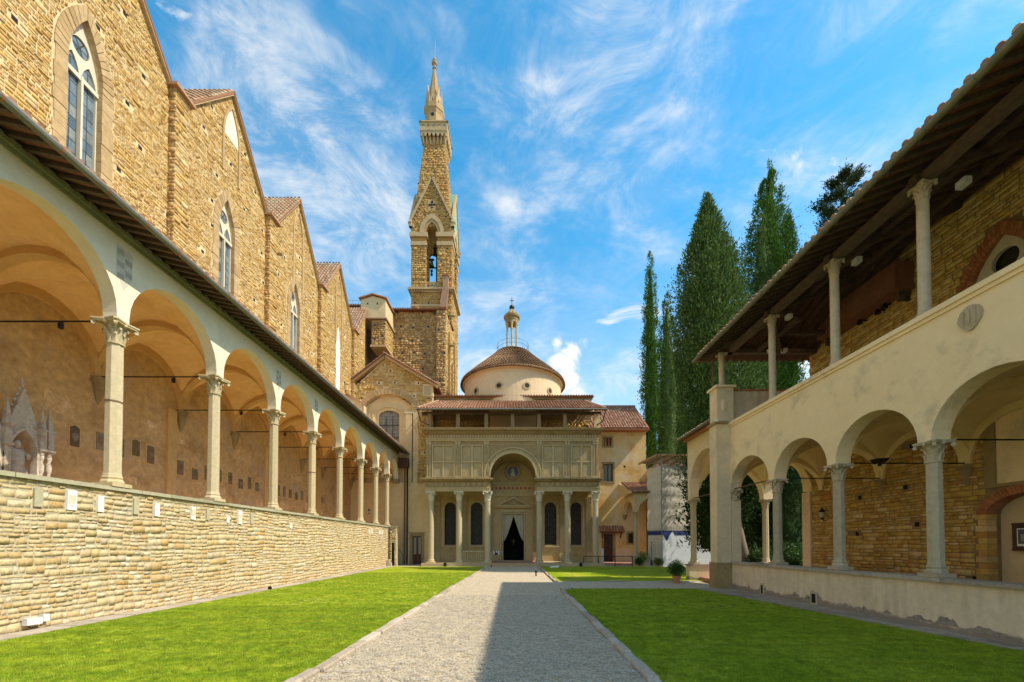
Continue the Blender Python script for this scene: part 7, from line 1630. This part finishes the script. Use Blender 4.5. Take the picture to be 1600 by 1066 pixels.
sl = thing('spot_lamp', 'black wedge shaped spot lamp on the tie rod behind the second near column', 'spot lamp', (XG + 1.1, 13.42, GZ))
MB().hexa([(XG + 1.45, 13.25, GZ + .02), (XG + 1.7, 13.25, GZ + .06), (XG + 1.7, 13.45, GZ + .06), (XG + 1.45, 13.45, GZ + .02)], [(XG + 1.35, 13.2, GZ + .18), (XG + 1.8, 13.2, GZ + .2), (XG + 1.8, 13.5, GZ + .2), (XG + 1.35, 13.5, GZ + .18)]).build('lamp_body', 'iron', sl)
MB().box(XG + 1.55, XG + 1.6, 13.3, 13.4, GZ - .05, GZ + .06).build('clamp', 'iron', sl)
# entrance bay, one storey
EY = 24.25
frE = frX(XG + .04, -1)
arcade_wall(frE, [20.36, EY], GZ + .05, [2.62], .14, 8.62, -.5, 0, 20.3, EY + .25).build('entrance_wall', 'pier_plaster', RG)
column(RG, XG + .26, EY, .98, GZ + .05, .17, .55, .36, .56, 8, m='column_stone')
EP = MB().box(XG - .12, XGB + .5, EY - .25, EY + .22, 0, .88).build('end_parapet', 'parapet_plaster', RG); MB().box(XG - .2, XGB + .5, EY - .31, EY + .28, .88, .98).build('coping_slab', 'paving', EP)
arcade_wall(frY(EY - .2, -1), [XG + .26, XGB], GZ + .05, [2.0], .16, 8.6, -.4, 0, XG + .1, XGB + .4).build('end_wall', 'gallery_plaster', RG)
arcade_wall(frX(XGB - .1, -1), [20.75, EY], GZ + .05, [1.75], .16, 8.6, -.4, -.003, 20.4, EY + .2).build('garden_wall', 'gallery_plaster', RG)
column(RG, XGB + .05, EY, .98, GZ + .05, .17, .5, .33, .5, 8, m='column_stone')
MB().box(XGB - .12, XGB + .5, 20.4, 20.95, 0, GZ).build('garden_pier', 'pier_plaster', RG)
MB().box(XGB + .0, XGB + .4, 20.95, EY - .25, 0, .6).build('low_wall', 'brick_red', RG)
vault(XG + .5, XGB, 20.3, EY - .1, GZ + .05, 2.2, 12).build('vault', 'vault_cream', RG, smooth=True)
arcade_wall(frY(20.32, -1), [XG + .3, XGB + .05], GZ, [2.0], .1, 8.0, -.3, 0, XG + .2, XGB + .2).build('cross_wall', 'vault_cream', RG)
ER = tile_roof(RG, (XG - .48, 20.3, 8.62), (0, 1, 0), 4.55, (1, 0, .38), 5.4, .28, .38, name='entrance_roof', seed=55)
MB().box(XG - .2, XG, 20.3, EY + .3, 8.46, 8.62).build('eave_brick', 'brick_red', RG)
MB().tube([(XG - .58, 20.35, 8.58), (XG - .58, EY + .45, 8.56)], .075, 8).build('gutter', 'gutter_copper', RG)
# upper end parapet and loggia roof
MB().box(11.0, XGB + .2, 20.05, 20.34, 7.3, 9.95).build('upper_end_parapet', 'parapet_plaster', RG); MB().box(11.0, XGB + .2, 20.0, 20.4, 9.95, 10.03).build('end_parapet_coping', 'brick_red', RG)
XE, YE, SL_ = 9.72, 20.75, .385
def rz_(x): return 11.86 + SL_ * (x - XE)
MB().box(XG + .08, XG + .36, -2, 20.2, 11.83, 12.07).build('wall_plate', 'beam_wood', RG)
MB().box(XG + .1, XGB + .4, 19.86, 20.12, 11.83, 12.05).build('wall_plate', 'beam_wood', RG)
for x in (12.5, 14.1): MB().box(x - .11, x + .11, -2, YE - (x - XE) - .2, rz_(x) - .27, rz_(x) - .02).build('purlin', 'dark_wood', RG)
for y in (-1.6, 1.35, 4.4, 7.45, 10.5, 13.43, 16.7):
    MB().box(XG - .05, XG + .7, y - .11, y + .11, 11.86, 12.06).build('beam_end', 'dark_wood', RG)
    MB().bar((XG + .25, y, 12.1), (XGB, y, rz_(XGB) - .22), .2, .24).build('principal_rafter', 'dark_wood', RG)
    MB().bar((XG + .3, y, 11.78), (XG + .3, y + .9, 11.83), .16, .1).build('bracket_block', 'dark_wood', RG)
MB().bar((XE + .2, YE - .2, rz_(XE + .2) - .12), (XGB, YE - (XGB - XE), rz_(XGB) - .12), .2, .24).build('hip_rafter', 'dark_wood', RG)
MB().bar((XG + .2, 16.7, 11.95), (13.6, 20.0, 11.95), .2, .2).build('diagonal_beam', 'dark_wood', RG)
MB().box(12.3, 12.5, 17.0, 20.0, 11.85, 12.02).build('cross_beam', 'dark_wood', RG); MB().box(12.4, XGB, 18.4, 18.6, 12.02, 12.2).build('cross_beam', 'dark_wood', RG)
y = .5
while y < YE - .3:
    xt = min(XGB, XE + (YE - y)); MB().bar((XE - .02, y, rz_(XE) - .06), (xt, y, rz_(xt) - .06), .09, .12).build('rafter', 'dark_wood', RG); y += .40
x = XE + .5
while x < 18:
    yt = max(15.05, YE - (x - XE)); MB().bar((x, YE + .02, rz_(XE) - .06), (x, yt, 11.86 + SL_ * (YE - yt) - .06), .09, .12).build('rafter', 'dark_wood', RG); x += .36
h = .07; A_ = [(XE - .05, -2, rz_(XE)), (XE - .05, YE + .05, rz_(XE)), (XGB, 15.07, rz_(XGB)), (XGB, -2, rz_(XGB))]
MRf = MB().hexa(A_, [(a, b, c + h) for a, b, c in A_]).build('main_roof', 'pianelle', RG)
A_ = [(XE - .05, YE + .05, rz_(XE) + .001), (18.2, YE + .05, rz_(XE) + .001), (18.2, 15.07, rz_(XGB)), (XGB, 15.07, rz_(XGB))]
MB().hexa(A_, [(a, b, c + h) for a, b, c in A_]).build('hip_roof', 'pianelle', RG)
A_ = [(XGB, -2, rz_(XGB)), (XGB, 15.07, rz_(XGB)), (19, 15.07, rz_(XGB)), (19, -2, rz_(XGB))]
MB().hexa(A_, [(a, b, c + h) for a, b, c in A_]).build('rear_roof', 'pianelle', RG)
tb = MB(); tiles(tb, (XE - .13, -2, rz_(XE) + .03), (0, 1, 0), (1, 0, SL_), int(22.6 / .27), 3, .27, .4, 61, r=.085); o = tb.build('roof_tiles', 'terracotta', MRf); o['kind'] = 'stuff'
GT = MB().tube([(XE - .12, -2, 11.84), (XE - .12, YE + .15, 11.83)], .095, 10).build('gutter', 'gutter_copper', RG)
y = 1.0
while y < 20.5: MB().tube([(XE - .12, y, 11.84), (XE - .12, y + .05, 11.84)], .107, 10).build('gutter_joint', 'gutter_metal', GT); y += 1.0
MB().tube([(XE - .1, YE - .1, 11.78), (10.3, 20.25, 11.5), (10.3, 20.25, 10.0)], .04, 6).build('downpipe', 'rust_iron', GT)
for y, x in ((13.2, 11.6), (16.5, 11.6), (10.3, 11.9), (19.4, 12.7), (19.4, 13.4)):
    t = MB().box(x - .09, x + .09, y - .12, y + .12, 11.62, 11.8); tag(t.build('lamp_fitting', 'white_metal'), {13.2: 'small white lamp fitting under the loggia beam by the middle upper column', 16.5: 'small white lamp fitting under the loggia beam by the far upper column', 10.3: 'small white lamp fitting under the loggia beam by the near upper column'}.get(y, 'left white box lamp under the corner beams of the loggia' if x < 13 else 'right white box lamp under the corner beams of the loggia'), 'lamp')
MB().tube([(13.3, 19.4, 11.72), (14.1, 19.3, 11.72)], .09, 8).build('cable_duct', 'rust_iron', RG)
WBx = thing('wooden_casing', 'long reddish brown wooden casing fixed high on the loggia stone wall', 'casing', (15.0, 17, 11.9))
MB().box(14.62, XGB, 15.0, 18.9, 11.95, 12.0).box(14.62, 14.66, 15.0, 18.9, 12.0, 12.98).box(14.66, XGB, 15.0, 15.04, 12.0, 12.98).box(14.62, XGB, 15.0, 18.9, 12.98, 13.02).build('casing_boards', 'red_wood', WBx)
for y in (15.2, 18.7): MB().box(14.9, XGB, y - .05, y + .05, 11.6, 11.95).build('bracket', 'dark_wood', WBx)
for n_, (px, py) in enumerate(((1373, 487), (1345, 503), (1384, 478))):
    yy, zz = PX(px, py, 15.15); t = MB().lathe(15.1, yy, [(.03, zz + .1), (.09, zz + .02), (.11, zz - .1)], 8).box(15.1, XGB, yy - .02, yy + .02, zz + .04, zz + .08); tag(t.build('wall_spotlight', 'iron'), ['middle black spotlight below the wooden casing on the loggia wall', 'farthest black spotlight below the wooden casing on the loggia wall', 'nearest black spotlight below the wooden casing on the loggia wall'][n_], 'spotlight')
# lantern on the back wall
def lantern(x, y, z, s, label, dirx):
    t = thing('wall_lantern', label, 'lantern', (x, y, z))
    MB().lathe(x + dirx * .25, y, [(.07, z - .2), (.12, z + .15), (.15, z + .17), (.05, z + .28), (.01, z + .36)], 6).build('lantern_frame', 'iron', t)
    MB().lathe(x + dirx * .25, y, [(.075, z - .16), (.122, z + .12)], 6).build('lantern_glass', 'lamp_glass', t)
    MB().tube([(x, y, z - .25), (x + dirx * .12, y, z - .3), (x + dirx * .25, y, z - .2)], .015, 5).build('bracket', 'iron', t)
lantern(XGB - .03, 19.4, 3.62, 1, 'black wall lantern on the inner stone wall beside the garden pier', -1)
a = at(577.5, 800, YS - .2); lantern(a[0] + .15, YS - 1.5, at(577.5, 800, YS - 1.5)[1], 1, 'black wall lantern at the far end of the left loggia', 1)

# ================================================================== vegetation
def sprays(P_, Dr, L_, Wd, rs):
    n = len(P_); Dr = Dr / np.linalg.norm(Dr, axis=1, keepdims=True); A = rs.normal(size=(n, 3)); S = np.cross(Dr, A); S /= np.linalg.norm(S, axis=1, keepdims=True)
    L_ = L_[:, None]; Wd = Wd[:, None]; V = np.stack([P_, P_ + Dr * L_ * .5 + S * Wd, P_ + Dr * L_, P_ + Dr * L_ * .45 - S * Wd], 1).reshape(-1, 3)
    return V, np.arange(n * 4).reshape(-1, 4)
def cypress(label, cx, cy, h, Rm, n, m, seed, prof, z0=0, low=.04, kind='cypress_tree', lean=0, lump=.11, twin=None, size=1.0, group=None):
    rs = np.random.RandomState(seed); t0 = thing(kind, label, 'cypress' if 'cypress' in kind else 'tree', (cx, cy, z0), group)
    MB().lathe(cx, cy, [(.32, z0 - .05), (.24, z0 + .5), (.20, z0 + h * .3), (.08, z0 + h * .75), (.02, z0 + h * .93)], 9).build('trunk', 'bark', t0)
    ph = rs.uniform(0, 6.28, 8)
    tt = np.array([p[0] for p in prof]); rr = np.array([p[1] for p in prof])
    def rad(t, th):
        b = np.interp(t, tt, rr) * Rm
        return b * (1 + lump * np.sin(2 * th + 9 * t + ph[0]) + lump * .8 * np.sin(3 * th - 14 * t + ph[1]) + lump * .7 * np.sin(5 * th + 23 * t + ph[2]) + lump * .45 * np.sin(4 * th + 41 * t + ph[3]))
    K = max(60, n // (85 if Rm > 1.8 else 45 if Rm > 1.2 else 22)); t = rs.rand(K * 3); w = np.interp(t, tt, rr) + .08; keep = rs.rand(K * 3) < w / w.max(); t = t[keep][:K]; t = low + (1 - low) * t; K = len(t)
    th = rs.uniform(0, 2 * math.pi, K); q = rs.uniform(.72, 1.14, K); R_ = rad(t, th) * q
    cen = np.stack([cx + lean * t * h + R_ * np.cos(th), cy + R_ * np.sin(th), z0 + t * h * .995], 1)
    # upward plumes: each clump is an elongated tuft
    k = n // K; idx = np.repeat(np.arange(K), k); N_ = len(idx); sc = np.clip(np.interp(t, tt, rr) * Rm, .25, 2.2)[idx]
    sig = ((.21 if Rm > 1.8 else .17) + .14 * rs.rand(K))[idx] * np.clip(sc, .5, 1.6) * size; up = rs.uniform(-.5, 1.3, N_) * sig * 3.0
    off = np.stack([rs.normal(size=N_) * sig, rs.normal(size=N_) * sig, up], 1); taper = np.clip(1.1 - (up / (sig * 4.5)), .35, 1.2)[:, None]; off[:, :2] *= taper
    P_ = cen[idx] + off; out = np.stack([np.cos(th[idx]), np.sin(th[idx]), np.zeros(N_)], 1)
    Dr = out * rs.uniform(.1, .8, (N_, 1)) + rs.normal(size=(N_, 3)) * .35 + np.array([0, 0, 1.0]) * rs.uniform(.5, 1.1, (N_, 1))
    L_ = rs.uniform(.16, .36, N_) * size; Wd = rs.uniform(.025, .055, N_) * size
    V, F = sprays(P_, Dr, L_, Wd, rs); c = V.mean(0); cr = link('crown', npmesh('crown', V - c, F, m), t0, c)
    # inner mass that closes the crown
    nj, ni = 20, 40; V = []
    for i in range(ni + 1):
        ti = low + .01 + (.97 - low) * i / ni; a = np.arange(nj) * 2 * math.pi / nj; r = np.maximum(rad(np.full(nj, ti), a) * (.60 + .10 * rs.rand(nj)), .02)
        V += [(cx + lean * ti * h + r[j] * math.cos(a[j]), cy + r[j] * math.sin(a[j]), z0 + ti * h * .96) for j in range(nj)]
    F = [(i * nj + j, i * nj + (j + 1) % nj, (i + 1) * nj + (j + 1) % nj, (i + 1) * nj + j) for i in range(ni) for j in range(nj)]
    V = np.array(V); c2 = V.mean(0); link('inner_foliage', npmesh('inner_foliage', V - c2, np.array(F), m), t0, c2)
    return t0
slim = [(0, .3), (.1, .9), (.58, 1), (.72, .82), (.87, .58), (.96, .28), (1, .05)]
broad = [(0, .2), (.08, .72), (.22, .95), (.5, 1.0), (.66, .85), (.8, .62), (.9, .38), (.96, .2), (1, .03)]
full = [(0, .1), (.08, .3), (.2, .65), (.32, .95), (.56, 1), (.68, .93), (.77, .74), (.86, .46), (.93, .22), (.97, .10), (1, .02)]
tall = [(0, .2), (.3, .9), (.62, 1), (.76, .78), (.85, .54), (.92, .32), (.97, .12), (1, .02)]
def TX(px, Y): return (px - 800) / FPX * Y
def TH(py, Y, px=1100): return at(px, py, Y)[1]
cypress('slender leftmost cypress rising behind the wrapped scaffold', TX(1019, 47.2), 47.2, TH(393, 47.2), .98, 18000, 'cypress_bright', 1, slim, lump=.07)
cypress('pointed cypress just right of the slender leftmost one', TX(1045, 48), 48, TH(457, 48), 1.55, 22000, 'cypress_leaf', 2, broad)
cypress('broad lower cypress between the slender one and the largest one', TX(1062, 49), 49, TH(520, 49), 1.7, 14000, 'cypress_bright', 3, broad)
cypress('largest broad cypress, left of the tall twin tipped one', TX(1130, 31), 31, TH(305, 31), 2.38, 80000, 'cypress_leaf', 4, full, low=.08, size=1.0, lump=.07, lean=-.038)
cypress('tallest cypress rising above the gallery roof', TX(1209, 34), 34, TH(255, 34), 1.95, 50000, 'cypress_bright', 5, tall, size=1.0)
cypress('lower side spire growing against the tallest cypress', TX(1238, 33.5), 33.5, TH(330, 33.5), .72, 15000, 'cypress_bright', 6, slim)
cypress('short front spire growing against the left side of the tallest cypress', TX(1197, 32), 32, TH(340, 32), .8, 15000, 'cypress_leaf', 16, slim)
for i, (x, y, h, r) in enumerate(((20.5, 30, 13, 1.9), (23.5, 33, 15, 2.3), (24, 47, 15, 2.4), (27.5, 32, 14, 2.4), (28, 46, 17, 2.6), (14.9, 29.3, 10, 1.3), (32, 34, 15, 2.6))):
    cypress(['dark cypress in the garden seen through the far gallery arches, second deep', 'dark bushy cypress deep in the garden right of the trunk', 'dark cypress in the garden behind the largest one', 'shadowed cypress in the garden behind the gallery wall', 'far dark cypress at the back of the garden', 'low loose cypress seen through the entrance arch', 'rightmost dark cypress at the back of the garden'][i], x, y, h, r, 8000, 'garden_leaf_shaded', 20 + i, broad, low=.02 if i != 5 else .18, size=1.5, group=None)
# leaning old trunk seen through the first bay
OT = thing('old_tree', 'leaning old tree trunk seen through the far gallery bay', 'tree', (TX(1160, 27), 27, 0))
tx = TX(1160, 27); tk = MB(); tk.tube([(tx + .25, 27, -.1), (tx + .12, 27, 1.0), (tx - .15, 27, 2.4), (tx - .35, 27.2, 4.2), (tx - .3, 27.3, 7)], .46, 10, r2=.2); tk.build('trunk', 'bark', OT, smooth=True)
tk = MB()
for a in range(7):
    t = a * .9; z = 4.4 + a * .35; tk.tube([(tx - .25, 27.1, z), (tx - .25 + math.cos(t) * 1.0, 27.1 + math.sin(t), z + .7), (tx - .25 + math.cos(t) * 1.8, 27.1 + math.sin(t) * 1.8, z + 1.7)], .1, 6, r2=.03)
tk.build('limb', 'bark', OT)
def leafball(parent, name, cx, cy, cz, r, n, m, seed, sz=(.05, .10), squash=1.0, hollow=.55, core=True):
    rs = np.random.RandomState(seed); d = rs.normal(size=(n, 3)); d /= np.linalg.norm(d, axis=1, keepdims=True); k = 1 + .12 * np.sin(d[:, 0] * 5 + seed) + .10 * np.sin(d[:, 1] * 7 + d[:, 2] * 6)
    q = r * rs.uniform(hollow, 1.03, n) * k; P_ = np.array([cx, cy, cz]) + d * q[:, None] * np.array([1, 1, squash]); Dr = d + rs.normal(size=(n, 3)) * .7
    V, F = sprays(P_, Dr, rs.uniform(*sz, n), rs.uniform(sz[0] * .25, sz[1] * .3, n), rs); c = V.mean(0); o = link(name, npmesh(name, V - c, F, m), parent, c)
    return o
leafball(OT, 'crown', tx - .5, 27.6, 6.6, 2.6, 14000, 'garden_leaf_shaded', 31, (.12, .3), 1.0, .2)
for i, (px, Y, r, lb) in enumerate(((1185, 26.6, 1.0, 'dark green shrub left of the far column base, outside the gallery'), (1228, 27.5, 1.3, 'wide green shrub seen through the right part of the far bay'), (1250, 26, .9, 'leafy shrub close to the garden pier'), (1205, 30, 1.6, 'tall dark shrub deep in the garden'), (1140, 26.5, .7, 'low shrub behind the corner pier of the gallery'))):
    x = TX(px, Y); t = thing('garden_shrub', lb, 'shrub', (x, Y, 0)); leafball(t, 'foliage', x, Y, r * .9, r, 3500, 'shrub_leaf_shaded', 40 + i, (.1, .24), .95, .2)
    MB().tube([(x, Y, 0), (x + .1, Y, r * .8)], .05, 6).build('stem', 'bark', t)
# umbrella like conifer above the gallery roof
def conifer(px, Y, ptop, seed):
    x = TX(px, Y); h = TH(ptop, Y, px) * .965; rs = np.random.RandomState(seed); rd = random.Random(seed); t0 = thing('conifer_tree', 'ragged dark conifer top showing above the right roof', 'tree', (x, Y, 0))
    MB().tube([(x, Y, -.1), (x - .1, Y, h * .5), (x + .1, Y, h * .97)], .32, 9, r2=.05).build('trunk', 'bark', t0)
    lb = MB(); Ps = []; Ds = []
    for i in range(64):
        z = h * (.55 + .43 * (i / 63)) ; a = i * 2.4 + rd.uniform(-.3, .3); ln = .68 * (1.1 + 1.5 * min(1, (h - z) / 4)) * rd.uniform(.55, 1.2) * (.45 if h - z < 1.2 else 1)
        e = Vector((x + math.cos(a) * ln, Y + math.sin(a) * ln, z + ln * .35 + rd.uniform(-.2, .3))); mid = Vector((x + math.cos(a) * ln * .5, Y + math.sin(a) * ln * .5, z + ln * .05)); lb.tube([(x, Y, z), mid, e], .05, 5, r2=.015)
        for s in range(6):
            p = mid.lerp(e, s / 5.0); m_ = 95; Ps.append(np.array(p) + rs.normal(size=(m_, 3)) * np.array([.17, .17, .11]) * (1.0 + .3 * s / 5)); Ds.append(np.tile(np.array([math.cos(a), math.sin(a), .9]), (m_, 1)) + rs.normal(size=(m_, 3)) * .7)
    lb.build('limbs', 'bark', t0, kind='stuff'); P_ = np.concatenate(Ps); D_ = np.concatenate(Ds); n = len(P_)
    V, F = sprays(P_, D_, rs.uniform(.12, .28, n), rs.uniform(.02, .045, n), rs); c = V.mean(0); link('crown', npmesh('crown', V - c, F, 'pine_leaf'), t0, c)
conifer(1324, 30, 243, 3)
# potted and clipped plants
def gp(px, py, z=0):
    x = (px - 800) / FPX; u = (CY0 - py) / FPX; dy = math.cos(PITCH) - u * math.sin(PITCH); dz = math.sin(PITCH) + u * math.cos(PITCH); t = (z - EYE) / dz; return x * t, dy * t
PT_ = thing('potted_shrub', 'round leafy shrub in a terracotta pot at the entrance parapet', 'potted plant', (9.2, 22.3, 0)); px_, py_ = 9.2, 22.3
MB().lathe(px_, py_, [(.15, 0), (.21, .33), (.245, .34), (.245, .42), (.20, .42), (.18, .36)], 16).build('pot', 'terracotta_pot', PT_, smooth=False)
MB().lathe(px_, py_, [(.01, .38), (.19, .385)], 12).build('soil', 'soil', PT_)
MB().tube([(px_, py_, .36), (px_ + .03, py_, .75)], .03, 6).build('stem', 'bark', PT_); leafball(PT_, 'foliage', px_, py_, .82, .46, 2600, 'shrub_leaf', 51, (.05, .11), .92, .25)
for (px, Y, r, m, lb, cat, z) in ((998, 39.0, .36, 'shrub_leaf', 'small round clipped bush before the little arcade', 'bush', .5), (1028, 36.6, .40, 'yellow_leaf', 'pale green round bush at the corner of the printed hoarding', 'bush', .55), (1003.5, 39.9, .62, 'yellow_leaf', 'loose yellowish bush left of the scaffold', 'bush', .85)):
    x = TX(px, Y); t = thing('clipped_bush', lb, cat, (x, Y, 0)); leafball(t, 'foliage', x, Y, z, r, 1800, m, int(px), (.05, .12), .95, .3); MB().tube([(x, Y, 0), (x, Y, z)], .03, 6).build('stem', 'bark', t)
# fallen leaves
for i, (a, b) in enumerate(((240, 463), (470, 447), (548, 473), (568, 480), (503, 487), (652, 473), (773, 460), (935, 463))):
    x, y = gp(1000 + a / 4.444, 840 + b / 4.444, .06); mb = MB(); r = .09; an = i * 1.3
    q = [(x + r * math.cos(an + t) * (1 if k % 2 else .55), y + r * math.sin(an + t) * (1 if k % 2 else .55), .06 + (.035 if k % 2 else 0)) for k, t in enumerate(np.linspace(0, 5.5, 8))]
    mb.add([(x, y, .065)] + q, [(0, k, k + 1) for k in range(1, 8)] + [(0, 8, 1)]); tag(mb.build('fallen_leaf', 'dead_leaf'), 'curled brown leaf lying on the right lawn near the gallery paving', 'leaf', 'fallen leaves on the right lawn')
x, y = gp(866, 886.5, .05); tag(MB().hexa([(x - .45, y - .2, .03), (x + .4, y - .1, .03), (x + .42, y + .2, .03), (x - .4, y + .15, .03)], [(x - .3, y - .12, .14), (x + .4, y - .08, .2), (x + .38, y + .15, .2), (x - .3, y + .1, .14)]).build('white_slab', 'marble'), 'white stone slab lying on the far right lawn by the path', 'slab')
x, y = gp(837.5, 899, .05); tag(MB().lathe(x, y, [(.05, .0), (.05, .22), (.09, .24), (.07, .36), (.01, .38)], 8).build('ground_lamp', 'iron'), 'small black lamp on the right kerb of the path near the chapel', 'lamp')
x = TX(768, 38.2); tag(MB().lathe(x, 38.2, [(.05, .0), (.05, .2), (.01, .22)], 8).build('ground_lamp', 'iron'), 'tiny dark ground lamp at the left end of the path by the porch', 'lamp')

# two visitors leaning at the far end of the left loggia
def person(label, cx, cy, z0, h, face, shirt, seed):
    t = thing('person', label, 'person', (cx, cy, z0)); fx, fy = face
    J = {'pel': (0, 0, .53), 'wai': (.0, 0, .62), 'che': (.01, 0, .75), 'nec': (.01, 0, .845), 'hed': (.02, 0, .905), 'top': (.02, 0, .965), 'sl': (0, .105, .80), 'el': (.04, .13, .63), 'hl': (.13, .10, .56), 'sr': (0, -.105, .80), 'er': (.04, -.13, .63), 'hr': (.13, -.10, .56), 'hpl': (0, .05, .50), 'kl': (.015, .055, .27), 'al': (0, .055, .04), 'tl': (.08, .06, .02), 'hpr': (0, -.05, .50), 'kr': (.015, -.055, .27), 'ar': (0, -.055, .04), 'tr': (.08, -.06, .02)}
    E_ = [('pel', 'wai'), ('wai', 'che'), ('che', 'nec'), ('nec', 'hed'), ('hed', 'top'), ('che', 'sl'), ('sl', 'el'), ('el', 'hl'), ('che', 'sr'), ('sr', 'er'), ('er', 'hr'), ('pel', 'hpl'), ('hpl', 'kl'), ('kl', 'al'), ('al', 'tl'), ('pel', 'hpr'), ('hpr', 'kr'), ('kr', 'ar'), ('ar', 'tr')]
    Rr = {'pel': .078, 'wai': .07, 'che': .085, 'nec': .032, 'hed': .05, 'top': .042, 'sl': .036, 'el': .026, 'hl': .018, 'sr': .036, 'er': .026, 'hr': .018, 'hpl': .055, 'kl': .038, 'al': .025, 'tl': .02, 'hpr': .055, 'kr': .038, 'ar': .025, 'tr': .02}
    def grow_(name, keys, sc, m):
        ks = [k for k in J if k in keys]; me = bpy.data.meshes.new(name); me.from_pydata([(cx + (J[k][0] * fx - J[k][1] * fy) * h, cy + (J[k][0] * fy + J[k][1] * fx) * h, z0 + J[k][2] * h) for k in ks], [(ks.index(a), ks.index(b)) for a, b in E_ if a in ks and b in ks], [])
        ob = bpy.data.objects.new(name, me); SC.collection.objects.link(ob); ob.modifiers.new('s', 'SKIN')
        for i, k in enumerate(ks): me.skin_vertices[0].data[i].radius = (Rr[k] * h * sc, Rr[k] * h * sc)
        me.skin_vertices[0].data[0].use_root = True; sb = ob.modifiers.new('u', 'SUBSURF'); sb.levels = 2
        m2 = bpy.data.meshes.new_from_object(ob.evaluated_get(bpy.context.evaluated_depsgraph_get())); bpy.data.objects.remove(ob); m2.materials.clear(); m2.materials.append(MATS[m]); m2.name = name
        for p in m2.polygons: p.use_smooth = True
        link(name, m2, t, (0, 0, 0))
    grow_('body', list(J), 1.0, 'skin'); grow_('shirt', ['pel', 'wai', 'che', 'sl', 'el', 'sr', 'er'], 1.14, shirt); grow_('trousers', ['pel', 'hpl', 'kl', 'al', 'hpr', 'kr', 'ar'], 1.2, 'cloth_dark')
    hx, hy, hz = cx + .01 * fx * h, cy + .01 * fy * h, z0 + .945 * h
    MB().lathe(hx - fx * .015, hy - fy * .015, [(.085, hz - .03), (.098, hz + .02), (.08, hz + .085), (.01, hz + .115)], 12).build('hair', 'hair', t)
person('person with dark hair in dark clothes behind the last loggia columns', TX(581, 38.2), 38.2, 2.6, 1.68, (1, 0), 'cloth_dark', 1)
person('person in a blue top at the very end of the left loggia', TX(609, 41.2), 41.2, 2.6, 1.62, (1, -.3), 'cloth_blue', 2)
SC.render.resolution_x = 1024; SC.render.resolution_y = 682
